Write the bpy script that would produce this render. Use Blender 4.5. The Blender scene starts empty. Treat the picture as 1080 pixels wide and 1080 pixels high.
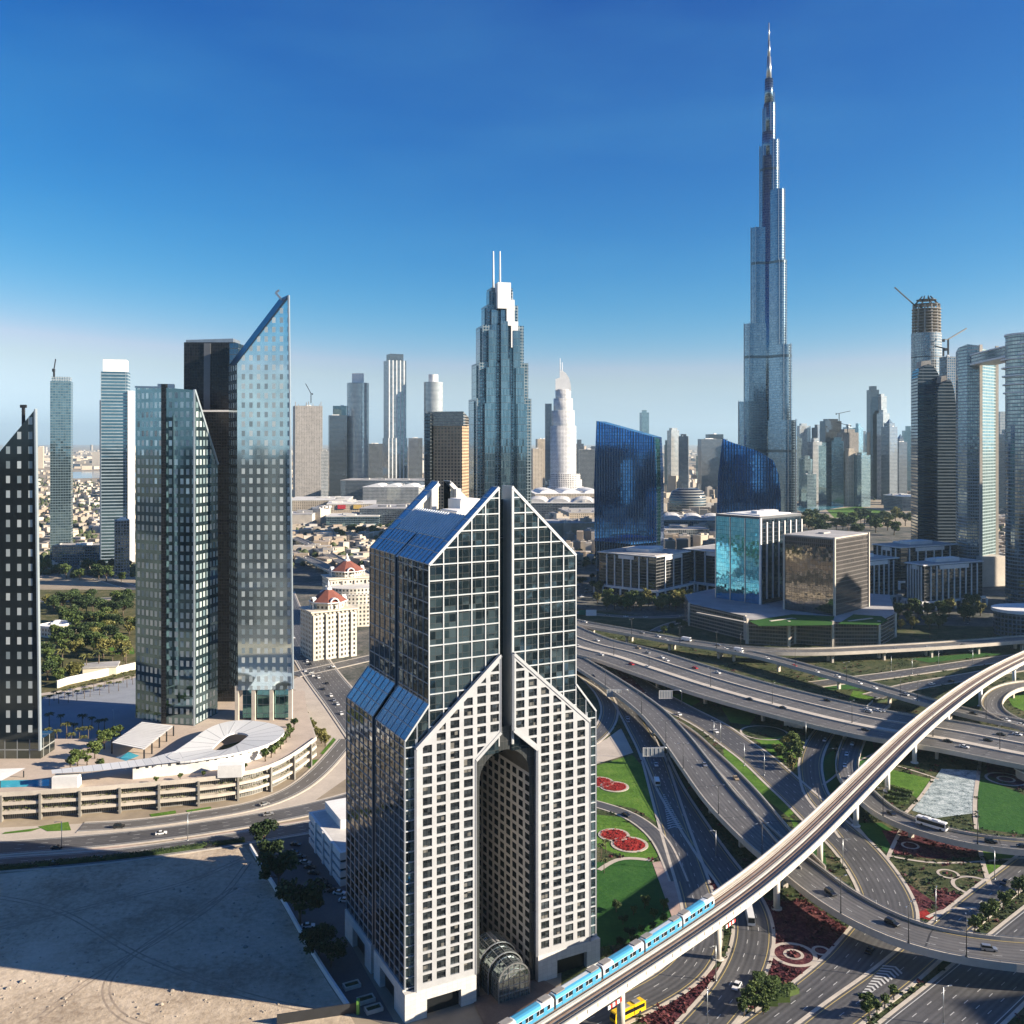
import bpy, math, random
from mathutils import Vector, Matrix
R = math.radians
rng = random.Random(7)
sc = bpy.context.scene
# ------------------------------------------------------------------ camera
HC, FPX, HY = 166.0, 1000.0, 465.0            # eye height in metres, focal length and horizon row of the 1080 frame
cd = bpy.data.cameras.new('camera'); cam = bpy.data.objects.new('camera', cd); sc.collection.objects.link(cam)
cam.location = (0, 0, HC); cam.rotation_euler = (R(90), 0, 0)
cd.sensor_width = 36.0; cd.lens = 36.0 * FPX / 1080.0; cd.shift_y = -(540 - HY) / 1080.0
cd.clip_start = 1.0; cd.clip_end = 90000.0
sc.camera = cam
# ------------------------------------------------------------------ world, sun, exposure
SUN_EL, SUN_AZ = 21.0, 102.0                   # azimuth clockwise from +Y
w = bpy.data.worlds.new('World'); sc.world = w; w.use_nodes = True
nt = w.node_tree
for n in list(nt.nodes): nt.nodes.remove(n)
wo = nt.nodes.new('ShaderNodeOutputWorld'); bg = nt.nodes.new('ShaderNodeBackground')
sky = nt.nodes.new('ShaderNodeTexSky'); sky.sky_type = 'NISHITA'; sky.sun_disc = False
sky.sun_elevation = R(SUN_EL); sky.sun_rotation = R(SUN_AZ)
sky.air_density = 1.0; sky.dust_density = 0.2; sky.ozone_density = 6.0; sky.altitude = 0
# a polarised, deep afternoon sky: each channel of the sky model gets its own contrast
sp = nt.nodes.new('ShaderNodeSeparateColor'); cmb = nt.nodes.new('ShaderNodeCombineColor'); nt.links.new(sky.outputs[0], sp.inputs[0])
def _wm(op, a, b):
    n = nt.nodes.new('ShaderNodeMath'); n.operation = op
    for i, v in enumerate((a, b)):
        if hasattr(v, 'links'): nt.links.new(v, n.inputs[i])
        else: n.inputs[i].default_value = v
    return n.outputs[0]
s_g = _wm('MULTIPLY', _wm('POWER', sp.outputs[1], 1.68), 0.41)
s_r = _wm('MINIMUM', _wm('MULTIPLY', _wm('POWER', sp.outputs[0], 4.2), 0.10), _wm('MULTIPLY', s_g, 0.79))
nt.links.new(s_r, cmb.inputs[0]); nt.links.new(s_g, cmb.inputs[1]); nt.links.new(_wm('MAXIMUM', sp.outputs[2], _wm('MULTIPLY', s_g, 1.12)), cmb.inputs[2]); # faint wisps of high haze
tcw = nt.nodes.new('ShaderNodeTexCoord'); mpw = nt.nodes.new('ShaderNodeMapping'); mpw.inputs['Scale'].default_value = (1.2, 1.2, 5.0); mpw.inputs['Rotation'].default_value = (0.25, 0.1, 0)
nzw = nt.nodes.new('ShaderNodeTexNoise'); nzw.inputs['Scale'].default_value = 2.2; nzw.inputs['Detail'].default_value = 7; nzw.inputs['Roughness'].default_value = 0.55
nt.links.new(tcw.outputs['Generated'], mpw.inputs[0]); nt.links.new(mpw.outputs[0], nzw.inputs['Vector'])
rpw = nt.nodes.new('ShaderNodeValToRGB'); rpw.color_ramp.elements[0].position = 0.46; rpw.color_ramp.elements[1].position = 0.80; rpw.color_ramp.elements[1].color = (0.20, 0.20, 0.20, 1); nt.links.new(nzw.outputs['Fac'], rpw.inputs[0])
mxw = nt.nodes.new('ShaderNodeMix'); mxw.data_type = 'RGBA'; mxw.inputs[7].default_value = (0.7, 2.9, 5.0, 1)
nt.links.new(rpw.outputs[0], mxw.inputs[0]); nt.links.new(cmb.outputs[0], mxw.inputs[6]); nt.links.new(mxw.outputs[2], bg.inputs[0])
bg.inputs[1].default_value = 0.053
nt.links.new(bg.outputs[0], wo.inputs[0])
sd = bpy.data.lights.new('sun', 'SUN'); sun = bpy.data.objects.new('sun', sd); sc.collection.objects.link(sun)
sd.energy = 5.0; sd.angle = R(0.5); sd.color = (1.0, 0.87, 0.70)
to_sun = Vector((math.sin(R(SUN_AZ)) * math.cos(R(SUN_EL)), math.cos(R(SUN_AZ)) * math.cos(R(SUN_EL)), math.sin(R(SUN_EL))))
sun.rotation_euler = to_sun.to_track_quat('Z', 'Y').to_euler()
sc.view_settings.view_transform = 'Standard'; sc.view_settings.look = 'None'
sc.view_settings.gamma = 1.0; sc.view_settings.use_curve_mapping = False
sc.view_settings.exposure = 1.4
cy = sc.cycles
cy.max_bounces = 6; cy.diffuse_bounces = 2; cy.glossy_bounces = 4; cy.transmission_bounces = 2; cy.volume_bounces = 1
cy.transparent_max_bounces = 4; cy.caustics_reflective = False; cy.caustics_refractive = False
cy.sample_clamp_indirect = 4.0; cy.use_denoising = True
try: cy.denoiser = 'OPENIMAGEDENOISE'
except Exception: pass

# ------------------------------------------------------------------ places: a pixel of the photograph and a height give a point
def P(px, py, z=0.0):
    d = (HC - z) * FPX / (py - HY); return ((px - 540) * d / FPX, d)
def P3(px, py, z=0.0):
    x, y = P(px, py, z); return (x, y, z)
def XD(px, d): return (px - 540) * d / FPX
def ZY(py, d): return HC - (py - HY) * d / FPX
# ------------------------------------------------------------------ materials
MATS = {}
def _new(name):
    m = bpy.data.materials.new(name); m.use_nodes = True
    t = m.node_tree
    for n in list(t.nodes): t.nodes.remove(n)
    o = t.nodes.new('ShaderNodeOutputMaterial'); MATS[name] = m
    return m, t, o
def _n(t, typ, **kw):
    n = t.nodes.new(typ)
    for k, v in kw.items():
        if k in ('operation', 'blend_type', 'data_type', 'noise_dimensions', 'feature', 'mode', 'interpolation_type', 'vector_type'): setattr(n, k, v)
    return n
def _math(t, op, a, b=None, c=None):
    n = t.nodes.new('ShaderNodeMath'); n.operation = op
    for i, v in enumerate((a, b, c)):
        if v is None: continue
        if hasattr(v, 'links'): t.links.new(v, n.inputs[i])
        else: n.inputs[i].default_value = v
    return n.outputs[0]
def _mix(t, fac, a, b):
    n = t.nodes.new('ShaderNodeMix'); n.data_type = 'RGBA'
    for i, v in ((0, fac), (6, a), (7, b)):
        if hasattr(v, 'links'): t.links.new(v, n.inputs[i])
        elif i == 0: n.inputs[0].default_value = v
        else: n.inputs[i].default_value = (*v[:3], 1)
    return n.outputs[2]
def _ramp(t, src, stops):
    n = t.nodes.new('ShaderNodeValToRGB'); t.links.new(src, n.inputs[0])
    e = n.color_ramp.elements
    while len(e) < len(stops): e.new(0.5)
    for k, (p, c) in enumerate(stops):
        e[k].position = p; e[k].color = (*c[:3], 1) if not isinstance(c, (int, float)) else (c, c, c, 1)
    return n.outputs[0]
def _noise(t, vec, scale, detail=3, rough=0.6):
    n = t.nodes.new('ShaderNodeTexNoise'); n.inputs['Scale'].default_value = scale
    n.inputs['Detail'].default_value = detail; n.inputs['Roughness'].default_value = rough
    if vec is not None: t.links.new(vec, n.inputs['Vector'])
    return n.outputs['Fac']
def _bsdf(t, rough=0.6, metal=0.0, spec=0.5):
    b = t.nodes.new('ShaderNodeBsdfPrincipled'); b.inputs['Roughness'].default_value = rough
    b.inputs['Metallic'].default_value = metal; b.inputs['Specular IOR Level'].default_value = spec
    return b
def mat(name, col, rough=0.7, metal=0.0, var=0.25, scale=0.2, col2=None, fine=None, spec=0.4, bump=0.0):
    """plain surface with worn, blotchy variation at two scales (object coordinates, metres)"""
    if name in MATS: return MATS[name]
    m, t, o = _new(name)
    tc = t.nodes.new('ShaderNodeTexCoord').outputs['Object']
    b = _bsdf(t, rough, metal, spec)
    f = _noise(t, tc, scale, 4, 0.65); f2 = _noise(t, tc, fine or scale * 9, 3, 0.6)
    s = _math(t, 'ADD', _math(t, 'MULTIPLY', f, 0.65), _math(t, 'MULTIPLY', f2, 0.35))
    lo = [c * (1 - var) for c in col]; hi = [min(1, c * (1 + var)) for c in (col2 or col)]
    t.links.new(_ramp(t, s, [(0.33, lo), (0.67, hi)]), b.inputs['Base Color'])
    if bump:
        bp = t.nodes.new('ShaderNodeBump'); bp.inputs['Strength'].default_value = bump; bp.inputs['Distance'].default_value = 0.3
        t.links.new(f2, bp.inputs['Height']); t.links.new(bp.outputs[0], b.inputs['Normal'])
    t.links.new(b.outputs[0], o.inputs[0]); return m
def facade(name, cw, ch, fw, fh, glass, glass2, frame, g_metal=0.9, g_rough=0.06, f_metal=0.0, f_rough=0.6, tilt=0.007,
           blind=0.0, blind_col=(0.45, 0.43, 0.38), sub=0, band=None, warp=0.0):
    """wall of panes, UV in metres: cw x ch cells, bars fw x fh (fractions of a cell); every pane has its own tint and a hair's tilt"""
    if name in MATS: return MATS[name]
    m, t, o = _new(name)
    uv = t.nodes.new('ShaderNodeUVMap'); sx = t.nodes.new('ShaderNodeSeparateXYZ'); t.links.new(uv.outputs[0], sx.inputs[0])
    x = _math(t, 'DIVIDE', sx.outputs[0], cw); y = _math(t, 'DIVIDE', sx.outputs[1], ch)
    fx = _math(t, 'FRACT', x); fy = _math(t, 'FRACT', y)
    mx = _math(t, 'GREATER_THAN', fx, fw); my = _math(t, 'GREATER_THAN', fy, fh)
    mask = _math(t, 'MULTIPLY', mx, my)
    if sub:
        fs = _math(t, 'FRACT', _math(t, 'MULTIPLY', x, float(sub)))
        mask = _math(t, 'MULTIPLY', mask, _math(t, 'GREATER_THAN', fs, 0.08))
    cm = t.nodes.new('ShaderNodeCombineXYZ')
    t.links.new(_math(t, 'FLOOR', x), cm.inputs[0]); t.links.new(_math(t, 'FLOOR', y), cm.inputs[1])
    wn = t.nodes.new('ShaderNodeTexWhiteNoise'); wn.noise_dimensions = '3D'; t.links.new(cm.outputs[0], wn.inputs['Vector'])
    gcol = _mix(t, wn.outputs['Value'], glass, glass2)
    gb = _bsdf(t, g_rough, g_metal, 0.6)
    geo = t.nodes.new('ShaderNodeNewGeometry')
    v1 = t.nodes.new('ShaderNodeVectorMath'); v1.operation = 'SUBTRACT'; t.links.new(wn.outputs['Color'], v1.inputs[0]); v1.inputs[1].default_value = (.5, .5, .5)
    v2 = t.nodes.new('ShaderNodeVectorMath'); v2.operation = 'SCALE'; t.links.new(v1.outputs[0], v2.inputs[0]); v2.inputs['Scale'].default_value = tilt * 2
    v3 = t.nodes.new('ShaderNodeVectorMath'); v3.operation = 'ADD'; t.links.new(geo.outputs['Normal'], v3.inputs[0]); t.links.new(v2.outputs[0], v3.inputs[1])
    last = v3
    if warp:
        nz = t.nodes.new('ShaderNodeTexNoise'); nz.inputs['Scale'].default_value = 0.22; nz.inputs['Detail'].default_value = 2
        t.links.new(uv.outputs[0], nz.inputs['Vector'])
        w1 = t.nodes.new('ShaderNodeVectorMath'); w1.operation = 'SUBTRACT'; t.links.new(nz.outputs['Color'], w1.inputs[0]); w1.inputs[1].default_value = (.5, .5, .5)
        w2 = t.nodes.new('ShaderNodeVectorMath'); w2.operation = 'SCALE'; t.links.new(w1.outputs[0], w2.inputs[0]); w2.inputs['Scale'].default_value = warp
        w3 = t.nodes.new('ShaderNodeVectorMath'); w3.operation = 'ADD'; t.links.new(v3.outputs[0], w3.inputs[0]); t.links.new(w2.outputs[0], w3.inputs[1]); last = w3
    v4 = t.nodes.new('ShaderNodeVectorMath'); v4.operation = 'NORMALIZE'; t.links.new(last.outputs[0], v4.inputs[0])
    t.links.new(v4.outputs[0], gb.inputs['Normal'])
    if blind > 0:
        bm_ = _math(t, 'LESS_THAN', _math(t, 'FRACT', _math(t, 'MULTIPLY', wn.outputs['Value'], 7.31)), blind)
        gcol = _mix(t, bm_, gcol, blind_col)
        t.links.new(_math(t, 'MULTIPLY', _math(t, 'SUBTRACT', 1.0, _math(t, 'MULTIPLY', bm_, 0.75)), g_metal), gb.inputs['Metallic'])
    t.links.new(gcol, gb.inputs['Base Color'])
    fb = _bsdf(t, f_rough, f_metal, 0.5)
    tc = t.nodes.new('ShaderNodeTexCoord').outputs['Object']
    fcol = _ramp(t, _noise(t, tc, 0.08, 4), [(0.3, [c * .8 for c in frame]), (0.7, [min(1, c * 1.15) for c in frame])])
    if band:                                  # every band[0]-th floor line is a plant floor of its own colour
        by = _math(t, 'LESS_THAN', _math(t, 'FRACT', _math(t, 'DIVIDE', sx.outputs[1], band[0])), band[1])
        fcol = _mix(t, by, fcol, band[2]); mask = _math(t, 'MULTIPLY', mask, _math(t, 'SUBTRACT', 1.0, by))
    t.links.new(fcol, fb.inputs['Base Color'])
    ms = t.nodes.new('ShaderNodeMixShader'); t.links.new(mask, ms.inputs[0]); t.links.new(fb.outputs[0], ms.inputs[1]); t.links.new(gb.outputs[0], ms.inputs[2])
    t.links.new(ms.outputs[0], o.inputs[0]); return m
def foliage(name, c1, c2):
    if name in MATS: return MATS[name]
    m, t, o = _new(name)
    tc = t.nodes.new('ShaderNodeTexCoord').outputs['Object']; b = _bsdf(t, 0.65, 0, 0.25)
    oi = t.nodes.new('ShaderNodeObjectInfo')
    geo = t.nodes.new('ShaderNodeNewGeometry')
    f = _math(t, 'ADD', _math(t, 'MULTIPLY', _noise(t, tc, 0.9, 2), 0.5), _math(t, 'MULTIPLY', geo.outputs['Random Per Island'], 0.5))
    f = _math(t, 'ADD', f, _math(t, 'MULTIPLY', _math(t, 'SUBTRACT', oi.outputs['Random'], 0.5), 0.35))
    t.links.new(_ramp(t, f, [(0.2, c1), (0.8, c2)]), b.inputs['Base Color'])
    t.links.new(b.outputs[0], o.inputs[0]); return m
# ------------------------------------------------------------------ mesh builder
class MB:
    def __init__(s): s.v = []; s.f = []; s.m = []; s.uv = []; s.sm = []
    def poly(s, pts, m=0, uv=None, smooth=False):
        i = len(s.v); s.v += [tuple(p) for p in pts]; s.f.append(tuple(range(i, i + len(pts)))); s.m.append(m); s.sm.append(smooth)
        if uv is None:
            a, b, c = Vector(pts[0]), Vector(pts[1]), Vector(pts[2]); n = (b - a).cross(c - b)
            if n.length > 0 and abs(n.normalized().z) > 0.9: uv = [(p[0], p[1]) for p in pts]
            else:
                n.z = 0
                t = Vector((-n.y, n.x, 0)).normalized() if n.length > 1e-9 else Vector((1, 0, 0))
                uv = [(t.x * p[0] + t.y * p[1], p[2]) for p in pts]
        s.uv.append(uv); return s
    def prism(s, pl, z0, z1, m=0, mt=None, top=True, bottom=False, smooth=False, zt=None):
        """vertical prism over a counter-clockwise outline; zt: a height per corner for a slanted top"""
        n = len(pl); u = 0
        zt = zt or [z1] * n
        for k in range(n):
            a, b = pl[k], pl[(k + 1) % n]; L = math.hypot(b[0] - a[0], b[1] - a[1])
            za, zb = zt[k], zt[(k + 1) % n]
            s.poly([(a[0], a[1], z0), (b[0], b[1], z0), (b[0], b[1], zb), (a[0], a[1], za)], m, [(u, z0), (u + L, z0), (u + L, zb), (u, za)], smooth)
            u += L
        if top: s.poly([(p[0], p[1], z) for p, z in zip(pl, zt)], m if mt is None else mt)
        if bottom: s.poly([(p[0], p[1], z0) for p in reversed(pl)], m if mt is None else mt)
        return s
    def rect(s, cx, cy, wx, wy, ang=0):
        c, q = math.cos(ang), math.sin(ang)
        return [(cx + c * a - q * b, cy + q * a + c * b) for a, b in ((-wx / 2, -wy / 2), (wx / 2, -wy / 2), (wx / 2, wy / 2), (-wx / 2, wy / 2))]
    def rbox(s, cx, cy, wx, wy, z0, z1, ang=0, m=0, mt=None, bottom=False):
        return s.prism(s.rect(cx, cy, wx, wy, ang), z0, z1, m, mt, True, bottom)
    def bar(s, a, b, wd, ht, m=0):
        """rectangular bar from a to b, wd wide, ht high (centred)"""
        a, b = Vector(a), Vector(b); t = (b - a).normalized()
        up = Vector((0, 0, 1)) if abs(t.z) < 0.95 else Vector((0, 1, 0))
        sd_ = t.cross(up).normalized(); up = sd_.cross(t).normalized()
        c = [sd_ * (wd / 2 * i) + up * (ht / 2 * j) for i, j in ((-1, -1), (1, -1), (1, 1), (-1, 1))]
        A = [a + q for q in c]; B = [b + q for q in c]
        for k in range(4): s.poly([A[k], A[(k + 1) % 4], B[(k + 1) % 4], B[k]], m)
        s.poly(A[::-1], m); s.poly(B, m); return s
    def tube(s, pts, r, n=8, m=0, cap=True, smooth=True):
        rr = r if isinstance(r, (list, tuple)) else [r] * len(pts); rings = []
        for k, p in enumerate(pts):
            p = Vector(p); q = Vector(pts[min(k + 1, len(pts) - 1)]) - Vector(pts[max(k - 1, 0)]); q.normalize()
            up = Vector((0, 0, 1)) if abs(q.z) < 0.95 else Vector((0, 1, 0))
            e = q.cross(up).normalized(); g = e.cross(q)
            rings.append([p + (e * math.cos(2 * math.pi * i / n) + g * math.sin(2 * math.pi * i / n)) * rr[k] for i in range(n)])
        return s.loft(rings, m, cap, smooth)
    def cyl(s, cx, cy, r, z0, z1, n=16, m=0, mt=None, r1=None, smooth=True):
        r1 = r if r1 is None else r1
        return s.loft([[(cx + q * math.cos(2 * math.pi * i / n), cy + q * math.sin(2 * math.pi * i / n), z) for i in range(n)] for q, z in ((r, z0), (r1, z1))], m, True, smooth, mt)
    def loft(s, rings, m=0, cap=True, smooth=True, mt=None):
        n = len(rings[0])
        for k in range(len(rings) - 1):
            A, B = rings[k], rings[k + 1]; u = 0
            for i in range(n):
                j = (i + 1) % n; L = (Vector(A[i]) - Vector(A[j])).length
                s.poly([A[i], A[j], B[j], B[i]], m, [(u, A[i][2]), (u + L, A[j][2]), (u + L, B[j][2]), (u, B[i][2])], smooth); u += L
        if cap: s.poly(rings[-1], m if mt is None else mt); s.poly(rings[0][::-1], m if mt is None else mt)
        return s
    def build(s, name, mats, parent=None, loc=None, weld=False):
        if not isinstance(mats, (list, tuple)): mats = [mats]
        off = Vector(WL[parent.name]) if parent is not None else Vector(loc or (0, 0, 0))
        me = bpy.data.meshes.new(name)
        me.from_pydata([(p[0] - off.x, p[1] - off.y, p[2] - off.z) for p in s.v], [], s.f)
        ul = me.uv_layers.new(name='uv'); flat = []
        for q in s.uv:
            for c in q: flat += [c[0], c[1]]
        ul.data.foreach_set('uv', flat)
        for q in mats: me.materials.append(q)
        me.polygons.foreach_set('material_index', s.m); me.polygons.foreach_set('use_smooth', s.sm)
        if weld or any(s.sm):
            import bmesh
            b = bmesh.new(); b.from_mesh(me); bmesh.ops.remove_doubles(b, verts=b.verts, dist=0.001); b.to_mesh(me); b.free()
        me.update()
        o = bpy.data.objects.new(name, me); sc.collection.objects.link(o)
        if parent is not None: o.parent = parent
        else: o.location = off
        WL[o.name] = tuple(off); return o
WL = {}
def tag(o, label=None, cat=None, group=None, kind=None):
    if label: o['label'] = label
    if cat: o['category'] = cat
    if group: o['group'] = group
    if kind: o['kind'] = kind
    return o
def thing(name, label, cat, loc=(0, 0, 0), group=None, rot=0):
    o = bpy.data.objects.new(name, None); sc.collection.objects.link(o); o.location = loc; o.rotation_euler = (0, 0, rot)
    o.empty_display_size = 1; WL[o.name] = tuple(loc)
    return tag(o, label, cat, group)
def struct(o): return tag(o, kind='structure')
def dup(root, loc, rot=0, label=None, group=None, scale=1.0, tilt=0):
    def cp(o, par):
        c = o.copy(); sc.collection.objects.link(c)
        if par is not None: c.parent = par
        for ch in list(o.children): cp(ch, c)
        return c
    r = cp(root, None); r.location = loc; r.rotation_euler = (0, 0, rot); r.scale = (scale,) * 3
    if label: r['label'] = label
    if group: r['group'] = group
    return r
ORD = ['first', 'second', 'third', 'fourth', 'fifth', 'sixth', 'seventh', 'eighth', 'ninth', 'tenth', 'eleventh', 'twelfth', 'thirteenth', 'fourteenth',
       'fifteenth', 'sixteenth', 'seventeenth', 'eighteenth', 'nineteenth', 'twentieth', 'twenty-first', 'twenty-second', 'twenty-third', 'twenty-fourth']
# common materials
concrete = mat('concrete', (0.50, 0.45, 0.38), 0.8, var=0.18, scale=0.06)
conc_dk = mat('worn_concrete', (0.33, 0.31, 0.28), 0.85, var=0.25, scale=0.1)
white_p = mat('white_paint', (0.74, 0.73, 0.70), 0.6, var=0.10, scale=0.08)
grey_roof = mat('roof_felt', (0.36, 0.35, 0.34), 0.85, var=0.25, scale=0.06)
pale_roof = mat('pale_roof', (0.58, 0.56, 0.52), 0.8, var=0.2, scale=0.05)
dark_m = mat('dark_metal', (0.03, 0.032, 0.035), 0.45, var=0.2, scale=0.3)
steel = mat('brushed_steel', (0.45, 0.47, 0.48), 0.35, 0.8, var=0.12, scale=0.3)
# ------------------------------------------------------------------ ground and air
def ground_mat():
    m, t, o = _new('sandy_ground')
    tc = t.nodes.new('ShaderNodeTexCoord').outputs['Object']; b = _bsdf(t, 0.9, 0, 0.2)
    a = _ramp(t, _noise(t, tc, 0.0016, 8, 0.7), [(0.30, (0.24, 0.20, 0.15)), (0.5, (0.40, 0.33, 0.24)), (0.72, (0.47, 0.40, 0.29))])
    c = _ramp(t, _noise(t, tc, 0.03, 5, 0.7), [(0.3, 0.55), (0.7, 1.0)])
    mx = t.nodes.new('ShaderNodeMix'); mx.data_type = 'RGBA'; mx.blend_type = 'MULTIPLY'; mx.inputs[0].default_value = 1
    t.links.new(a, mx.inputs[6]); t.links.new(c, mx.inputs[7]); t.links.new(mx.outputs[2], b.inputs['Base Color'])
    t.links.new(b.outputs[0], o.inputs[0]); return m
g = MB()
gx = [-24000, -6000, -2500, -1000, 0, 1000, 2500, 6000, 24000]; gy = [-3000, -800, 0, 800, 2500, 6000, 15000, 40000]
for i in range(len(gx) - 1):
    for j in range(len(gy) - 1):
        g.poly([(gx[i], gy[j], 0), (gx[i + 1], gy[j], 0), (gx[i + 1], gy[j + 1], 0), (gx[i], gy[j + 1], 0)])
struct(g.build('ground', ground_mat(), weld=True))
hz, t, o = _new('hazy_air')
pv = t.nodes.new('ShaderNodeVolumePrincipled'); pv.inputs['Color'].default_value = (0.50, 0.71, 0.86, 1)
pv.inputs['Density'].default_value = HAZE = 0.000032; pv.inputs['Anisotropy'].default_value = 0.25
t.links.new(pv.outputs[0], o.inputs['Volume'])
hb = MB().rbox(0, 18500, 48100, 43200, -1.0, 842.0, bottom=True)
tag(hb.build('haze', hz), kind='stuff')

def patch(name, pts, m, z, world=False, kind='structure'):
    q = [(x, y, z) for x, y in pts] if world else [P3(x, y, 0)[:2] + (z,) for x, y in pts]
    a = sum(q[k][0] * q[(k + 1) % len(q)][1] - q[(k + 1) % len(q)][0] * q[k][1] for k in range(len(q)))
    if a < 0: q = q[::-1]
    return tag(MB().poly(q).build(name, m), kind=kind)
def smooth(pts, step=5.0, closed=False, relax=6):
    """Catmull-Rom through 3-D points, resampled about every step metres"""
    p = [Vector(q) for q in pts]
    if closed: ext = [p[-1]] + p + [p[0], p[1]]
    else: ext = [p[0] * 2 - p[1]] + p + [p[-1] * 2 - p[-2]]
    out = []
    for k in range(1, len(ext) - 2):
        a, b, c, d = ext[k - 1:k + 3]; n = max(1, int((c - b).length / step))
        for i in range(n):
            u = i / n
            out.append(0.5 * ((2 * b) + (c - a) * u + (2 * a - 5 * b + 4 * c - d) * u * u + (3 * b - a - 3 * c + d) * u ** 3))
    if not closed:
        out.append(p[-1])
        for _ in range(relax): out = [out[0]] + [(out[k - 1] + out[k] * 2 + out[k + 1]) / 4 for k in range(1, len(out) - 1)] + [out[-1]]
    return out
def soil_mat(name, a, b_, c, s1=0.12, s2=1.3):
    m, t, o = _new(name); tc = t.nodes.new('ShaderNodeTexCoord').outputs['Object']; b = _bsdf(t, 0.95, 0, 0.15)
    bp = t.nodes.new('ShaderNodeBump'); bp.inputs['Strength'].default_value = .7; bp.inputs['Distance'].default_value = .5; t.links.new(_noise(t, tc, s2 * .6, 5, .7), bp.inputs['Height']); t.links.new(bp.outputs[0], b.inputs['Normal'])
    f = _math(t, 'ADD', _math(t, 'MULTIPLY', _noise(t, tc, s1, 4, .7), .6), _math(t, 'MULTIPLY', _noise(t, tc, s2, 3, .7), .4))
    t.links.new(_ramp(t, f, [(0.36, a), (0.5, b_), (0.64, c)]), b.inputs['Base Color']); t.links.new(b.outputs[0], o.inputs[0]); return m
planting = soil_mat('dark_planting', (0.020, 0.032, 0.012), (0.055, 0.07, 0.028), (0.16, 0.13, 0.075), 0.07, 0.9)
maroon = soil_mat('maroon_groundcover', (0.022, 0.007, 0.012), (0.085, 0.022, 0.03), (0.22, 0.10, 0.08), 0.15, 1.0)
lawn_m = soil_mat('mown_lawn', (0.05, 0.105, 0.014), (0.075, 0.165, 0.02), (0.13, 0.21, 0.035), 0.09, 0.8)
lawn_d = soil_mat('deep_lawn', (0.020, 0.075, 0.016), (0.028, 0.095, 0.018), (0.045, 0.12, 0.024), 0.05, 0.6)
red_fl = soil_mat('red_flowers', (0.10, 0.03, 0.015), (0.28, 0.02, 0.02), (0.42, 0.05, 0.04), 0.5, 2.2)
stone_fl = soil_mat('pale_cobbles', (0.06, 0.08, 0.09), (0.32, 0.38, 0.38), (0.62, 0.66, 0.64), 0.25, 1.6)
paving = mat('cream_paving', (0.46, 0.40, 0.33), 0.8, var=0.15, scale=0.08)
pink_pave = mat('pink_paving', (0.40, 0.29, 0.24), 0.8, var=0.2, scale=0.15)
def road_mat(name, c, joints):
    m, t, o = _new(name); uv = t.nodes.new('ShaderNodeUVMap'); sx = t.nodes.new('ShaderNodeSeparateXYZ'); t.links.new(uv.outputs[0], sx.inputs[0])
    tc = t.nodes.new('ShaderNodeTexCoord').outputs['Object']; b = _bsdf(t, 0.6, 0, 0.45)
    n1 = _noise(t, tc, 0.035, 5, .65); n2 = _noise(t, tc, 0.8, 3, .7)
    mp = t.nodes.new('ShaderNodeMapping'); mp.inputs['Scale'].default_value = (0.012, 0.9, 1); t.links.new(uv.outputs[0], mp.inputs[0])
    n3 = _noise(t, mp.outputs[0], 1.0, 4, .6)                       # long streaks along the lanes
    wt = _math(t, 'SINE', _math(t, 'MULTIPLY', sx.outputs[1], 3.4))  # wheel tracks
    f = _math(t, 'ADD', _math(t, 'ADD', _math(t, 'MULTIPLY', n1, .38), _math(t, 'MULTIPLY', n2, .2)), _math(t, 'ADD', _math(t, 'MULTIPLY', n3, .42), _math(t, 'MULTIPLY', wt, .06)))
    col = _ramp(t, f, [(0.36, [q * .62 for q in c]), (0.5, c), (0.66, [q * 1.5 for q in c])])
    if joints:
        j = _math(t, 'LESS_THAN', _math(t, 'FRACT', _math(t, 'DIVIDE', sx.outputs[0], 36.0)), 0.014); col = _mix(t, j, col, [q * .35 for q in c])
    t.links.new(col, b.inputs['Base Color']); t.links.new(b.outputs[0], o.inputs[0]); return m
asphalt = road_mat('asphalt', (0.082, 0.080, 0.079), False); asphalt_b = road_mat('bridge_asphalt', (0.115, 0.110, 0.104), True)
asphalt_l = mat('worn_asphalt', (0.115, 0.108, 0.10), 0.85, var=0.22, scale=0.05, fine=0.9)
kerb_m = mat('kerb_stone', (0.48, 0.43, 0.36), 0.8, var=0.15, scale=0.3)
wline = mat('white_road_paint', (0.52, 0.52, 0.50), 0.6, var=0.12, scale=0.5)
yline = mat('yellow_road_paint', (0.46, 0.36, 0.14), 0.6, var=0.12, scale=0.5)

# the planted land of the interchange, and the courts and streets round the offices and the mall
court = soil_mat('court_ground', (0.03, 0.045, 0.025), (0.10, 0.10, 0.09), (0.24, 0.21, 0.17), 0.035, 0.35)
patch('street_ground', [(600, 575), (640, 556), (1000, 556), (1250, 575), (1300, 668), (1080, 668), (700, 658), (585, 646)], court, 0.012)
patch('street_ground', [(296, 552), (470, 548), (640, 552), (600, 580), (580, 700), (400, 760), (310, 700)], court, 0.010)
patch('planted_ground', [(592, 640), (700, 652), (1080, 662), (1250, 662), (1250, 1130), (592, 1130)], planting, 0.02)
Z = [0.03]
LAWNS = []; BEDS = []
def lawn(pts, m=None, name='lawn'):
    if m is maroon: BEDS.append(pts)
    elif m is not planting: LAWNS.append(pts)
    Z[0] += 0.003; return patch(name, pts, m or lawn_m, Z[0])
lawn([(628, 808), (667, 796), (677, 808), (685, 835), (693, 868), (670, 853), (628, 845)])
lawn([(628, 859), (655, 862), (680, 880), (694, 902), (692, 906), (655, 903), (628, 892)])
lawn([(628, 910), (656, 905), (692, 909), (706, 950), (712, 975), (690, 990), (628, 1000)], lawn_d)
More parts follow.
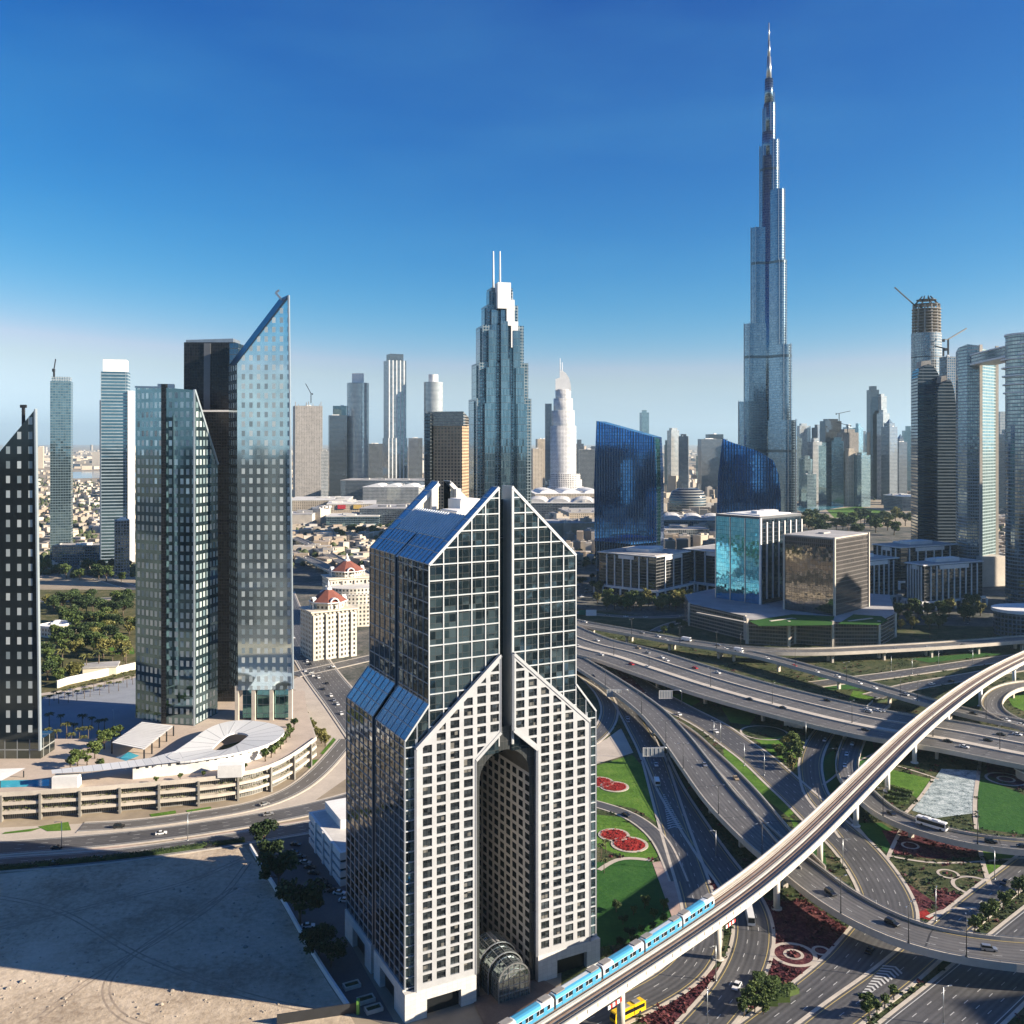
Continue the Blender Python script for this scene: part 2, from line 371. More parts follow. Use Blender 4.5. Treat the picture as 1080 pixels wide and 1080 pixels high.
lawn([(618, 790), (640, 779), (655, 768), (668, 794), (628, 806)], paving, 'pavement')
lawn([(762, 783), (790, 806), (812, 826), (838, 857), (832, 862), (812, 846), (790, 828), (764, 802)])
lawn([(833, 862), (846, 871), (848, 878), (838, 874)])
lawn([(796, 780), (830, 776), (848, 788), (846, 812), (832, 806), (812, 793)])
lawn([(706, 733), (727, 731), (739, 740), (726, 746)])
lawn([(668, 714), (690, 717), (700, 726), (684, 727)], planting, 'planted_ground')
lawn([(900, 728), (926, 733), (916, 741), (895, 738)])
lawn([(872, 728), (862, 715), (905, 718), (918, 726)], lawn_d)
lawn([(1062, 735), (1095, 728), (1110, 752), (1085, 752), (1068, 745)])
lawn([(1008, 739), (1032, 735), (1035, 744), (1018, 746)], lawn_d)
lawn([(938, 811), (983, 822), (967, 842), (955, 833), (935, 826)])
lawn([(1031, 822), (1040, 823), (1073, 835), (1110, 855), (1110, 884), (1032, 874)], lawn_d)
lawn([(1035, 895), (1110, 897), (1095, 906), (1038, 908)])
lawn([(902, 868), (930, 868), (948, 880), (938, 902), (918, 885)], lawn_d)
lawn([(846, 893), (868, 880), (872, 915), (850, 915)], lawn_d)
lawn([(868, 800), (880, 790), (884, 820), (892, 838), (880, 840), (866, 822)], lawn_d)
lawn([(905, 782), (918, 776), (924, 800), (910, 815), (903, 800)], lawn_d)
lawn([(957, 948), (974, 956), (988, 972), (958, 966)], red_fl, 'flower_ground')
lawn([(803, 950), (850, 950), (898, 983), (884, 1018), (862, 1032), (832, 1042), (800, 1030), (806, 990)], maroon, 'planted_ground')
lawn([(676, 1062), (728, 1035), (762, 1018), (766, 1040), (738, 1062), (705, 1085), (684, 1085)], maroon, 'planted_ground')
lawn([(728, 888), (762, 938), (742, 955)], maroon, 'planted_ground')
lawn([(930, 876), (1028, 878), (1031, 904), (985, 906), (944, 901)], maroon, 'planted_ground')
lawn([(665, 743), (683, 775), (692, 790), (684, 783), (668, 758)], maroon, 'planted_ground')
lawn([(900, 905), (935, 905), (948, 925), (990, 955), (960, 965), (945, 950)], maroon, 'planted_ground')
lawn([(645, 700), (668, 716), (690, 740), (705, 762), (688, 752), (660, 722)], maroon, 'planted_ground')
lawn([(1040, 800), (1100, 800), (1100, 845), (1078, 832), (1042, 818)], maroon, 'planted_ground')
lawn([(985, 938), (1022, 945), (1030, 956), (1010, 965), (990, 968)], maroon, 'planted_ground')
lawn([(1035, 912), (1068, 912), (1050, 930), (1042, 928)])
lawn([(760, 745), (800, 752), (790, 765), (770, 762)])
lawn([(960, 695), (1040, 688), (1060, 690), (980, 699)], lawn_d)
lawn([(657, 1048), (716, 1022), (706, 1034), (662, 1052)], pink_pave, 'pavement')
lawn([(688, 910), (702, 908), (730, 975), (715, 985)], pink_pave, 'pavement')
tag(lawn([(993, 811), (1031, 813), (1027, 858), (987, 863), (962, 855)], stone_fl, 'gravel'), kind='stuff')
def strip(pts, wd, z, m, name, world=False):
    w_ = smooth([(*((x, y) if world else P(x, y)), z) for x, y in pts], 3)
    b = MB(); ribbon(b, w_, -wd / 2, wd / 2, 0, 0); return struct(b.build(name, m))
def frames(c):
    out = []
    for k in range(len(c)):
        tn = c[min(k + 1, len(c) - 1)] - c[max(k - 1, 0)]; tn.z = 0; tn.normalize(); out.append((tn, Vector((-tn.y, tn.x, 0))))
    return out
def ribbon(b, c, o0, o1, dz, m, thick=0):
    """strip along centreline c between signed offsets o0 < o1 (positive = to the left of travel); thick: box section"""
    fr = frames(c); s = 0
    for k in range(len(c) - 1):
        (ta, na), (tb, nb) = fr[k], fr[k + 1]; L = (c[k + 1] - c[k]).length; zz = Vector((0, 0, dz))
        A, B, C, D = c[k] + na * o0 + zz, c[k + 1] + nb * o0 + zz, c[k + 1] + nb * o1 + zz, c[k] + na * o1 + zz
        b.poly([A, B, C, D], m, [(s, o0), (s + L, o0), (s + L, o1), (s, o1)])
        if thick:
            q = Vector((0, 0, -thick))
            b.poly([A + q, B + q, B, A], m); b.poly([C + q, D + q, D, C], m); b.poly([D + q, C + q, B + q, A + q], m)
            if k == 0: b.poly([A, D, D + q, A + q], m)
            if k == len(c) - 2: b.poly([B, B + q, C + q, C], m)
        s += L
def dashes(b, c, off, dz, wd=0.2, on=2.6, gap=6.4, m=0):
    fr = frames(c); acc = 0
    seg = []
    for k in range(len(c) - 1):
        L = (c[k + 1] - c[k]).length; p = 0.0
        while p < L:
            ph = (acc + p) % (on + gap)
            if ph < on:
                q = min(L, p + on - ph)
                if q - p > 0.3:
                    A = c[k].lerp(c[k + 1], p / L); B = c[k].lerp(c[k + 1], q / L); nn = fr[k][1]
                    b.poly([A + nn * (off - wd / 2) + Vector((0, 0, dz)), B + nn * (off - wd / 2) + Vector((0, 0, dz)), B + nn * (off + wd / 2) + Vector((0, 0, dz)), A + nn * (off + wd / 2) + Vector((0, 0, dz))], m)
                p = q + 1e-6
            else: p += (on + gap) - ph
        acc += L
ROADS = {}
ZR = [0.10]
def marks(c, wd, lanes, parent=None, dz=0.015, edge=True, yl=True, name='lane_marking', med=None):
    b = MB(); e = wd / 2 - 0.9
    if edge:
        for o_ in (-e, e): ribbon(b, c, o_ - 0.13, o_ + 0.13, dz, 1 if yl else 0)
    if lanes:
        lw = 2 * e / lanes
        for k in range(1, lanes): dashes(b, c, -e + k * lw, dz)
    if med is not None:
        for o_ in med: ribbon(b, c, o_ - .13, o_ + .13, dz, 0)
    if b.f:
        q = b.build(name, [wline, yline], parent)
        return q
def road(key, pts, wd, lanes=2, m=None, kerb=1.2, yl=True, name='road', edge=True):
    ZR[0] += 0.012
    c = smooth([(*P(x, y), ZR[0]) for x, y in pts], 4)
    b = MB(); ribbon(b, c, -wd / 2, wd / 2, 0, 0); r = struct(b.build(name, m or asphalt))
    marks(c, wd, lanes, r, yl=yl, edge=edge)
    if kerb:
        b = MB()
        for s_ in (-1, 1):
            lo, hi = sorted((s_ * (wd / 2 + 0.02), s_ * (wd / 2 + kerb))); ribbon(b, c, lo, hi, 0.14 - 0.1, 0, 0.25)
        b.build('kerb', kerb_m, r)
    ROADS[key] = (c, wd); return r
def on_road(x, y, skip=()):
    for k, (c, wd) in ROADS.items():
        if k in skip: continue
        if c[0].z > 3 or c[-1].z > 3: continue
        for p in c:
            if (p.x - x) ** 2 + (p.y - y) ** 2 < (wd / 2 + 1.5) ** 2: return True
    return False
def flyover(key, label, pts, wd, lanes, piers=36.0, thick=1.7, par=1.0, yl=True, med=(), m=None, pier_m=None, marks_on=True, first=14, extra=None):
    c = smooth([(*P(x, y, z), z) for x, y, z in pts], 4)
    t = thing('flyover', label, 'flyover', (c[0].x, c[0].y, 0))
    b = MB(); ribbon(b, c, -wd / 2, wd / 2, 0, 0, 0); b.build('carriageway', m or asphalt_b, t)
    b = MB(); ribbon(b, c, -wd / 2 - .35, wd / 2 + .35, -.06, 0, thick - .3)
    ribbon(b, c, -wd * .3, wd * .3, -thick + .2, 0, .9)
    b.build('deck', concrete, t)
    for s_ in (-1, 1):
        b = MB(); lo, hi = sorted((s_ * (wd / 2 - .02), s_ * (wd / 2 + .36))); ribbon(b, c, lo, hi, par, 0, par + 0.9)
        q = b.build('parapet', concrete, t)
        b = MB(); ribbon(b, c, lo + .13, hi - .13, par + .45, 0, .09)
        fr = frames(c)
        for k in range(0, len(c), 1):
            a = c[k] + fr[k][1] * ((lo + hi) / 2); b.bar(a + Vector((0, 0, par - .02)), a + Vector((0, 0, par + .4)), .12, .12)
        b.build('railing', steel, q)
    if med:
        for mo, mw in med:
            b = MB(); ribbon(b, c, mo - mw / 2, mo + mw / 2, .75, 0, .8); b.build('median_barrier', concrete, t)
    if marks_on:
        spans = []
        ed = [-wd / 2] + [e for mo, mw in sorted(med) for e in (mo - mw / 2, mo + mw / 2)] + [wd / 2]
        b = MB()
        for k in range(0, len(ed), 2):
            a0, a1 = ed[k] + .7, ed[k + 1] - .7
            ribbon(b, c, a0 - .13, a0 + .13, .015, 1 if yl else 0); ribbon(b, c, a1 - .13, a1 + .13, .015, 1 if yl else 0)
            n = lanes if not med else max(2, round((a1 - a0) / 3.7))
            for i in range(1, n): dashes(b, c, a0 + (a1 - a0) * i / n, .015)
        b.build('lane_marking', [wline, yline], t)
    ROADS[key] = (c, wd)
    if piers: LATER.append((t, c, wd, piers, thick, first))
    return t
LATER = []
def pier_up(t, c, wd, gap, thick, first):
    fr = frames(c); acc = 0; nxt = first
    for k in range(len(c) - 1):
        acc += (c[k + 1] - c[k]).length
        if acc < nxt: continue
        p = c[k]
        if p.z < 4.2: continue
        n = fr[k][1]; cols = [0] if wd < 14 else ([-wd * .22, wd * .22] if wd < 30 else [-wd * .32, 0, wd * .32])
        if any(on_road(p.x + n.x * q, p.y + n.y * q) for q in cols): nxt = acc + 6; continue
        zt = p.z - thick - .5
        for q in cols:
            x, y = p.x + n.x * q, p.y + n.y * q; b = MB(); an = math.atan2(n.y, n.x); w2 = min(5.5, wd * .3)
            b.rbox(x, y, 2.0, 1.5, 0, zt - 1.5, an)
            b.loft([[(*v, z) for v in b.rect(x, y, ww, 1.6, an)] for ww, z in ((2.0, zt - 1.5), (w2, zt - .35), (w2, zt))], 0, True, False)
            b.build('pier', concrete, t)
        nxt = acc + gap
# ---- ground roads of the interchange
road('R4', [(560, 655), (618, 688), (650, 707), (683, 729), (717, 748), (750, 765), (775, 783), (800, 801), (827, 826), (853, 849), (870, 867), (888, 881), (908, 902), (925, 926), (938, 952), (938, 972), (922, 993), (902, 1019), (870, 1047), (826, 1082), (790, 1110)], 17.5, 4)
road('R5', [(905, 745), (885, 757), (867, 775), (856, 797), (855, 815), (862, 840), (884, 864), (900, 884)], 10, 2)
road('R9', [(560, 690), (600, 703), (618, 712), (640, 725), (657, 741), (673, 768), (688, 797), (699, 832), (712, 875), (727, 920), (738, 955), (742, 985), (735, 1010), (715, 1032), (683, 1050), (650, 1066), (600, 1090)], 11.5, 3)
road('R8', [(690, 795), (706, 830), (728, 866), (755, 906), (778, 936), (792, 962), (796, 985), (789, 1015), (772, 1047), (742, 1082), (715, 1112)], 12, 3)
road('R10', [(560, 690), (606, 706), (628, 722), (640, 738), (643, 752), (637, 768), (622, 782), (590, 800)], 9, 2, kerb=1.2)
road('R11', [(590, 838), (632, 849), (650, 854), (667, 861), (684, 873), (697, 887), (706, 905), (716, 930)], 6, 0, kerb=.8, yl=False, edge=False)
road('R7', [(1150, 860), (1080, 916), (1040, 947), (1004, 977), (966, 1010), (935, 1036), (893, 1066), (850, 1100)], 11, 2)
road('R7b', [(1210, 895), (1137, 954), (1092, 992), (1056, 1024), (1016, 1060), (979, 1091), (945, 1122)], 22, 6, yl=False)
road('R14', [(860, 722), (900, 717), (940, 712), (988, 705), (1057, 695), (1150, 684)], 13, 3)
road('R15', [(920, 735), (962, 724), (1015, 715), (1080, 704), (1160, 694)], 13, 3)
road('R16', [(740, 652), (720, 655), (702, 660), (690, 666)], 7, 0, kerb=.8)
road('R17', [(600, 645), (650, 650), (700, 651), (740, 647), (790, 640)], 8, 2, kerb=.8)
# ---- elevated roads
flyover('R2', 'broad concrete viaduct with two median barriers, carrying the widest traffic stream', [(540, 645, 8), (605, 676, 8), (660, 691, 8), (700, 704, 8), (760, 723, 8), (830, 742, 8), (920, 763, 8), (1003, 776, 8), (1080, 791, 8), (1180, 808, 8), (1300, 826, 8)], 56, 4, piers=42, med=((9.5, 1.4), (-9, 4.5)), yl=False)
flyover('R1', 'concrete flyover sweeping past the green-roofed podium and staying level along its front', [(540, 640, 8), (600, 655, 8), (660, 666, 8), (740, 680, 8), (800, 686, 8), (860, 687, 8), (930, 684, 8), (1000, 680, 8), (1080, 674, 8), (1200, 664, 8)], 15, 4, piers=40)
flyover('R1b', 'concrete ramp splitting off by the green-roofed podium and diving under the rail viaduct', [(760, 684, 7.9), (800, 691, 8), (860, 707, 8), (920, 724, 8), (980, 741, 7.5), (1030, 754, 7), (1080, 764, 7), (1200, 788, 7)], 12, 3, piers=38)
flyover('R13', 'tight concrete loop ramp curling round a lawn beyond the rail viaduct', [(1180, 722, 7), (1120, 720, 7), (1080, 722, 7), (1058, 728, 7), (1046, 739, 7), (1049, 750, 7), (1068, 761, 7), (1092, 769, 7), (1200, 792, 7)], 11, 2, piers=30)
flyover('R3', 'long concrete flyover sweeping under the rail viaduct and over the widest ground road', [(560, 668, 6.5), (600, 692, 7), (645, 720, 7.5), (683, 747, 7.5), (708, 773, 7.5), (733, 806, 7.5), (760, 842, 7.5), (785, 868, 7.5), (812, 893, 7.5), (849, 922, 8), (880, 946, 8), (915, 967, 8), (950, 983, 8), (985, 994, 8), (1035, 1002, 8), (1080, 1007, 8), (1180, 1012, 8)], 15.5, 3, piers=34)
flyover('R3b', 'short concrete ramp joining the long flyover beside a pointed gore', [(690, 752, 1.5), (722, 772, 3.5), (744, 792, 5.5), (768, 815, 7), (793, 842, 7.4), (812, 866, 7.45), (835, 893, 7.45), (858, 917, 7.6)], 9, 2, piers=34)
flyover('R6', 'curved flyover with a white coach on it, above the pale cobble garden', [(930, 742, 1), (912, 760, 1.2), (899, 784, 1.6), (893, 808, 2.2), (899, 824, 3), (916, 842, 4.5), (940, 861, 5.5), (983, 877, 6), (1033, 888, 6), (1080, 893, 6), (1200, 899, 6)], 10.5, 2, piers=36)
for a in LATER: pier_up(*a)
# chevrons of paint at the gores
def chevrons(a, b, w0, w1, n, z):
    (ax, ay), (bx, by) = a, b; d = Vector((bx - ax, by - ay, 0)); L = d.length; d.normalize(); nn = Vector((-d.y, d.x, 0)); q = MB()
    for k in range(n):
        u = (k + .5) / n; c = Vector((ax, ay, z)) + d * L * u; h = (w0 + (w1 - w0) * u) / 2
        for s_ in (-1, 1):
            p0, p1 = c, c + nn * h * s_ - d * h * .7
            t_ = d * .9; pts = [p0, p0 + t_, p1 + t_, p1]
            q.poly(pts if s_ < 0 else pts[::-1])
    return struct(q.build('road_marking', wline))
chevrons(P(908, 1052), P(945, 1020), 1.0, 6.5, 12, 0.27)
chevrons(P(712, 874), P(700, 838), 6.5, .8, 16, 0.27)
# garden rings, paths and flower beds
RINGS = []
def ring(px, py, rx, wd=1.2, label=None, fill=None, name='path', z=0.16):
    x, y = P(px, py); r_ = rx * y / FPX; RINGS.append((x, y, r_)); b = MB(); N = 36
    c = [Vector((x + r_ * math.cos(2 * math.pi * k / N), y + r_ * math.sin(2 * math.pi * k / N), z)) for k in range(N + 1)]
    if label is None: ribbon(b, c, -wd / 2, wd / 2, 0, 0); struct(b.build(name, paving)); return
    t = thing('flower_bed', label, 'flower bed', (x, y, 0), 'round red flower beds edged in pale stone')
    ribbon(b, c, -wd / 2, wd / 2, .1, 0, .2); b.build('kerb', paving, t)
    b = MB(); b.poly([(p.x, p.y, z + .02) for p in c[:-1]])
    for k in range(260):
        a, q = rng.random() * 6.283, r_ * .93 * math.sqrt(rng.random()); s_ = rng.uniform(.15, .4); px_, py_ = x + q * math.cos(a), y + q * math.sin(a); h = rng.uniform(.15, .45)
        b.poly([(px_ - s_, py_ - s_, z + h), (px_ + s_, py_ - s_ * .6, z + h * .8), (px_ + s_ * .7, py_ + s_, z + h), (px_ - s_, py_ + s_ * .8, z + h * 1.1)])
    b.build('flowers', red_fl, t)
ring(632, 825, 14, 1.3, 'round red flower bed cut off by the edge of the twin-gabled stone tower')
ring(648, 830, 14, 1.3, 'round red flower bed on the lawn nearest the white van')
ring(647.5, 881, 15, 1.3, 'smaller round red flower bed below the narrow garden drive')
ring(664, 891, 18, 1.3, 'larger round red flower bed overlapping a smaller one below the garden drive')
ring(837, 1007, 22, 1.4); ring(837, 1007, 9, 1.0); ring(866, 1003, 8, 1.0); ring(1061, 822, 19, 1.3); ring(1061, 822, 8, 1.0); ring(1000, 922, 10, 1.0); ring(960, 892, 8, .9); ring(806, 773, 24, 1.2); ring(1029, 935, 22, 1.4)
for pts, wd in (([(1034, 800), (1031, 823), (1028, 850), (1030, 875)], 1.8), ([(1033, 893), (1037, 912), (1044, 934)], 1.8), ([(951, 874), (943, 890), (936, 906)], 1.6),
                ([(938, 903), (960, 908), (990, 911), (1035, 909), (1080, 905)], 1.3), ([(984, 822), (970, 842), (955, 858)], 1.6), ([(632, 918), (645, 909), (656, 904), (690, 908)], 2.2),
                ([(946, 808), (970, 815), (990, 822)], 1.4), ([(978, 968), (990, 960), (1015, 957), (1030, 958)], 1.4), ([(868, 828), (880, 820), (884, 815)], 1.2), ([(905, 803), (920, 796), (930, 790)], 1.2)):
    strip(pts, wd, Z[0] + .05 + rng.random() * .02, paving, 'path')
# ------------------------------------------------------------------ the twin-gabled stone and glass tower
UX, UY, VX, VY, AX, AY = .883, .469, -.469, .883, -29.3, 271.0
def L(s, t_, z): return (AX + UX * s + VX * t_, AY + UY * s + VY * t_, z)
S0 = 31.5
def lbox(b, s0, s1, t0, t1, z0, z1, m=0, top=True, bottom=True):
    c = [L(s0, t0, 0), L(s1, t0, 0), L(s1, t1, 0), L(s0, t1, 0)]; b.prism([q[:2] for q in c], z0, z1, m, None, top, bottom)
def lpoly(b, pts, m=0, uvk='sz'):
    k = {'sz': (0, 2), 'tz': (1, 2), 'st': (0, 1)}[uvk]
    b.poly([L(*p) for p in pts], m, [(p[k[0]], p[k[1]]) for p in pts])
stone = mat('pale_stone_cladding', (0.385, 0.395, 0.405), 0.65, var=0.10, scale=0.15, fine=0.9)
stone_s = facade('stone_blocks', 1.6, 1.2, .03, .04, (.52, .51, .48), (.60, .585, .55), (.38, .37, .35), g_metal=0, g_rough=.7, tilt=.004)
gl_front = facade('grey_teal_glass', 2.15, 2.35, .05, .05, (.10, .18, .22), (.25, .37, .42), (.02, .025, .025), .95, .05, tilt=.016, warp=.03)
gl_side = facade('dark_side_glass', 2.2, 1.5, .04, .05, (.10, .12, .13), (.20, .22, .24), (.02, .02, .02), .95, .06, tilt=.02)
gl_roof = facade('blue_roof_glass', 2.2, 2.0, .05, .05, (.26, .38, .48), (.36, .47, .57), (.4, .44, .46), .55, .16, tilt=.008)
grid_m = mat('silver_mullion', (0.50, 0.52, 0.53), 0.45, 0.2, var=.06)
gridl = mat('dull_mullion', (0.42, 0.43, 0.44), 0.4, 0.5, var=.06)
win_gl = facade('window_glass', 1.4, 1.05, .05, .06, (.03, .04, .05), (.14, .17, .19), (.02, .02, .02), .8, .05, tilt=.05, blind=.07, blind_col=(.17, .165, .15))
cream = mat('cream_render', (0.62, 0.56, 0.45), .8, var=.08)
D = thing('twin_gabled_tower', 'pale stone and glass tower with two stepped gables and a tall arched opening', 'tower', L(S0, 0, 0))
EL, ER = 6.5, 56.5; GAP = 2.2; TD = 52.0; ZE, ZA = 130.0, 152.0
def gz(s): return ZE + (S0 - GAP - EL - abs(s - S0) + GAP) * (ZA - ZE) / (S0 - GAP - EL)       # gable height of the glass tower
# glass fronts, one per half, with their silver grids
for sg in (-1, 1):
    ee, gg = (EL, S0 - GAP) if sg < 0 else (ER, S0 + GAP)
    b = MB(); pts = [(ee, 1.2, 72), (gg, 1.2, 72), (gg, 1.2, ZA), (ee, 1.2, ZE)]; lpoly(b, pts if sg < 0 else pts[::-1])
    fr_ = b.build('glass_front', gl_front, D)
    b = MB(); n = 5
    for k in range(n + 1):
        s = ee + (gg - ee) * k / n; lbox(b, s - .17, s + .17, .9, 1.2, 74, gz(s) if k < n else ZA)
    z = ZE - 4.7 * 11
    while z < ZA - 2:
        if z > 74:
            s1 = ee if z <= ZE else ee + (gg - ee) * (z - ZE) / (ZA - ZE); b.bar(L(s1, 1.03, z), L(gg, 1.03, z), .3, .32)
        z += 4.7
    b.bar(L(ee, 1.0, ZE), L(gg, 1.0, ZA), .5, .8)
    b.build('mullion_grid', grid_m, fr_)
# the deep slot between the halves
b = MB(); lpoly(b, [(S0 - GAP, 7, 70), (S0 + GAP, 7, 70), (S0 + GAP, 7, 148), (S0 - GAP, 7, 148)]); lpoly(b, [(S0 - GAP, 1.2, 70), (S0 - GAP, 7, 70), (S0 - GAP, 7, ZA), (S0 - GAP, 1.2, ZA)], 0, 'tz')
b.build('slot_glass', facade('slot_glass', 1.5, 2.4, .06, .05, (.05, .09, .11), (.09, .14, .16), (.04, .05, .05), .9, .08), D)
b = MB(); lbox(b, S0 + GAP, S0 + GAP + .6, .8, 7.4, 74, ZA + .3); b.build('slot_fin', mat('fin_metal', (.50, .51, .50), .5, .3, var=.08), D)
# flank walls: upper tower and lower block, each split by a narrow upright recess
def flank(s_out, z0, z1, tmax, name, sg, floor=3.0):
    for a, c in ((1.2, 25.6), (28.2, tmax)):
        b = MB(); p = [(s_out, c, z0), (s_out, a, z0), (s_out, a, z1), (s_out, c, z1)]; lpoly(b, p if sg < 0 else p[::-1], 0, 'tz')
        f_ = b.build(name, gl_side, D); b = MB()
        n = max(4, round((c - a) / 4.4)); so = s_out + sg * .1
        for k in range(n + 1): b.bar(L(so, a + (c - a) * k / n, z0), L(so, a + (c - a) * k / n, z1), .22, .22)
        z = z0
        while z <= z1 + .1: b.bar(L(so, a, z), L(so, c, z), .2, .22); z += floor
        b.build('mullion_grid', gridl, f_)
    b = MB(); i = s_out - sg * 2.4
    lpoly(b, [(i, 28.2, z0), (i, 25.6, z0), (i, 25.6, z1), (i, 28.2, z1)][::(1 if sg < 0 else -1)], 0, 'tz')
    for tt, q in ((25.6, 1), (28.2, -1)): lpoly(b, [(s_out, tt, z0), (i, tt, z0), (i, tt, z1), (s_out, tt, z1)][::q * (1 if sg > 0 else -1)], 0, 'sz')
    b.build('recess', mat('recess_metal', (.10, .14, .19), .35, .5, var=.1), D)
flank(-1, 9, 80, 54, 'glass_flank', -1); flank(64, 9, 80, 54, 'glass_flank', 1)
flank(EL, 86, ZE, TD, 'upper_flank', -1, 4.7); flank(ER, 86, ZE, TD, 'upper_flank', 1, 4.7)
# glass strips beside the stone, rear walls
b = MB(); lpoly(b, [(-1, 1.2, 9), (EL, 1.2, 9), (EL, 1.2, 89.5), (-1, 1.2, 80)]); b.build('glass_front', gl_front, D); b = MB(); lpoly(b, [(ER, 1.2, 9), (64, 1.2, 9), (64, 1.2, 80), (ER, 1.2, 89.5)])
gs = b.build('glass_front', gl_front, D)
for a, c in ((-1, 2.4), (60.6, 64)):
    b = MB(); z = 9
    while z < 80: b.bar(L(a, 1.05, z), L(c, 1.05, z), .25, .3); z += 3.0
    b.bar(L(a, 1.05, 9), L(a, 1.05, 80), .45, .4); b.bar(L(c, 1.05, 9), L(c, 1.05, 80), .45, .4); a, c = (-1, EL) if a < 0 else (64, ER); b.bar(L(a, 1, 80), L(c, 1, 89.5), .5, .5); b.bar(L(c, 1.05, 78), L(c, 1.05, 89.5), .35, .3); b.bar(L((a + c) / 2, 1.05, 76), L((a + c) / 2, 1.05, 84.7), .35, .3); b.build('mullion_grid', grid_m, gs)
b = MB(); lpoly(b, [(64, 54, 0), (-1, 54, 0), (-1, 54, 80), (EL, 54, 89.5), (ER, 54, 89.5), (64, 54, 80)]); lpoly(b, [(S0 - GAP, TD, 80), (EL, TD, 80), (EL, TD, ZE), (S0 - GAP, TD, ZA)]); lpoly(b, [(ER, TD, 80), (S0 + GAP, TD, 80), (S0 + GAP, TD, ZA), (ER, TD, ZE)]); lpoly(b, [(S0 + GAP, TD, 80), (S0 - GAP, TD, 80), (S0 - GAP, TD, 136), (S0 + GAP, TD, 136)])
b.build('rear_wall', gl_side, D)
# shoulder roofs of the lower block
for sg in (-1, 1):
    so, si = (-1, EL) if sg < 0 else (64, ER)
    for a, c in ((1.2, 25.6), (28.2, 54)):
        b = MB(); p = [(so, c, 80), (so, a, 80), (si, a, 89.5), (si, c, 89.5)]; lpoly(b, p if sg < 0 else p[::-1], 0, 'tz'); f_ = b.build('shoulder_roof', gl_roof, D); b = MB()
        for k in range(7): tt = a + (c - a) * k / 6; b.bar(L(so, tt, 80.08), L(si, tt, 89.58), .25, .25)
        for k in range(4): u = k / 3; b.bar(L(so + (si - so) * u, a, 80.1 + 9.5 * u), L(so + (si - so) * u, c, 80.1 + 9.5 * u), .22, .25)
        b.build('glazing_bars', grid_m, f_)
# roof of the tower: blue glass bands front and back, ribbed middle, open well with plant rooms
rib = mat('ribbed_metal', (.66, .69, .70), .45, .0, var=.1)
for sg in (-1, 1):
    ee = EL if sg < 0 else ER; q = -sg
    def sl(s_in): return ee + q * s_in
    def zz(s_in): return ZE + s_in * .965
    for a, c, e0, e1, nm in ((1.2, 5.6, 0, 22.8, 'roof_band'), (46.5, TD, 0, 22.8, 'roof_band'), (5.6, 25.6, 0, 7, 'eave_glass'), (28.2, 46.5, 0, 7, 'eave_glass')):
        b = MB(); p = [(sl(e0), c, zz(e0)), (sl(e0), a, zz(e0)), (sl(e1), a, zz(e1)), (sl(e1), c, zz(e1))]; lpoly(b, p if sg < 0 else p[::-1], 0, 'tz')
        f_ = b.build(nm, gl_roof, D); b = MB(); n = 6 if nm == 'eave_glass' else 1
        for k in range(n + 1): tt = a + (c - a) * k / n; b.bar(L(sl(e0), tt, zz(e0) + .1), L(sl(e1), tt, zz(e1) + .1), .2, .22)
        for k in range(3 if n > 1 else 8): u = e0 + (e1 - e0) * k / (2 if n > 1 else 7); b.bar(L(sl(u), a, zz(u) + .1), L(sl(u), c, zz(u) + .1), .2, .22)
        b.build('glazing_bars', grid_m, f_)
    b = MB(); lpoly(b, [(sl(0), 28.2, ZE - .4), (sl(0), 25.6, ZE - .4), (sl(7), 25.6, zz(7) - .6), (sl(7), 28.2, zz(7) - .6)][::-sg], 0, 'tz')
    lpoly(b, [(sl(7), 46.5, zz(7) - .7), (sl(7), 5.6, zz(7) - .7), (sl(14.5), 5.6, zz(14.5) - .7), (sl(14.5), 46.5, zz(14.5) - .7)][::-sg], 0, 'tz')
    for k in range(22):
        tt = 6.4 + 39.4 * k / 21; b.bar(L(sl(7.1), tt, zz(7.1) - .5), L(sl(14.5), tt, zz(14.5) - .5), .7, .45)
    b.build('ribbed_roof', rib, D)
    b = MB(); c_, d_ = sl(14.5), zz(14.5) - .7
    lpoly(b, [(c_, 5.6, 136), (c_, 46.5, 136), (c_, 46.5, d_), (c_, 5.6, d_)], 0, 'tz')
    for tt in (5.6, 46.5): lpoly(b, [(sl(7), tt, 136), (sl(22.8), tt, 136), (sl(22.8), tt, ZA), (sl(7), tt, zz(7))], 0, 'sz')
    b.build('well_wall', cream, D)
    b = MB(); lbox(b, sl(20.4) - .9, sl(20.4) + .9, 44.6, 46.4, 136, 149.5); b.build('well_pier', white_p, D)
    b = MB(); b.bar(L(sl(9), 46.3, zz(9) - .7), L(sl(22.8), 46.3, zz(22.8) - .7), 1.0, 1.2); b.build('gable_rafter', white_p, D)
b = MB(); lpoly(b, [(21, 5.6, 136.2), (42, 5.6, 136.2), (42, 46.5, 136.2), (21, 46.5, 136.2)], 0, 'st'); b.build('well_floor', pale_roof, D)
for s1, s2, t1, t2, z1 in ((24, 32, 20, 33, 143.5), (30, 38, 30, 40, 146.5), (33.5, 39, 14, 24, 142)):
    b = MB(); lbox(b, s1, s2, t1, t2, 136.2, z1); lbox(b, s1 + .5, s2 - .5, t1 + .5, t2 - .5, z1, z1 + .25); b.build('plant_room', white_p, D)
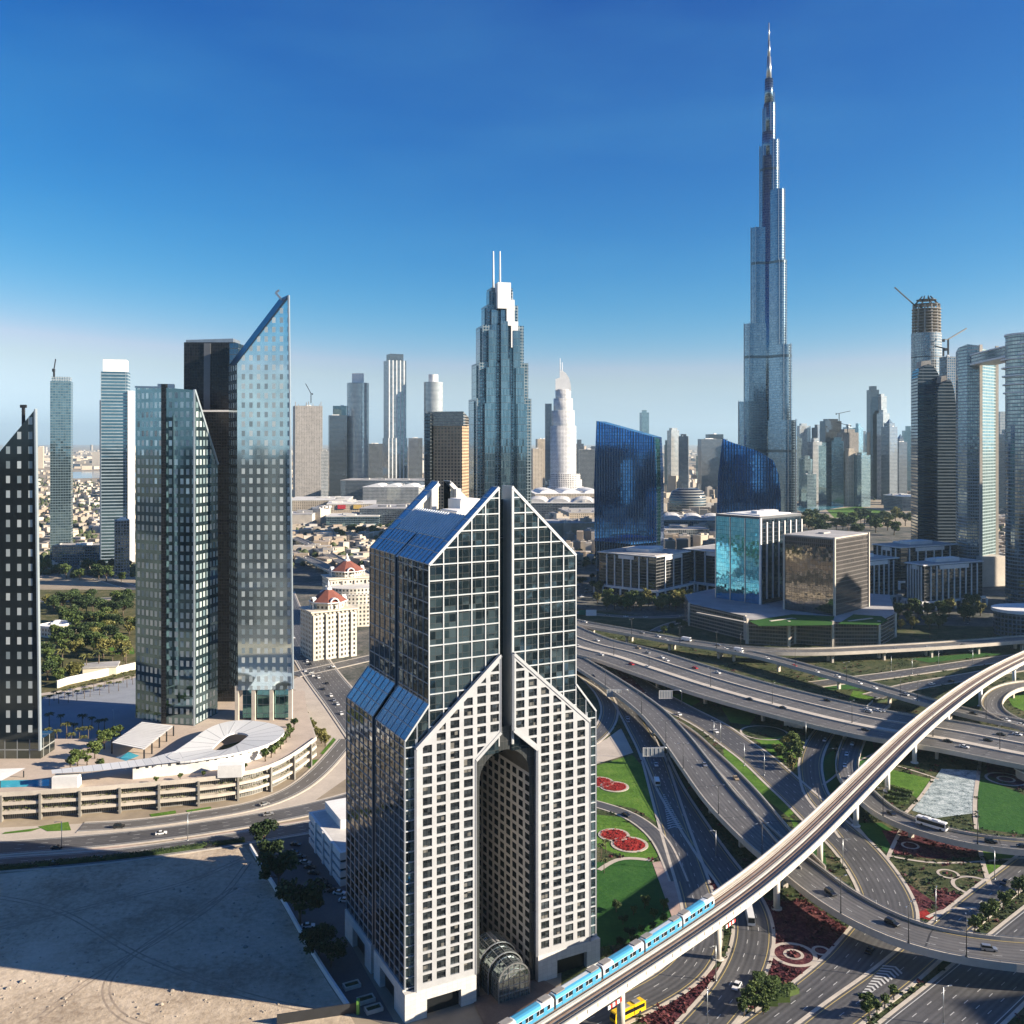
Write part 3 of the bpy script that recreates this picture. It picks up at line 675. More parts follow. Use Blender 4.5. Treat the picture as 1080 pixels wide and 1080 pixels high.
# stone front: piers and spandrels 0.35 m proud of the window plane
def clip(poly, f):
    out = []
    for k in range(len(poly)):
        a, c = poly[k], poly[(k + 1) % len(poly)]; fa, fc = f(a), f(c)
        if fa >= 0: out.append(a)
        if (fa > 0 > fc) or (fa < 0 < fc): u = fa / (fa - fc); out.append((a[0] + (c[0] - a[0]) * u, a[1] + (c[1] - a[1]) * u))
    return out
def area(p): return abs(sum(p[k][0] * p[(k + 1) % len(p)][1] - p[(k + 1) % len(p)][0] * p[k][1] for k in range(len(p)))) / 2 if len(p) > 2 else 0
G0, G1 = 77.5, 101.6                                           # stone gable: shoulder and apex heights
AW, F0, F1 = 10.5, 71.4, 78.5                                  # opening half width, flare heights
HW = 29.5
def loc(s): return HW - abs(s - S0)                            # distance in from the stone's outer edge
def gab(p): return G0 + loc(p[0]) * (G1 - G0) / (HW - GAP) - p[1]
def fla(p): return p[1] - (F0 + (AW - abs(p[0] - S0)) * (F1 - F0) / (AW - GAP))
wins = []
bs = MB(); rv = MB()
for sg in (-1, 1):
    def S(x): return S0 + sg * (HW - x) if sg > 0 else S0 - HW + x
    xs = [0.0]
    for k in range(6): cx_ = 3.4 + 4.35 * k; xs += [cx_ - 1.45, cx_ + 1.45]
    xs += [HW - GAP]; xs = [xs[0]] + [x for x in xs[1:-1] if x < HW - GAP - .6] + [xs[-1]]
    if HW - AW not in xs: pass
    zs = [8.0]
    for k in range(31): zb = 10.0 + 3.0 * k; zs += [zb, zb + 2.3]
    for i in range(len(xs) - 1):
        for j in range(len(zs) - 1):
            x0, x1, z0, z1 = xs[i], xs[i + 1], zs[j], zs[j + 1]
            iswin = i % 2 == 1 and j % 2 == 1
            cuts = [(x0, x1)]
            xa = HW - AW                                       # the opening's edge splits a column
            if x0 < xa < x1: cuts = [(x0, xa), (xa, x1)]
            for c0, c1 in cuts:
                cell = [(S(c0), z0), (S(c1), z0), (S(c1), z1), (S(c0), z1)]
                inner = (c0 + c1) / 2 > xa
                body = clip(cell, gab)
                if inner: body = clip(body, fla) if body else body
                if area(body) < .02: continue
                if iswin:
                    wv = clip(cell, lambda p: gab(p) - 1.5)
                    if inner and wv: wv = clip(wv, lambda p: fla(p) - 1.5)
                    if area(wv) > 1.5:
                        wins.append((sg, wv, (z0, i)))
                        rest = [clip(body, lambda p: 1.5 - gab(p))] + ([clip(body, lambda p: 1.5 - fla(p))] if inner else [])
                        n = len(wv)
                        for k in range(n):
                            a, c = wv[k], wv[(k + 1) % n]
                            lpoly(rv, [(a[0], -.35, a[1]), (a[0], .02, a[1]), (c[0], .02, c[1]), (c[0], -.35, c[1])])
                        for r_ in rest:
                            if area(r_) > .02: lpoly(bs, [(p[0], -.35, p[1]) for p in (r_ if sg < 0 else r_[::-1])])
                        continue
                lpoly(bs, [(p[0], -.35, p[1]) for p in (body if sg < 0 else body[::-1])])
    # copings and returns
    for q0, q1, wd in (((0, G0), (HW - GAP, G1), .9), ((HW - AW, F0), (HW - GAP, F1), .9), ((HW - GAP, F1), (HW - GAP, G1), .7), ((HW - AW, 8), (HW - AW, F0), .7), ((0, 8), (0, G0), .7)):
        bs.bar(L(S(q0[0]), .1, q0[1]), L(S(q1[0]), .1, q1[1]), 1.3 if abs(q0[0] - q1[0]) > .1 else wd, wd if abs(q0[0] - q1[0]) > .1 else 1.3)
sf = bs.build('stone_front', stone, D); rv.build('window_reveal', stone, sf)
b = MB()
for sg in (-1, 1):
    e = S0 + sg * HW; a = S0 + sg * AW; g = S0 + sg * GAP
    p = [(e, .9, 8), (a, .9, 8), (a, .9, F0), (g, .9, F1), (g, .9, G1), (e, .9, G0)]; lpoly(b, p if sg < 0 else p[::-1])
    for (x0, z0), (x1, z1) in (((a, 8), (a, F0)), ((a, F0), (g, F1)), ((g, F1), (g, G1)), ((e, 8), (e, G0)), ((e, G0), (g, G1))):
        lpoly(b, [(x0, -.3, z0), (x0, 1.6, z0), (x1, 1.6, z1), (x1, -.3, z1)])
b.build('stone_back', stone, sf)
wins.sort(key=lambda q: (q[2][0] + (8 if q[0] > 0 else 0)))
rest = MB()
for k, (sg, wv, _k) in enumerate(wins):
    b = MB() if k < 100 else rest
    lpoly(b, [(p[0], .0, p[1]) for p in (wv if sg < 0 else wv[::-1])])
    z_ = [p[1] for p in wv]; s_ = [p[0] for p in wv]
    if len(wv) == 4 and max(z_) - min(z_) > 2: b.bar(L(sum(s_) / 4, -.03, min(z_)), L(sum(s_) / 4, -.03, max(z_)), .12, .06, 1)
    if k < 100: b.build('window', [win_gl, dark_m], D)
tag(rest.build('window', [win_gl, dark_m], D), kind='stuff')
# stone base with dark openings
b = MB()
for s1, s2 in ((-1.6, S0 - AW), (S0 + AW, 64.6)):
    b = MB(); lo, hi = s1 + (s2 - s1) * .30, s1 + (s2 - s1) * .78
    lbox(b, s1, lo, -.5, 1.3, 0, 8.2); lbox(b, hi, s2, -.5, 1.3, 0, 8.2); lbox(b, lo, hi, -.5, 1.3, 5.2, 8.2); b.build('stone_base', stone_s, D)
for so in (-1.6, 62.9):
    b = MB()
    for t1, t2 in ((1.3, 8), (20, 25.6), (28.2, 34), (46, 54)): lbox(b, so, so + 1.7, t1, t2, 0, 9)
    for t1, t2 in ((8, 20), (34, 46)): lbox(b, so, so + 1.7, t1, t2, 6.4, 9)
    b.build('stone_base', stone_s, D)
b = MB()
for s1, s2 in ((-.4, S0 - AW), (S0 + AW, 63.4)): lbox(b, s1 + 1, s2 - .5, 1.2, 3, 0, 8)
for so in (0.2, 62): lbox(b, so, so + .6, 2, 53, 0, 8.6)
b.build('doorway', mat('dark_opening', (.018, .02, .022), .3, .3, var=.3), D)
# arch plate, tunnel, its windowed walls
RA, ZC = 8.5, 64.0; N = 24
b = MB(); arc = [(S0 - RA * math.cos(math.pi * k / N), ZC + RA * math.sin(math.pi * k / N)) for k in range(N + 1)]
def house(s): d = abs(s - S0); return F1 + 1 if d < GAP else F0 + (AW - d) * (F1 - F0) / (AW - GAP) + .6
for k in range(N): (a, za), (c, zc) = arc[k], arc[k + 1]; lpoly(b, [(a, 1.6, za), (c, 1.6, zc), (c, 1.6, house(c)), (a, 1.6, house(a))])
for sg in (-1, 1): lpoly(b, [(S0 + sg * AW, 1.6, 0), (S0 + sg * RA, 1.6, 0), (S0 + sg * RA, 1.6, house(S0 + sg * RA)), (S0 + sg * AW, 1.6, house(S0 + sg * AW))][::-sg])
b.build('arch_plate', facade('arch_metal', 1.0, 3.0, .06, .04, (.09, .10, .10), (.13, .14, .14), (.05, .05, .05), .7, .25), D)
b = MB()
for k in range(N): (a, za), (c, zc) = arc[k], arc[k + 1]; lpoly(b, [(a, 1.6, za), (a, 46, za), (c, 46, zc), (c, 1.6, zc)], 0, 'st')
b.build('arch_vault', mat('vault_lining', (.10, .095, .085), .6, .2, var=.2), D)
stw = facade('tunnel_wall', 4.2, 3.0, .36, .34, (.05, .06, .07), (.13, .15, .16), (.50, .48, .45), .8, .05, tilt=.02)
for sg in (-1, 1):
    b = MB(); lpoly(b, [(S0 + sg * RA, 1.6, 0), (S0 + sg * RA, 46, 0), (S0 + sg * RA, 46, ZC), (S0 + sg * RA, 1.6, ZC)][::sg], 0, 'tz'); b.build('tunnel_wall', stw, D)
b = MB(); lpoly(b, [(S0 - RA, 46, 0), (S0 + RA, 46, 0)] + [(s, 46, z) for s, z in reversed(arc)]); b.build('tunnel_end', gl_side, D)
# glazed barrel-vault porch
b = MB(); rb_ = MB(); cz, cr = 5.5, 6.4
for t0, t1, r_ in ((-4.5, 1, 5.2), (1, 6, 5.9), (6, 13, 6.6)):
    n = 14; pr = [(S0 - r_, 0), (S0 - r_, cz)] + [(S0 - r_ * math.cos(math.pi * k / n), cz + r_ * math.sin(math.pi * k / n)) for k in range(1, n)] + [(S0 + r_, cz), (S0 + r_, 0)]
    for k in range(len(pr) - 1): lpoly(b, [(pr[k][0], t0, pr[k][1]), (pr[k][0], t1, pr[k][1]), (pr[k + 1][0], t1, pr[k + 1][1]), (pr[k + 1][0], t0, pr[k + 1][1])], 0, 'tz'); rb_.bar(L(pr[k][0], t0 - .05, pr[k][1]), L(pr[k + 1][0], t0 - .05, pr[k + 1][1]), .35, .35)
    for k in range(2, len(pr) - 1, 2): rb_.bar(L(pr[k][0], t0, pr[k][1] + .06), L(pr[k][0], t1, pr[k][1] + .06), .14, .14)
    if t0 < 0:
        lpoly(b, [(s, t0, z) for s, z in pr][::-1])
        for u in (-.72, -.36, 0, .36, .72): rb_.bar(L(S0 + u * r_, t0 - .08, 0), L(S0 + u * r_, t0 - .08, cz + r_ * math.sqrt(1 - u * u)), .16, .16)
        for z in (2.2, 4.2, 6.2, 8.2): q_ = r_ if z < cz else math.sqrt(max(.1, r_ * r_ - (z - cz) ** 2)); rb_.bar(L(S0 - q_, t0 - .08, z), L(S0 + q_, t0 - .08, z), .14, .14)
        for q_ in (.35, .68):
            for k in range(10): a, c_ = math.pi * k / 10, math.pi * (k + 1) / 10; rb_.bar(L(S0 - q_ * r_ * math.cos(a), t0 - .12, cz + q_ * r_ * math.sin(a)), L(S0 - q_ * r_ * math.cos(c_), t0 - .12, cz + q_ * r_ * math.sin(c_)), .18, .18)
f_ = b.build('porch_glass', facade('porch_glass', 1.2, 1.2, .06, .06, (.20, .26, .27), (.32, .40, .40), (.3, .3, .3), .85, .06, tilt=.03), D); rb_.build('porch_rib', steel, f_)
b = MB(); b.poly([L(S0 - 14, -14, .3), L(S0 + 16, -12, .3), L(S0 + 12, 1.4, .3), L(S0 - 11, 1.4, .3)]); struct(b.build('pavement', mat('brown_forecourt', (.17, .12, .09), .8, var=.25)))
# ------------------------------------------------------------------ rail viaduct and train
ZM = 16.0
mp = [(505, 1122), (600, 1059), (675, 1014), (755, 966), (820, 920), (842, 894), (873, 862), (907, 828), (934, 801), (965, 769), (1000, 742.5), (1033, 717), (1080, 693), (1140, 668), (1200, 648)]
mc = smooth([(*P(x, y, ZM), ZM) for x, y in mp], 4, False, 260)
MV = thing('rail_viaduct', 'pale concrete rail viaduct with twin tracks crossing above all the roads', 'viaduct', (mc[0].x, mc[0].y, 0))
vcon = mat('viaduct_concrete', (.56, .52, .45), .75, var=.12, scale=.1)
b = MB(); ribbon(b, mc, -5.3, 5.3, 0, 0, .6); ribbon(b, mc, -3.0, 3.0, -.6, 0, 1.3); b.build('deck', vcon, MV)
for s_ in (-1, 1):
    b = MB(); lo, hi = sorted((s_ * 5.25, s_ * 5.6)); ribbon(b, mc, lo, hi, 1.25, 0, 2.3)
    q = b.build('parapet', vcon, MV); fr = frames(mc); b = MB()
    for k in range(len(mc)): a = mc[k] + fr[k][1] * s_ * 5.62; b.bar(a + Vector((0, 0, 1.1)), a + Vector((0, 0, .1)), .25, .12)
    ribbon(b, mc, lo + .1, hi - .1, 1.62, 0, .1); b.build('railing', steel, q)
    b = MB(); lo, hi = sorted((s_ * 4.1, s_ * 5.2)); ribbon(b, mc, lo, hi, .55, 0, .5); b.build('walkway', concrete, MV)
    b = MB(); ribbon(b, mc, s_ * 2.25 - 1.75, s_ * 2.25 + 1.75, .12, 0, .1); tb = b.build('track_bed', mat('track_bed', (.27, .24, .21), .9, var=.25, scale=.4), MV)
    b = MB()
    for q in (-.72, .72): ribbon(b, mc, s_ * 2.25 + q - .12, s_ * 2.25 + q + .12, .38, 0, .26)
    b.build('rail', mat('rusty_rail', (.19, .12, .085), .5, .4, var=.2), tb)
    b = MB(); ribbon(b, mc, s_ * 2.25 + s_ * 1.35 - .12, s_ * 2.25 + s_ * 1.35 + .12, .5, 0, .2); b.build('power_rail', concrete, tb)
b = MB(); ribbon(b, mc, -.45, .45, .45, 0, .4); b.build('centre_walkway', vcon, MV)
def near(c, x, y):
    k = min(range(len(c)), key=lambda i: (c[i].x - x) ** 2 + (c[i].y - y) ** 2); return k
for px, py in ((628, 1075), (755, 1013), (821, 962), (873, 913), (907, 872), (934, 833), (962, 805), (1000, 772), (1033, 744), (1063, 722)):
    k = near(mc, *P(px, py)); c = mc[k]; n = frames(mc)[k][1]; an = math.atan2(n.y, n.x); b = MB()
    b.cyl(c.x, c.y, 1.15, 0, ZM - 5, 18); b.loft([[(*v, z) for v in b.rect(c.x, c.y, ww, dd, an)] for ww, dd, z in ((2.2, 2.0, ZM - 5.2), (6.4, 2.4, ZM - 2.4), (6.4, 2.4, ZM - 1.8))], 0, True, False)
    b.cyl(c.x, c.y, 1.9, 0, .5, 12); b.build('pier', white_p if py < 900 else vcon, MV)
# train on the outer track
tr_w = mat('train_white', (.62, .66, .68), .3, .3, var=.05); tr_b = mat('train_blue', (.06, .28, .46), .3, .1, var=.08); tr_k = mat('train_glass', (.015, .02, .025), .08, .3, var=.2); tr_g = mat('train_roof_unit', (.22, .21, .20), .6, var=.2)
cum = [0]
for k in range(1, len(mc)): cum.append(cum[-1] + (mc[k] - mc[k - 1]).length)
def at(s, off):
    k = max(i for i in range(len(cum)) if cum[i] <= max(s, 0)); k = min(k, len(mc) - 2); u = (s - cum[k]) / (cum[k + 1] - cum[k]); fr = frames(mc)
    return mc[k].lerp(mc[k + 1], u) + fr[k][1] * off
nose = cum[near(mc, *P(764, 958, ZM + 1))]
a0 = at(nose, 2.25)
TR = thing('metro_train', 'light blue and white metro train running along the rail viaduct', 'train', (a0.x, a0.y, ZM + .38))
CL = 18.6
for k in range(5):
    A, B = at(nose - k * (CL + .9), 2.25), at(nose - k * (CL + .9) - CL, 2.25)
    tn = (B - A).normalized(); nn = Vector((-tn.y, tn.x, 0)); zf = ZM + .75
    def sect(p, wf, hf, zo=0): return [tuple(p + nn * x * wf + Vector((0, 0, zf - p.z + zo + z * hf))) for x, z in ((-1.4, 0), (1.4, 0), (1.45, 1.0), (1.42, 2.4), (1.15, 3.15), (.6, 3.4), (-.6, 3.4), (-1.15, 3.15), (-1.42, 2.4), (-1.45, 1.0))]
    Lc = (B - A).length
    st_ = [(0, 1, 1)] + [(1, 1, 1)] if k else [(-.02, .62, .55), (.01, .82, .8), (.05, .95, .95), (.1, 1, 1), (1, 1, 1)]
    b = MB()
    for q in range(len(st_) - 1):
        r0, r1 = [sect(A.lerp(B, st_[i][0]), st_[i][1], st_[i][2]) for i in (q, q + 1)]
        segs = 4 if q == len(st_) - 2 else 1
        for s_ in range(segs):
            ra = [tuple(Vector(x).lerp(Vector(y), s_ / segs)) for x, y in zip(r0, r1)]; rb2 = [tuple(Vector(x).lerp(Vector(y), (s_ + 1) / segs)) for x, y in zip(r0, r1)]
            for i in range(10):
                j = (i + 1) % 10
                blue = (i in (1,)) or (i in (8,)) or ((k % 2 == 0) and i in (3, 4, 5, 6, 7) and s_ in (1, 2)) or (k % 2 == 1 and i in (3, 4, 6, 7))
                b.poly([ra[i], rb2[i], rb2[j], ra[j]], 1 if blue else 0, None, False)
        if q == 0: b.poly(r0, 0)
    b.poly(r1[::-1], 0)
    car = b.build('carriage', [tr_w, tr_b], TR)
    for sg in (-1, 1):
        b = MB(); C0, C1 = A.lerp(B, .07), A.lerp(B, .96)
        for s_ in range(8):
            p0, p1 = C0.lerp(C1, s_ / 8 + .006), C0.lerp(C1, (s_ + 1) / 8 - .006)
            q = [p0 + nn * sg * 1.475, p1 + nn * sg * 1.475, p1 + nn * sg * 1.455, p0 + nn * sg * 1.455]
            z_ = [zf + 1.15, zf + 1.15, zf + 2.25, zf + 2.25]; b.poly([(v.x, v.y, h) for v, h in zip(q, z_)][::sg], 0)
        b.build('window_strip', tr_k, car)
        for u in (.17, .39, .61, .83):
            b = MB(); p0, p1 = A.lerp(B, u - .035), A.lerp(B, u + .035)
            q = [p0 + nn * sg * 1.49, p1 + nn * sg * 1.49, p1 + nn * sg * 1.47, p0 + nn * sg * 1.47]; b.poly([(v.x, v.y, h) for v, h in zip(q, (zf + .3, zf + .3, zf + 2.3, zf + 2.3))][::sg], 0); b.build('door', tr_b, car)
    for u in (.12, .88):
        b = MB(); p = A.lerp(B, u); b.rbox(p.x, p.y, 3.4, 2.0, zf + 3.36, zf + 3.62, math.atan2(tn.y, tn.x)); b.build('roof_unit', tr_g, car)
    b = MB(); p0, p1 = B, at(nose - (k + 1) * (CL + .9), 2.25); b.loft([sect(p0, .8, .85), sect(p1, .8, .85)], 0, True, False)
    if k < 4: b.build('gangway', dark_m, TR)
# ------------------------------------------------------------------ towers
def hd(name, c1, c2, fr, cw=3.2, ch=3.6, fw=.22, fh=.3, **k): return facade(name, cw, ch, fw, fh, c1, c2, fr, **k)
f_pale = hd('pale_facade', (.12, .17, .20), (.30, .36, .38), (.52, .52, .50), f_rough=.6, g_metal=.7)
f_teal = hd('teal_facade', (.12, .22, .27), (.22, .34, .38), (.16, .22, .25), fw=.1, fh=.22, f_metal=.3)
f_dark = hd('dark_facade', (.05, .08, .11), (.10, .14, .18), (.045, .055, .065), fw=.1, fh=.25)
f_slate = hd('slate_facade', (.07, .11, .15), (.14, .19, .24), (.17, .19, .21), fw=.25, fh=.3)
f_tan = hd('tan_facade', (.07, .06, .05), (.16, .13, .10), (.42, .30, .19), cw=3.6, ch=3.4, fw=.42, fh=.42, g_metal=.5)
f_sand = hd('sand_facade', (.08, .08, .08), (.18, .17, .15), (.46, .39, .30), cw=4, ch=3.4, fw=.5, fh=.5, g_metal=.5)
f_conc = hd('bare_floors', (.06, .06, .06), (.16, .15, .14), (.30, .28, .26), cw=4.5, ch=3.6, fw=.3, fh=.38, g_metal=.1, g_rough=.6)
f_rib = hd('ribbed_facade', (.05, .08, .10), (.12, .16, .19), (.50, .51, .52), cw=11, ch=3.6, fw=.28, fh=.08)
roof_of = {}
def roofbits(t, pl, z, seed, m=white_p):
    """plant boxes and a parapet on a flat roof"""
    r_ = random.Random(seed); xs = [p[0] for p in pl]; ys = [p[1] for p in pl]; cx, cy = sum(xs) / len(xs), sum(ys) / len(ys)
    wx, wy = max(xs) - min(xs), max(ys) - min(ys)
    for k in range(r_.randint(2, 4)):
        b = MB(); b.rbox(cx + wx * r_.uniform(-.18, .18), cy + wy * r_.uniform(-.18, .18), wx * r_.uniform(.12, .3), wy * r_.uniform(.12, .3), z - .1, z + r_.uniform(1.8, 4.5), r_.random() * .3); b.build('plant_room', m, t)
def outset(pl, q):
    cx = sum(p[0] for p in pl) / len(pl); cy = sum(p[1] for p in pl) / len(pl)
    return [(cx + (p[0] - cx) * q, cy + (p[1] - cy) * q) for p in pl]
def foot(px0, px1, d, dep, ang):
    """rotated rectangle whose silhouette spans the two columns, its nearest corner about at depth d"""
    W = (px1 - px0) / FPX * (d + dep / 2); a = R(ang); wd = max(6, (W - dep * abs(math.sin(a))) / max(.2, abs(math.cos(a))))
    cx = XD((px0 + px1) / 2, d + dep / 2); return MB().rect(cx, d + dep / 2, wd, dep, a)
def tower(name, label, px0, px1, yt, d, m, dep=None, ang=0, zb=0, cat='tower', group=None, roof=grey_roof, bits=True, crown=None, par=1.6):
    W = (px1 - px0) / FPX * d; dep = dep or W * .8; pl = foot(px0, px1, d, dep, ang); z = ZY(yt, d)
    cx = sum(p[0] for p in pl) / 4; cy = sum(p[1] for p in pl) / 4
    t = thing(name, label, cat, (cx, cy, 0), group)
    MB().prism(pl, zb, z, 0, top=False).build('facade', m, t)
    b = MB(); b.poly([(*p, z - par) for p in pl])
    q = outset(pl, .965); n = 4
    for k in range(n): a, c, e, f = pl[k], pl[(k + 1) % n], q[(k + 1) % n], q[k]; b.poly([(*a, z), (*c, z), (*e, z), (*f, z)]); b.poly([(*f, z), (*e, z), (*e, z - par), (*f, z - par)])
    b.build('roof', roof, t)
    if bits: roofbits(t, q, z - par, hash(label) % 999 if False else sum(map(ord, label)) % 999)
    return t, pl, z
def slab(b, prof, d, dep, m=0, skew=0):
    """solid with an outline given by pixels at depth d, dep metres deep (skew: sideways drift of the back)"""
    f = [(XD(x, d), d, ZY(y, d)) for x, y in prof]; g = [(x + skew, d + dep, z) for x, _, z in f]; n = len(f)
    a = sum(f[k][0] * f[(k + 1) % n][2] - f[(k + 1) % n][0] * f[k][2] for k in range(n))
    if a < 0: f = f[::-1]; g = g[::-1]
    b.poly(f, m, [(p[0], p[2]) for p in f]); b.poly(g[::-1], m, [(p[0], p[2]) for p in g[::-1]])
    for k in range(n):
        i, j = k, (k + 1) % n
        b.poly([f[j], f[i], g[i], g[j]], m, [(f[j][1], f[j][2]), (f[i][1], f[i][2]), (g[i][1], g[i][2]), (g[j][1], g[j][2])])
    return b
def crane(label, px, py, d, h, jib, ang, tilt=.35):
    """tower crane: mast foot at the pixel, jib rising at tilt"""
    x, z = XD(px, d), ZY(py, d); t = thing('tower_crane', label, 'crane', (x, d, z)); c, s = math.cos(ang), math.sin(ang)
    b = MB(); b.bar((x, d, z), (x, d, z + h), 2.0, 2.0); b.build('mast', dark_m, t)
    b = MB(); b.bar((x, d, z + h), (x + c * jib, d + s * jib, z + h + jib * tilt), 1.3, 1.6); b.build('jib', dark_m, t)
    b = MB(); b.bar((x, d, z + h), (x - c * jib * .25, d - s * jib * .25, z + h - 1), 1.3, 1.4); b.rbox(x - c * jib * .25, d - s * jib * .25, 3, 3, z + h - 4, z + h); b.build('counterweight', dark_m, t)
    return t
# ---- dark towers with pale window dashes beside the podium with the curved white roof
dash_a = facade('window_dashes', 5.4, 7.1, .64, .50, (.28, .34, .35), (.62, .67, .66), (.045, .06, .068), g_metal=.25, g_rough=.2, f_metal=.7, f_rough=.07, tilt=.03)
dash_b = facade('narrow_window_dashes', 4.2, 5.2, .56, .42, (.26, .33, .35), (.60, .66, .65), (.74, .92, .95), g_metal=.25, g_rough=.2, f_metal=.92, f_rough=.05, tilt=.02)
dash_c = facade('crystal_dashes', 3.4, 5.2, .45, .40, (.20, .30, .33), (.70, .78, .76), (.15, .24, .27), g_metal=.4, g_rough=.12, f_metal=.92, f_rough=.05, tilt=.05, warp=.09)
edge_m = mat('pale_edge_panel', (.36, .42, .46), .35, .4, var=.08)
black_f = facade('black_fine_grid', 1.5, 1.8, .10, .12, (.010, .011, .013), (.020, .022, .026), (.016, .017, .019), g_metal=.3, g_rough=.25, tilt=.01)
D1 = 459.0
t = thing('glass_tower', 'dark sloping-topped tower with four columns of pale window dashes, cut off by the picture edge', 'tower', (XD(0, D1), D1, 0))
b = MB(); slab(b, [(-70, 780), (41, 780), (36, 433), (0, 476), (-70, 560)], D1, 16, 0, -9.0); b.build('facade', dash_a, t)
b = MB(); slab(b, [(40.6, 792), (42.2, 792), (37.2, 431), (35.6, 432)], D1 - .6, 2); b.build('edge_fin', edge_m, t)
b = MB(); slab(b, [(-70, 806), (43, 806), (43, 780), (-70, 780)], D1 + .5, 14); b.build('lobby', facade('lobby_glass', 6, 8, .08, .08, (.10, .12, .11), (.18, .2, .18), (.25, .26, .25)), t)
b = MB(); x, z = XD(18, D1), ZY(452, D1); b.bar((x, D1 + 6, z - 6), (x, D1 + 6, z + 11), 1.2, 1.2); b.bar((x - 1.5, D1 + 6, z + 11), (x + 1.5, D1 + 6, z + 11), 1, 1.5); b.build('mast', dark_m, t)
D6 = 522.0
t = thing('glass_tower', 'tall mirror-glass tower with a blade-like slanting top and a roof davit at its peak', 'tower', (XD(278, D6), D6, 12))
b = MB(); slab(b, [(251, 728), (308, 727), (303.5, 313), (250, 383)], D6, 15, 0, -9); b.build('facade', dash_b, t)
b = MB(); slab(b, [(308, 727), (309.2, 727), (304.8, 311), (303.4, 312)], D6 - .5, 2); b.build('edge_fin', edge_m, t)
b = MB(); slab(b, [(249, 384.5), (250.5, 381.5), (304, 311), (304, 314.5)], D6 - .4, 15.8, 0, -9); b.build('roof_blade', mat('roof_blade', (.06, .09, .12), .3, .6, var=.1), t)
b = MB(); slab(b, [(256, 757), (304, 757), (304, 728), (256, 728)], D6 + 3, 10); b.build('lobby', facade('teal_lobby', 3, 5, .06, .06, (.10, .26, .27), (.16, .34, .34), (.2, .24, .24)), t)
for px in (249.5, 267, 286, 306):
    b = MB(); b.rbox(XD(px, D6), D6 + 1.2, 2.0, 2.0, 12, 31); b.build('column', concrete, t)
    if px in (267, 286): b = MB(); b.rbox(XD(px, D6), D6 + 12, 2.0, 2.0, 12, 31); b.build('column', concrete, t)
b = MB(); x, z = XD(295, D6), ZY(322, D6); b.bar((x, D6 + 7, z - 4), (x, D6 + 7, z + 4), 1.6, 1.6); b.bar((x + .5, D6 + 7, z + 3), (x - 4, D6 + 7, z + 8), 1.0, 1.2); b.bar((x - 4, D6 + 7, z + 8), (x - 2, D6 + 7, z + 9.5), .8, 1); b.build('davit', steel, t)
t = thing('black_tower', 'black slab tower with a lower black slab before it, between two glass towers', 'tower', (XD(222, 560), 560, 12))
b = MB(); slab(b, [(193, 740), (248, 740), (248, 361), (194, 361)], 560, 22); b.build('facade', black_f, t)
b = MB(); slab(b, [(196, 362.5), (246, 362.5), (246, 357), (196, 358.5)], 562, 14); b.build('roof_screen', steel, t)
b = MB(); slab(b, [(213, 742), (219, 742), (222, 362), (215, 362)], 559.4, .8); b.build('light_strip', mat('graphite_strip', (.16, .165, .17), .4, .4, var=.1), t)
b = MB(); slab(b, [(206, 728), (250, 728), (250, 434), (206, 434)], 548, 11); b.build('front_slab', black_f, t)
b = MB(); slab(b, [(207, 434.4), (250.4, 434.4), (250.4, 432.4), (207, 432.4)], 547.6, 11.4); b.build('coping', white_p, t)
b = MB(); slab(b, [(242, 430), (251, 430), (251, 362), (242, 362)], 551, 8); b.build('side_slab', facade('blue_slab', 2, 3.6, .06, .1, (.08, .16, .24), (.12, .2, .28), (.05, .07, .09)), t)
# crystal tower: facets meeting at a dark slit
A_, C_, E_, F_ = (XD(143, 527), 527), (XD(205, 513), 513), (XD(229.5, 536), 536), (XD(163, 580), 580)
B_ = (XD(171, 517), 517); B2 = (XD(175, 516), 516)
t = thing('crystal_tower', 'faceted green-grey glass tower with a dark upright slit and a slanting flank', 'tower', (XD(185, 530), 530, 12))
b = MB(); pl = [A_, B_, B2, C_, E_, F_]; zt = [196, 195, 195, 193.5, 152.6, 186]; b.prism(pl, 12, 190, 0, 1, True, False, False, zt); b.build('facade', [dash_c, grey_roof], t)
b = MB(); b.rbox((B_[0] + B2[0]) / 2, (B_[1] + B2[1]) / 2 + .5, 2.6, 2.6, 12, 197); b.build('slit', black_f, t)
b = MB(); b.bar((C_[0], C_[1], 193.7), (E_[0], E_[1], 152.7), 1.2, 1.2); b.bar((A_[0], A_[1], 196), (B_[0], B_[1], 195.2), 1, 1); b.bar((C_[0], C_[1] - .3, 12), (C_[0], C_[1] - .3, 193.5), .8, .8); b.build('edge_trim', edge_m, t)
b = MB(); b.rbox(XD(172, 540), 545, 9, 9, 190, 198.5, .3); b.build('plant_room', edge_m, t)
b = MB(); b.poly([P3(165, 752, 14), P3(208, 752, 14), P3(210, 738, 22), P3(172, 738, 22)]); b.build('entrance_canopy', facade('canopy_glass', 1.6, 1.6, .1, .1, (.25, .3, .3), (.4, .44, .44), (.5, .52, .52)), t)
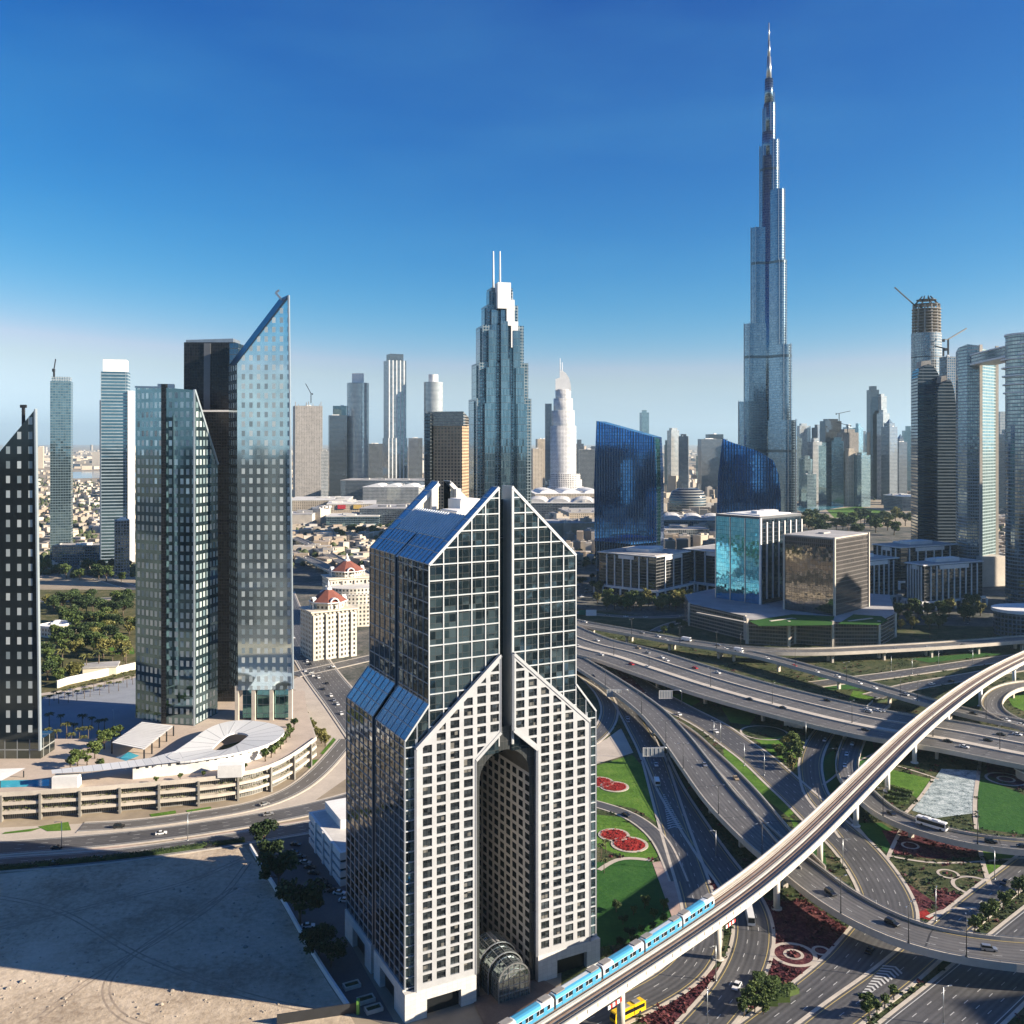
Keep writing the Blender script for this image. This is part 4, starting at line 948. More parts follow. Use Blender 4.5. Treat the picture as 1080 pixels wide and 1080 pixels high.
# ---- towers beyond, by the creek
t, pl, z = tower('blue_tower', 'slim blue glass tower with a notched white crown and a crane on top, standing alone', 53, 77, 402, 1290, f_teal, 22, 18)
b = MB(); pr = outset(pl, .9); b.prism(pr, z - 12, z + 6); b.build('crown', facade('crown_glass', 3, 3, .1, .1, (.3, .38, .42), (.45, .5, .52), (.5, .52, .52)), t)
crane('slender red crane on the slim blue tower', 57, 400, 1290, 14, 16, 1.9, .9)
tower('parking_block', 'long low dark podium between the slim blue tower and the white-crowned tower', 60, 122, 575, 1260, f_slate, 30, 4, cat='building')
t, pl, z = tower('white_crowned_tower', 'tall blue banded tower with pale ribbed sides and a white boxed crown', 107, 137, 392, 1230, hd('banded_blue', (.10, .22, .28), (.18, .32, .38), (.25, .31, .35), cw=30, ch=4.2, fw=.02, fh=.34), 24, 14)
b = MB(); b.prism(outset(pl, .86), z - 2, ZY(379, 1230)); b.build('crown', white_p, t)
b = MB(); b.prism(foot(106, 112.5, 1229, 23, 14), 0, ZY(422, 1230)); b.build('ribbed_flank', f_rib, t)
b = MB(); b.prism(foot(136, 141, 1232, 20, 14), 0, ZY(412, 1230)); b.build('pale_flank', white_p, t)
tower('slab_block', 'grey slab block with a white end wall in front of the white-crowned tower', 118, 139, 549, 1150, f_slate, 22, 24, cat='building')
t, pl, z = tower('unfinished_tower', 'concrete tower under construction', 308, 341, 428, 2600, f_conc, 50, 20)
t['label'] = 'concrete tower under construction with ragged floors, just beyond the mirror-glass blade'
for k in range(7): b = MB(); p = outset(pl, .9); a = p[k % 4]; c = p[(k + 1) % 4]; u = rng.random(); x, y = a[0] + (c[0] - a[0]) * u, a[1] + (c[1] - a[1]) * u; b.bar((x, y, z - 3), (x, y, z + rng.uniform(4, 12)), 1.6, 1.6); b.build('column', conc_dk, t)
crane('crane on the unfinished concrete tower beyond the mirror-glass blade', 328, 425, 2600, 26, 36, 2.2, .8)
tower('dark_blue_tower', 'dark blue stepped tower beside the unfinished concrete one', 345, 367, 438, 2700, f_dark, 44, 15)
tower('dark_blue_tower', 'narrow upper shaft rising behind the dark blue stepped tower', 352, 366, 428, 2760, f_teal, 26, 0)
def round_tower(label, px0, px1, yt, d, m, crown=None, name='round_tower', n=28, ell=.8):
    cx = XD((px0 + px1) / 2, d); r = (px1 - px0) / 2 / FPX * d; z = ZY(yt, d); t = thing(name, label, 'tower', (cx, d, 0))
    pl = [(cx + r * math.cos(6.2832 * k / n), d + r * ell * math.sin(6.2832 * k / n)) for k in range(n)]
    MB().prism(pl, 0, z, 0, top=False, smooth=True).build('facade', m, t)
    MB().poly([(*p, z) for p in pl]).build('roof', pale_roof, t); return t, pl, z
t, pl, z = round_tower('pale rounded tower with a white cap, between the dark stepped tower and the ribbed one', 366, 389, 404, 2750, f_pale)
b = MB(); b.prism(outset(pl, .55), z - 1, ZY(394, 2750)); b.build('crown', white_p, t)
t, pl, z = tower('ribbed_tower', 'slim dark tower with pale vertical ribs and a crenellated crown', 404, 429, 380, 2700, f_rib, 50, 25)
b = MB(); b.prism(outset(pl, .75), z - 1, ZY(373, 2700)); b.build('crown', f_dark, t)
b = MB(); b.prism(outset(pl, 1.09), 0, ZY(462, 2700)); b.build('lower_shaft', f_rib, t)
t, pl, z = round_tower('pale rounded tower with a white cap, behind the brown hotel', 447, 467, 403, 2700, f_pale)
b = MB(); b.prism(outset(pl, .5), z - 1, ZY(395, 2700)); b.build('crown', white_p, t)
# brown hotel
t, pl, z = tower('brown_hotel', 'brown gridded hotel block with a curved dark top, just beyond the twin gables', 458, 494, 447, 1000, f_tan, 28, -12, cat='hotel')
b = MB(); b.prism(foot(449, 460, 998, 26, -12), 0, ZY(436, 1000)); b.build('dark_flank', f_dark, t)
b = MB(); q = foot(452, 494, 1000, 22, -12); b.prism(q, z - 2, z + 3, 0, 0, True, False, False, [ZY(434, 1000)] * 2 + [ZY(440, 1000)] * 2); b.build('crown', facade('hotel_crown', 2, 3, .1, .2, (.12, .13, .14), (.2, .2, .2), (.3, .28, .26)), t)
# stepped twin-spire tower
DA = 1050.0; XA = XD(526.5, DA)
f_addr = hd('stepped_glass', (.04, .09, .12), (.12, .20, .25), (.24, .29, .31), cw=3.2, ch=3.4, fw=.26, fh=.3, f_metal=.3, f_rough=.4)
f_addr2 = hd('stepped_bay', (.10, .19, .24), (.18, .28, .33), (.10, .14, .17), cw=1.8, ch=8, fw=.14, fh=.06, f_metal=.5, f_rough=.3)
t = thing('stepped_tower', 'tall stepped dark glass tower with painted white sun glint on top and two thin spires', 'tower', (XA, DA + 25, 0))
an = R(14)
for w_, yt in ((62, 420), (56, 382), (47, 342), (36, 320), (25, 301)):
    z = ZY(yt, DA); c0 = MB().rect(XA, DA + 28, w_, 44 * w_ / 62 + 4, an)
    MB().prism(c0, 0, z).build('shaft', f_addr, t)
    for u in (-.30, .0, .30):
        cx = XA + u * w_ * math.cos(an) + 0; cyy = DA + 28 + u * w_ * math.sin(an); f_ = 26 * w_ / 62 + 2
        b = MB(); b.rbox(cx + math.sin(an) * f_, cyy - math.cos(an) * f_, w_ * .17, 5, 0, z - (6 if u else -4), an); b.build('bay', f_addr2, t)
    for sg in (-1, 1):
        b = MB(); cx, cyy = XA + sg * w_ * .5 * math.cos(an), DA + 28 + sg * w_ * .5 * math.sin(an); b.rbox(cx, cyy, 2.6, 16 * w_ / 62 + 8, 0, z - 3, an); b.build('flank_bay', white_p if sg > 0 and yt < 400 else f_addr2, t)  # upper bays on the sunny side painted white as sun glint
for w_, dx, yt in ((15, 4, 300), (9, 11, 318), (8, 15.5, 341)):
    b = MB(); b.rbox(XA + dx, DA + 10 + dx * .3, w_, 14, ZY(yt, DA) - 26, ZY(yt, DA) + 3, an); b.build('crown', white_p, t)  # white boxes that paint in the sun's reflection near the top
for px in (519.8, 527): b = MB(); b.tube([(XD(px, DA), DA + 26, 330), (XD(px, DA), DA + 26, ZY(260, DA))], [1.3, .7], 8); b.build('spire', white_p, t)
# curved white hotel tower
DB = 2600.0; SB = DB / 1860; zh = lambda z: HC + (z - HC) * SB if z else 0; XB = XD(594.5, DB)
t = thing('white_hotel_tower', 'white tapering hotel tower with a sail-shaped top, a twin mast and a fanned base', 'hotel', (XB, DB + 30, 0))
f_wh = hd('white_banded', (.16, .18, .2), (.32, .34, .36), (.72, .70, .66), cw=4, ch=3.6, fw=.35, fh=.42, g_metal=.5)
for r_, z0, z1 in ((26, 0, 196), (22.5, 196, 226), (19, 226, 250), (15.5, 250, 268)):
    b = MB(); pl = [(XB + r_ * SB * math.cos(6.2832 * k / 28), DB + 30 + r_ * .8 * SB * math.sin(6.2832 * k / 28)) for k in range(28)]; b.prism(pl, zh(z0), zh(z1), 0, None, True, False, True); b.build('shaft', f_wh, t)
b = MB(); pr = [(-15.5, 266), (15.5, 266), (14.5, 279), (11, 291), (5, 300), (-2, 305), (-7, 305), (-7, 291), (-15.5, 288)]
f2 = [(XB + x * SB, DB + 18, zh(z)) for x, z in pr]; g2 = [(XB + x * .8 * SB, DB + 46, zh(z)) for x, z in pr]; b.poly(f2); b.poly(g2[::-1])
for k in range(len(pr)): j = (k + 1) % len(pr); b.poly([f2[j], f2[k], g2[k], g2[j]])
b.build('sail_crown', white_p, t)
for dx in (-6, -2): b = MB(); b.tube([(XB + dx * SB, DB + 28, zh(298)), (XB + dx * SB, DB + 28, zh(330 if dx < -3 else 322))], [1.2, .7], 6); b.build('mast', white_p, t)
b = MB(); b.rbox(XB - 29 * SB, DB + 46, 18, 30, 0, zh(240)); b.build('flank', f_slate, t)
for k, (r_, z1) in enumerate(((46, 62), (42, 76), (38, 90), (34, 101))):
    b = MB(); pl = [(XB + 6 + r_ * 1.2 * math.cos(6.2832 * i / 28), DB + 20 + r_ * math.sin(6.2832 * i / 28)) for i in range(28)]; b.prism(pl, 0, zh(z1), 0, None, True, False, True); b.build('base_tier', hd('fanned_base', (.14, .15, .16), (.3, .3, .3), (.68, .65, .6), cw=5, ch=5, fw=.4, fh=.3, g_metal=.4), t)
# ---- the great spire
DK = 1504.0; XK = XD(811, DK)
f_bk = facade('spire_steel_glass', 2.4, 4.0, .16, .14, (.10, .17, .24), (.18, .26, .33), (.20, .26, .30), g_metal=.95, g_rough=.12, f_metal=.9, f_rough=.3, tilt=.006, band=(148, .03, (.08, .11, .13)))
t = thing('needle_tower', 'supertall three-lobed tower stepping up in setbacks to a needle spire', 'tower', (XK, DK, 0))
def lobe(ang, r, w_, z0, z1):
    c, s = math.cos(ang), math.sin(ang); pl = []; n = 10
    for k in range(n + 1):
        a = -math.pi / 2 + math.pi * k / n; lx, ly = r - w_ / 2 + w_ / 2 * math.cos(a), w_ / 2 * math.sin(a); pl.append((XK + c * lx - s * ly, DK + s * lx + c * ly))
    for lx, ly in ((0, w_ / 2), (0, -w_ / 2)): pl.append((XK + c * lx - s * ly, DK + s * lx + c * ly))
    b = MB(); b.prism(pl, z0, z1); b.build('wing_tier', f_bk, t)
    for q in (0.18, .5, .82):                                     # bright fins on the nose
        a = -math.pi / 2 + math.pi * q; b = MB(); lx, ly = r - w_ / 2 + (w_ / 2 + .3) * math.cos(a), (w_ / 2 + .3) * math.sin(a)
        x, y = XK + c * lx - s * ly, DK + s * lx + c * ly; b.bar((x, y, z0), (x, y, z1 + 2), .7, .7); b.build('fin', steel, t)
for ang, tiers in ((R(183), ((49, 25, 228), (40, 23, 351), (29, 21, 503), (15, 17, 632), (10, 13, 692))),
                   (R(307), ((50, 25, 198), (41, 23, 316), (32, 22, 448), (29, 19, 560), (18, 16, 640), (11, 13, 700))),
                   (R(63), ((58, 25, 170), (48, 23, 312), (40, 22, 444), (33, 20, 618), (16, 14, 720)))):
    for r_, w_, z1 in tiers: lobe(ang, r_, w_, 0, z1)
for r_, z0, z1 in ((15, 0, 616), (11.5, 616, 655), (9, 655, 700), (7, 700, 740), (4.2, 740, 775), (2.2, 775, 800), (1.1, 800, 829)):
    b = MB(); b.cyl(XK, DK, r_, z0, z1, 20, 0, 0, r_ * (.92 if z1 < 760 else .7)); b.build('core' if z1 < 760 else 'spire', f_bk if z1 < 760 else steel, t)
# ---- towers at the far side of the needle tower
t, pl, z = round_tower('half-built cylindrical tower with an open scaffolded top, tallest of its dark cluster', 962, 992, 352, 1400, hd('half_built', (.09, .13, .16), (.2, .25, .28), (.34, .36, .37), cw=2.6, ch=4, fw=.3, fh=.2, band=(96, .02, (.1, .11, .12))), ell=1)
b = MB(); cx, cyy = XD(977, 1400), 1400.0
for k in range(12): a = 6.2832 * k / 12; b.bar((cx + 19 * math.cos(a), cyy + 19 * math.sin(a), z), (cx + 18 * math.cos(a), cyy + 18 * math.sin(a), ZY(322, 1400)), 1.6, 1.6)
for k in range(9): zz_ = z + k * 4.4; b.cyl(cx, cyy, 20.3, zz_, zz_ + .8, 24)
b.build('open_floors', conc_dk, t)
b = MB()
for k in range(8): a = 6.2832 * k / 8; b.bar((cx + 18 * math.cos(a), cyy + 18 * math.sin(a), ZY(322, 1400)), (cx + 6 * math.cos(a), cyy + 6 * math.sin(a), ZY(312.5, 1400)), 1.2, 1.2)
b.cyl(cx, cyy, 19, ZY(322, 1400), ZY(322, 1400) + 1.2, 24); b.cyl(cx, cyy, 14, ZY(317, 1400), ZY(317, 1400) + 1, 24); b.build('scaffold_cap', dark_m, t)
crane('crane at the top of the half-built cylindrical tower', 966, 326, 1399, 4, 34, 3.3, .8)
def dome_tower(label, px0, px1, yt, ysh, d, m, peak=.35):
    t = thing('dark_round_topped_tower', label, 'tower', (XD((px0 + px1) / 2, d), d, 0)); n = 8
    pr = [(px0, 620), (px1, 620), (px1, ysh)] + [(px1 + (px0 + (px1 - px0) * peak - px1) * (1 - math.cos(math.pi / 2 * k / n)), ysh - (ysh - yt) * math.sin(math.pi / 2 * k / n)) for k in range(1, n + 1)] + [(px0 + 1.5, yt + 6), (px0, yt + 14)]
    b = MB(); slab(b, pr, d, 34, 0, 6); b.build('facade', m, t)
    b = MB(); slab(b, [(px0 + 3, yt + 4), (px0 + (px1 - px0) * .5, yt + 3), (px0 + (px1 - px0) * .45, yt - 4), (px0 + 4, yt - 3)], d + 8, 14); b.build('roof_frame', conc_dk, t); return t
nv = hd('navy_floors', (.05, .09, .12), (.10, .15, .19), (.10, .13, .16), cw=40, ch=4.0, fw=.01, fh=.4, f_metal=.4)
dome_tower('dark round-shouldered tower standing in front of the half-built cylinder', 968, 998, 384, 440, 1200, nv)
dome_tower('narrower dark round-shouldered tower tucked beside the pale curved one', 989, 1009, 400, 450, 1180, nv, .6)
tower('grey_tower', 'grey flat-topped tower with cranes peeping over the dark round-shouldered pair', 993, 1008, 376, 1350, f_slate, 18, 10)
crane('larger crane over the dark round-shouldered pair', 1000, 374, 1360, 22, 34, .35, .5); crane('small crane beside the larger one over the dark pair', 995, 376, 1355, 12, 12, 2.8, .3)
# curved pale tower, its partner and the sky bridge
f_sv = hd('balcony_bands', (.12, .18, .21), (.24, .32, .35), (.30, .34, .36), cw=2.4, ch=3.7, fw=.22, fh=.36)
f_sv2 = hd('teal_balconies', (.14, .28, .30), (.24, .38, .40), (.22, .29, .30), cw=5, ch=3.7, fw=.14, fh=.34)
t = thing('curved_pale_tower', 'pale curved tower with a teal balcony flank, holding one end of the sky bridge', 'tower', (XD(1030, 1100), 1100, 0))
pl = [(XD(1008, 1130), 1130), (XD(1010.5, 1106), 1106), (XD(1020, 1089), 1089), (XD(1034, 1084), 1084), (XD(1051, 1118), 1118), (XD(1045, 1150), 1150), (XD(1020, 1152), 1152)]
zt = [ZY(372, 1130), ZY(367, 1106), ZY(363, 1089), ZY(364.5, 1084), ZY(366, 1118), 270, 270]
b = MB(); b.prism(pl[:4] + pl[5:], 0, 260, 0, 1, True, False, False, zt[:4] + zt[5:]); b.build('facade', [f_sv, pale_roof], t)
b = MB(); b.prism([pl[3], pl[4], pl[5]], 0, 260, 0, 1, True, False, False, [ZY(368, 1084), ZY(369, 1118), 262]); b.build('balcony_flank', [f_sv2, pale_roof], t)
for q in (3, 4): b = MB(); b.rbox(pl[q][0], pl[q][1] - .6, 3.2, 2.4, 0, zt[q] + 1); b.build('edge_fin', concrete, t)
b = MB(); b.rbox(XD(1042, 1090), 1092, 34, 22, 0, 34, .3); b.build('podium', concrete, t)
t = thing('banded_glass_tower', 'round-ended banded glass tower carrying the other end of the sky bridge', 'tower', (XD(1090, 960), 960, 0))
f_sv3 = hd('gold_bands', (.13, .18, .20), (.28, .32, .32), (.25, .28, .29), cw=3, ch=3.7, fw=.12, fh=.3, g_rough=.1)
r_ = 27; cx, cyy = XD(1091, 965), 965.0; pl = [(cx + r_ * math.cos(6.2832 * k / 32), cyy + r_ * .9 * math.sin(6.2832 * k / 32)) for k in range(32)]
MB().prism(pl, 0, ZY(352, 945), 0, None, True).build('facade', f_sv3, t)
for k in range(5): z = ZY(378 + 9 * k, 945); b = MB(); b.prism(outset(pl, 1.16 - .02 * k), z, z + 1.2, bottom=True); b.build('balcony', white_p, t)
b = MB(); b.prism(outset(pl, 1.04), ZY(352, 945), ZY(350, 945)); b.build('roof', white_p, t)
t = thing('sky_bridge', 'long glazed sky bridge slung between the pale curved tower and the banded glass tower', 'bridge', (XD(1060, 1010), 1010, 250))
cc = [Vector((XD(1036, 1080), 1080, 0)), Vector((XD(1060, 1010), 1008, 0)), Vector((XD(1100, 935), 935, 0)), Vector((XD(1160, 900), 900, 0))]; cc = smooth(cc, 6)
for z, h, m_, nm, wd in ((254, 9, f_sv3, 'glazed_deck', 12), (252, 2, white_p, 'floor_slab', 13.5), (263, 1.4, white_p, 'roof_slab', 13.5)):
    b = MB(); c2 = [Vector((p.x, p.y, z + h)) for p in cc]; ribbon(b, c2, -wd, wd, 0, 0, h); b.build(nm, m_, t)
# ---- the clusters beyond
BG = [  # kind, label, columns, top row, depth, facade, depth-size, turn
 ('blue_tower', 'teal tower with a slightly twisted outline, alone above the slanting blue block', 675, 684, 435, 2700, f_teal, 24, 8),
 ('grey_tower', 'pale grey tower, lower of the pair just beyond the slanting blue block', 704, 716, 454, 2700, f_pale, 24, 20),
 ('grey_tower', 'darker grey tower, second of the pair just beyond the slanting blue block', 715, 727, 460, 2650, f_slate, 24, -15),
 ('grey_block', 'broad slate block before the needle tower', 737, 766, 463, 2800, f_slate, 40, 5),
 ('grey_block', 'narrow slate block joined to the broad one before the needle tower', 745, 762, 458, 2900, f_dark, 30, 5),
 ('pale_tower', 'pale faint tower nearest the foot of the needle tower', 840, 854, 449, 3160, f_pale, 28, 12),
 ('blue_tower', 'blue slab close to the foot of the needle tower', 834, 845, 462, 2620, f_teal, 26, 18),
 ('blue_tower', 'low blue slab in front of the faint pale tower', 843, 856, 484, 2485, f_teal, 24, 22),
 ('slate_tower', 'bulky slate tower under construction behind the teal row', 866, 886, 444, 2800, f_dark, 34, 10),
 ('slate_tower', 'second bulky slate tower with a bare concrete top behind the teal row', 884, 904, 456, 2755, f_conc, 34, 10),
 ('pale_tower', 'pale-shouldered tower at the start of the teal row', 853, 866, 466, 2620, f_pale, 26, 15),
 ('teal_tower', 'teal tower with a step at its shoulder in the row beside the park', 864, 878, 470, 2440, f_teal, 26, 28),
 ('teal_tower', 'teal tower with a cream edge in the row beside the park', 876, 891, 465, 2422, f_teal, 26, -20),
 ('tan_tower', 'tan curved tower in the teal row beside the park', 891, 901, 476, 2404, f_sand, 24, 12),
 ('teal_tower', 'last teal tower of the row, nearest the tall grey slab', 901, 917, 480, 2386, f_teal, 28, 24),
 ('slate_tower', 'tall dark half of the twin slab standing above the teal row', 916, 925, 411, 2710, f_dark, 30, 0),
 ('pale_tower', 'tall pale half of the twin slab standing above the teal row', 924, 934, 418, 2701, f_pale, 26, 20),
 ('pale_tower', 'lower pale step in front of the twin slab', 926, 937, 436, 2674, f_pale, 26, 20),
 ('slate_tower', 'stepped slate tower with a small pyramid top', 930, 946, 450, 2458, f_slate, 26, 30),
 ('slate_tower', 'low slate slab between the stepped pyramid-topped tower and the half-built cylinder', 944, 955, 466, 2530, f_slate, 26, 10),
 ('pale_tower', 'distant pale tower seen between the curved pale tower and the banded one', 1052, 1060, 438, 2200, f_pale, 24, 0),
 ('slate_tower', 'distant slate tower seen lower between the curved pale tower and the banded one', 1054, 1068, 458, 2100, f_slate, 26, 14),
 ('teal_tower', 'small teal block by the park below the faint pale tower', 846, 860, 500, 2350, f_teal, 24, 20),
 ('beige_block', 'small beige block behind the foot of the white hotel tower', 565, 579, 463, 2800, f_sand, 30, 10),
 ('grey_block', 'dark low office between the white hotel tower and the slanting blue block', 610, 627, 474, 2700, f_slate, 30, 4),
 ('beige_block', 'beige slab touching the stepped tower on the white hotel side', 560, 572, 473, 2500, f_sand, 28, 10),
 ('grey_block', 'faint grey block between the slim ribbed tower and the brown hotel', 430, 446, 462, 2800, f_slate, 30, 10),
 ('grey_block', 'faint grey block between the pale rounded tower and the slim ribbed tower', 388, 404, 468, 2900, f_slate, 30, 10),
 ('pale_tower', 'low pale block at the foot of the unfinished concrete tower', 338, 347, 476, 2400, f_pale, 24, 10),
]
for nm, lb, a, c, yt, d, m, dep, ang in BG:
    t, pl, z = tower(nm, lb, a, c, yt, d, m, dep, ang, roof=pale_roof, cat='tower' if 'tower' in nm else 'building')
    r_ = random.Random(a); w_ = (c - a) / FPX * d; cx, cyy = sum(p[0] for p in pl) / 4, sum(p[1] for p in pl) / 4
    if 'tower' in nm:
        b = MB(); q = outset(pl, r_.uniform(.45, .7)); b.prism(q, z - 2, z + r_.uniform(5, 11)); b.build('upper_setback', m, t)
    if 'pyramid' in lb: b = MB(); b.loft([[(*p, z + 8) for p in outset(pl, .5)], [(*p, z + 20) for p in outset(pl, .05)]], 0, True, False); b.build('pyramid', f_teal, t)
crane('crane above the bulky slate towers behind the teal row', 885, 446, 2780, 28, 36, .2, .2)
crane('second crane above the bulky slate towers, nearer the tall twin slab', 894, 458, 2740, 26, 32, 2.7, .3)
# ------------------------------------------------------------------ blocks around the interchange
blue_m = facade('royal_blue_mirror', 3.3, 4.0, .13, .09, (.03, .16, .50), (.07, .26, .66), (.006, .02, .06), g_metal=.97, g_rough=.05, tilt=.0015, warp=.004)
def finned(name, label, prof, d, dep, fins, skew=0, extra=None):
    xs = [p[0] for p in prof]; t = thing(name, label, 'office tower', (XD(sum(xs) / len(xs), d), d + dep / 2, 0))
    b = MB(); slab(b, prof, d, dep, 0, skew); b.build('facade', blue_m, t)
    b = MB(); n = len(prof)
    def yspan(x):
        ys = []
        for k in range(n):
            (x0, y0), (x1, y1) = prof[k], prof[(k + 1) % n]
            if x0 != x1 and min(x0, x1) <= x <= max(x0, x1): ys.append(y0 + (y1 - y0) * (x - x0) / (x1 - x0))
        return (min(ys), max(ys)) if len(ys) > 1 else None
    for k in range(1, fins):
        x = min(xs) + (max(xs) - min(xs)) * k / fins; q = yspan(x)
        if q: b.bar((XD(x, d), d - .35, ZY(q[1], d)), (XD(x, d), d - .35, ZY(q[0], d)), .8, 1.0)
    b.build('fins', mat('navy_fin', (.03, .06, .11), .35, .5, var=.1), t); return t
t = finned('blue_tower', 'royal blue ribbed glass block with a slanting roof edge, behind the white-framed office', [(629, 622), (627, 560), (626.5, 510), (629, 444), (690, 461), (692, 500), (692.5, 560), (692, 622)], 1107, 34, 24, 14)
b = MB(); slab(b, [(692.4, 622), (696.5, 622), (697, 520), (696, 463), (690.6, 461)], 1112, 26); b.build('side_facade', facade('green_side', 2, 4, .12, .1, (.06, .20, .20), (.1, .28, .26), (.05, .10, .10)), t)
finned('blue_tower', 'royal blue ribbed glass block with a bulging curved flank, behind the cyan block', [(757, 590), (756, 540), (757.5, 500), (762, 462), (770, 466), (800, 476), (816, 486), (821, 500), (823.5, 520), (824, 590)], 1200, 30, 22, 8)
def corner(pxc, d, pxl, pxr, th):
    """rectangle with its nearest corner at column pxc and depth d, reaching columns pxl and pxr"""
    th = R(th); cx = XD(pxc, d); kr, kl = (pxr - 540) / FPX, (pxl - 540) / FPX
    a = (kr * d - cx) / (math.cos(th) - kr * math.sin(th)); b_ = (cx - kl * d) / (math.sin(th) + kl * math.cos(th))
    u = (math.cos(th), math.sin(th)); v = (-u[1], u[0]); C = (cx, d)
    return [C, (cx + u[0] * a, d + u[1] * a), (cx + u[0] * a + v[0] * b_, d + u[1] * a + v[1] * b_), (cx + v[0] * b_, d + v[1] * b_)]
def walls(b, pl, z0, z1, ks, m=0):
    for k in ks:
        a, c = pl[k], pl[(k + 1) % len(pl)]; Lq = math.hypot(c[0] - a[0], c[1] - a[1]); b.poly([(*a, z0), (*c, z0), (*c, z1), (*a, z1)], m, [(0, z0), (Lq, z0), (Lq, z1), (0, z1)])
def flatroof(t, pl, z, m, rim=white_p, up=.8, seed=1, over=1.0, bits=True):
    b = MB(); q = outset(pl, over); b.prism(q, z, z + up, 0, 1); b.build('roof', [rim, m], t)
    if bits: roofbits(t, outset(pl, .8), z + up, seed)
def finline(t, name, a, c, n, z0, z1, wd, m, out=.4, skip_ends=False):
    b = MB(); L_ = math.hypot(c[0] - a[0], c[1] - a[1]); nx, ny = (c[1] - a[1]) / L_, -(c[0] - a[0]) / L_; an = math.atan2(c[1] - a[1], c[0] - a[0])
    for k in range(n + 1):
        if skip_ends and k in (0, n): continue
        u = k / n; b.rbox(a[0] + (c[0] - a[0]) * u + nx * out * .5, a[1] + (c[1] - a[1]) * u + ny * out * .5, wd, out + .3, z0, z1, an)
    b.build(name, m, t)
# podium with the green roofs
pod = [P(x, y) for x, y in ((727, 660), (786, 675), (788, 679), (832, 682), (838, 679), (878, 682), (927, 682), (944, 672))] + [(XD(938, 900), 900), (XD(770, 960), 960), (XD(722, 900), 900)]
pc = (sum(p[0] for p in pod) / len(pod), sum(p[1] for p in pod) / len(pod))
t = thing('podium_building', 'wide angular brown podium with lawns on its roof, under the cyan and brown glass blocks', 'building', (*pc, 0))
b = MB(); walls(b, pod, 0, 20, range(len(pod))); b.build('facade', facade('podium_louvres', 2.2, 3.0, .12, .34, (.05, .06, .07), (.16, .15, .13), (.24, .20, .17), g_metal=.6, tilt=.04), t)
b = MB(); b.poly([(*p, 20.0) for p in pod]); b.build('roof', grey_roof, t)
for k in range(8):
    a, c = pod[k], pod[(k + 1) % len(pod)]
    b = MB(); b.rbox(a[0], a[1], 2.0, 2.0, 0, 20.8, .3); b.build('edge_pier', concrete, t)
for pts in ([(790, 655), (835, 648), (880, 650), (877, 659), (800, 660)], [(884, 658), (900, 648), (930, 650), (936, 654), (925, 659)]):
    b = MB(); q = [P3(x, y, 20.3) for x, y in pts]; b.prism([(p[0], p[1]) for p in q][::(1 if sum(q[k][0] * q[(k + 1) % len(q)][1] - q[(k + 1) % len(q)][0] * q[k][1] for k in range(len(q))) > 0 else -1)], 20.0, 20.4); b.build('roof_lawn', lawn_d, t)
for a, c in (((812, 655), (836, 652)), ((895, 655), (920, 652)), ((735, 646), (786, 656))): b = MB(); b.bar(P3(*a, 20.5), P3(*c, 20.5), 2.2, .5); b.build('roof_walk', concrete, t)
# cyan block
pl = corner(802, 846, 755, 845, 40)
t = thing('cyan_office_block', 'cyan mirror-glass office block with white fins on its shaded side', 'office block', (*pl[0], 20))
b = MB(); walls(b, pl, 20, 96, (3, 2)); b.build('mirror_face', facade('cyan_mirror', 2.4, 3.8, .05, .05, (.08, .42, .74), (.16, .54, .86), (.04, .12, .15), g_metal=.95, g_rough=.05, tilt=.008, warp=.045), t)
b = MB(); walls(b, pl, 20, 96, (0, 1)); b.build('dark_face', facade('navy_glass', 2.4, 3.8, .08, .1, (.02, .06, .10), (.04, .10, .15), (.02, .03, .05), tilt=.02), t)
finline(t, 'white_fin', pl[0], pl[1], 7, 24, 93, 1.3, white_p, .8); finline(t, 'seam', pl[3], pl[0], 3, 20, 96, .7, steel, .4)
b = MB(); c = pl[0]; b.rbox(c[0], c[1] - .2, 1.8, 1.8, 20, 97, R(40)); b.build('corner_post', white_p, t); flatroof(t, pl, 96, pale_roof, mat('roof_edge', (.10, .11, .12), .6, var=.1), 2.2, 3)
b = MB(); b.prism(outset(pl, .75), 98, 99.2); b.build('roof_terrace', white_p, t)
# brown glass block
pl = corner(880, 790, 827, 916, 45)
t = thing('brown_office_block', 'brown mirror-glass office block with a pale frame and a gridded shaded side', 'office block', (*pl[0], 20))
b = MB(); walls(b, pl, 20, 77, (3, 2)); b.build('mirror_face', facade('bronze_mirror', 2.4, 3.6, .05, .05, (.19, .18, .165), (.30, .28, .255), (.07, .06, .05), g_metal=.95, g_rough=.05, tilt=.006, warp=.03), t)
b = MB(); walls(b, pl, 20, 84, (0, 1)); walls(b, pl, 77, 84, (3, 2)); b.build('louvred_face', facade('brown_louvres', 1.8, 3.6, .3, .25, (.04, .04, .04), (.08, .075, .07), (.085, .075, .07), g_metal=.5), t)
for k in (0, 1, 3): b = MB(); b.rbox(pl[k][0], pl[k][1] - .2, 1.6, 1.6, 20, 85.6, R(45)); b.build('corner_post', concrete, t)
flatroof(t, pl, 84, grey_roof, concrete, 1.2, 5, 1.0, False)
b = MB(); b.rbox(sum(p[0] for p in pl) / 4 - 2, sum(p[1] for p in pl) / 4, 12, 5, 85, 86.5, R(45)); b.build('plant_room', grey_roof, t)
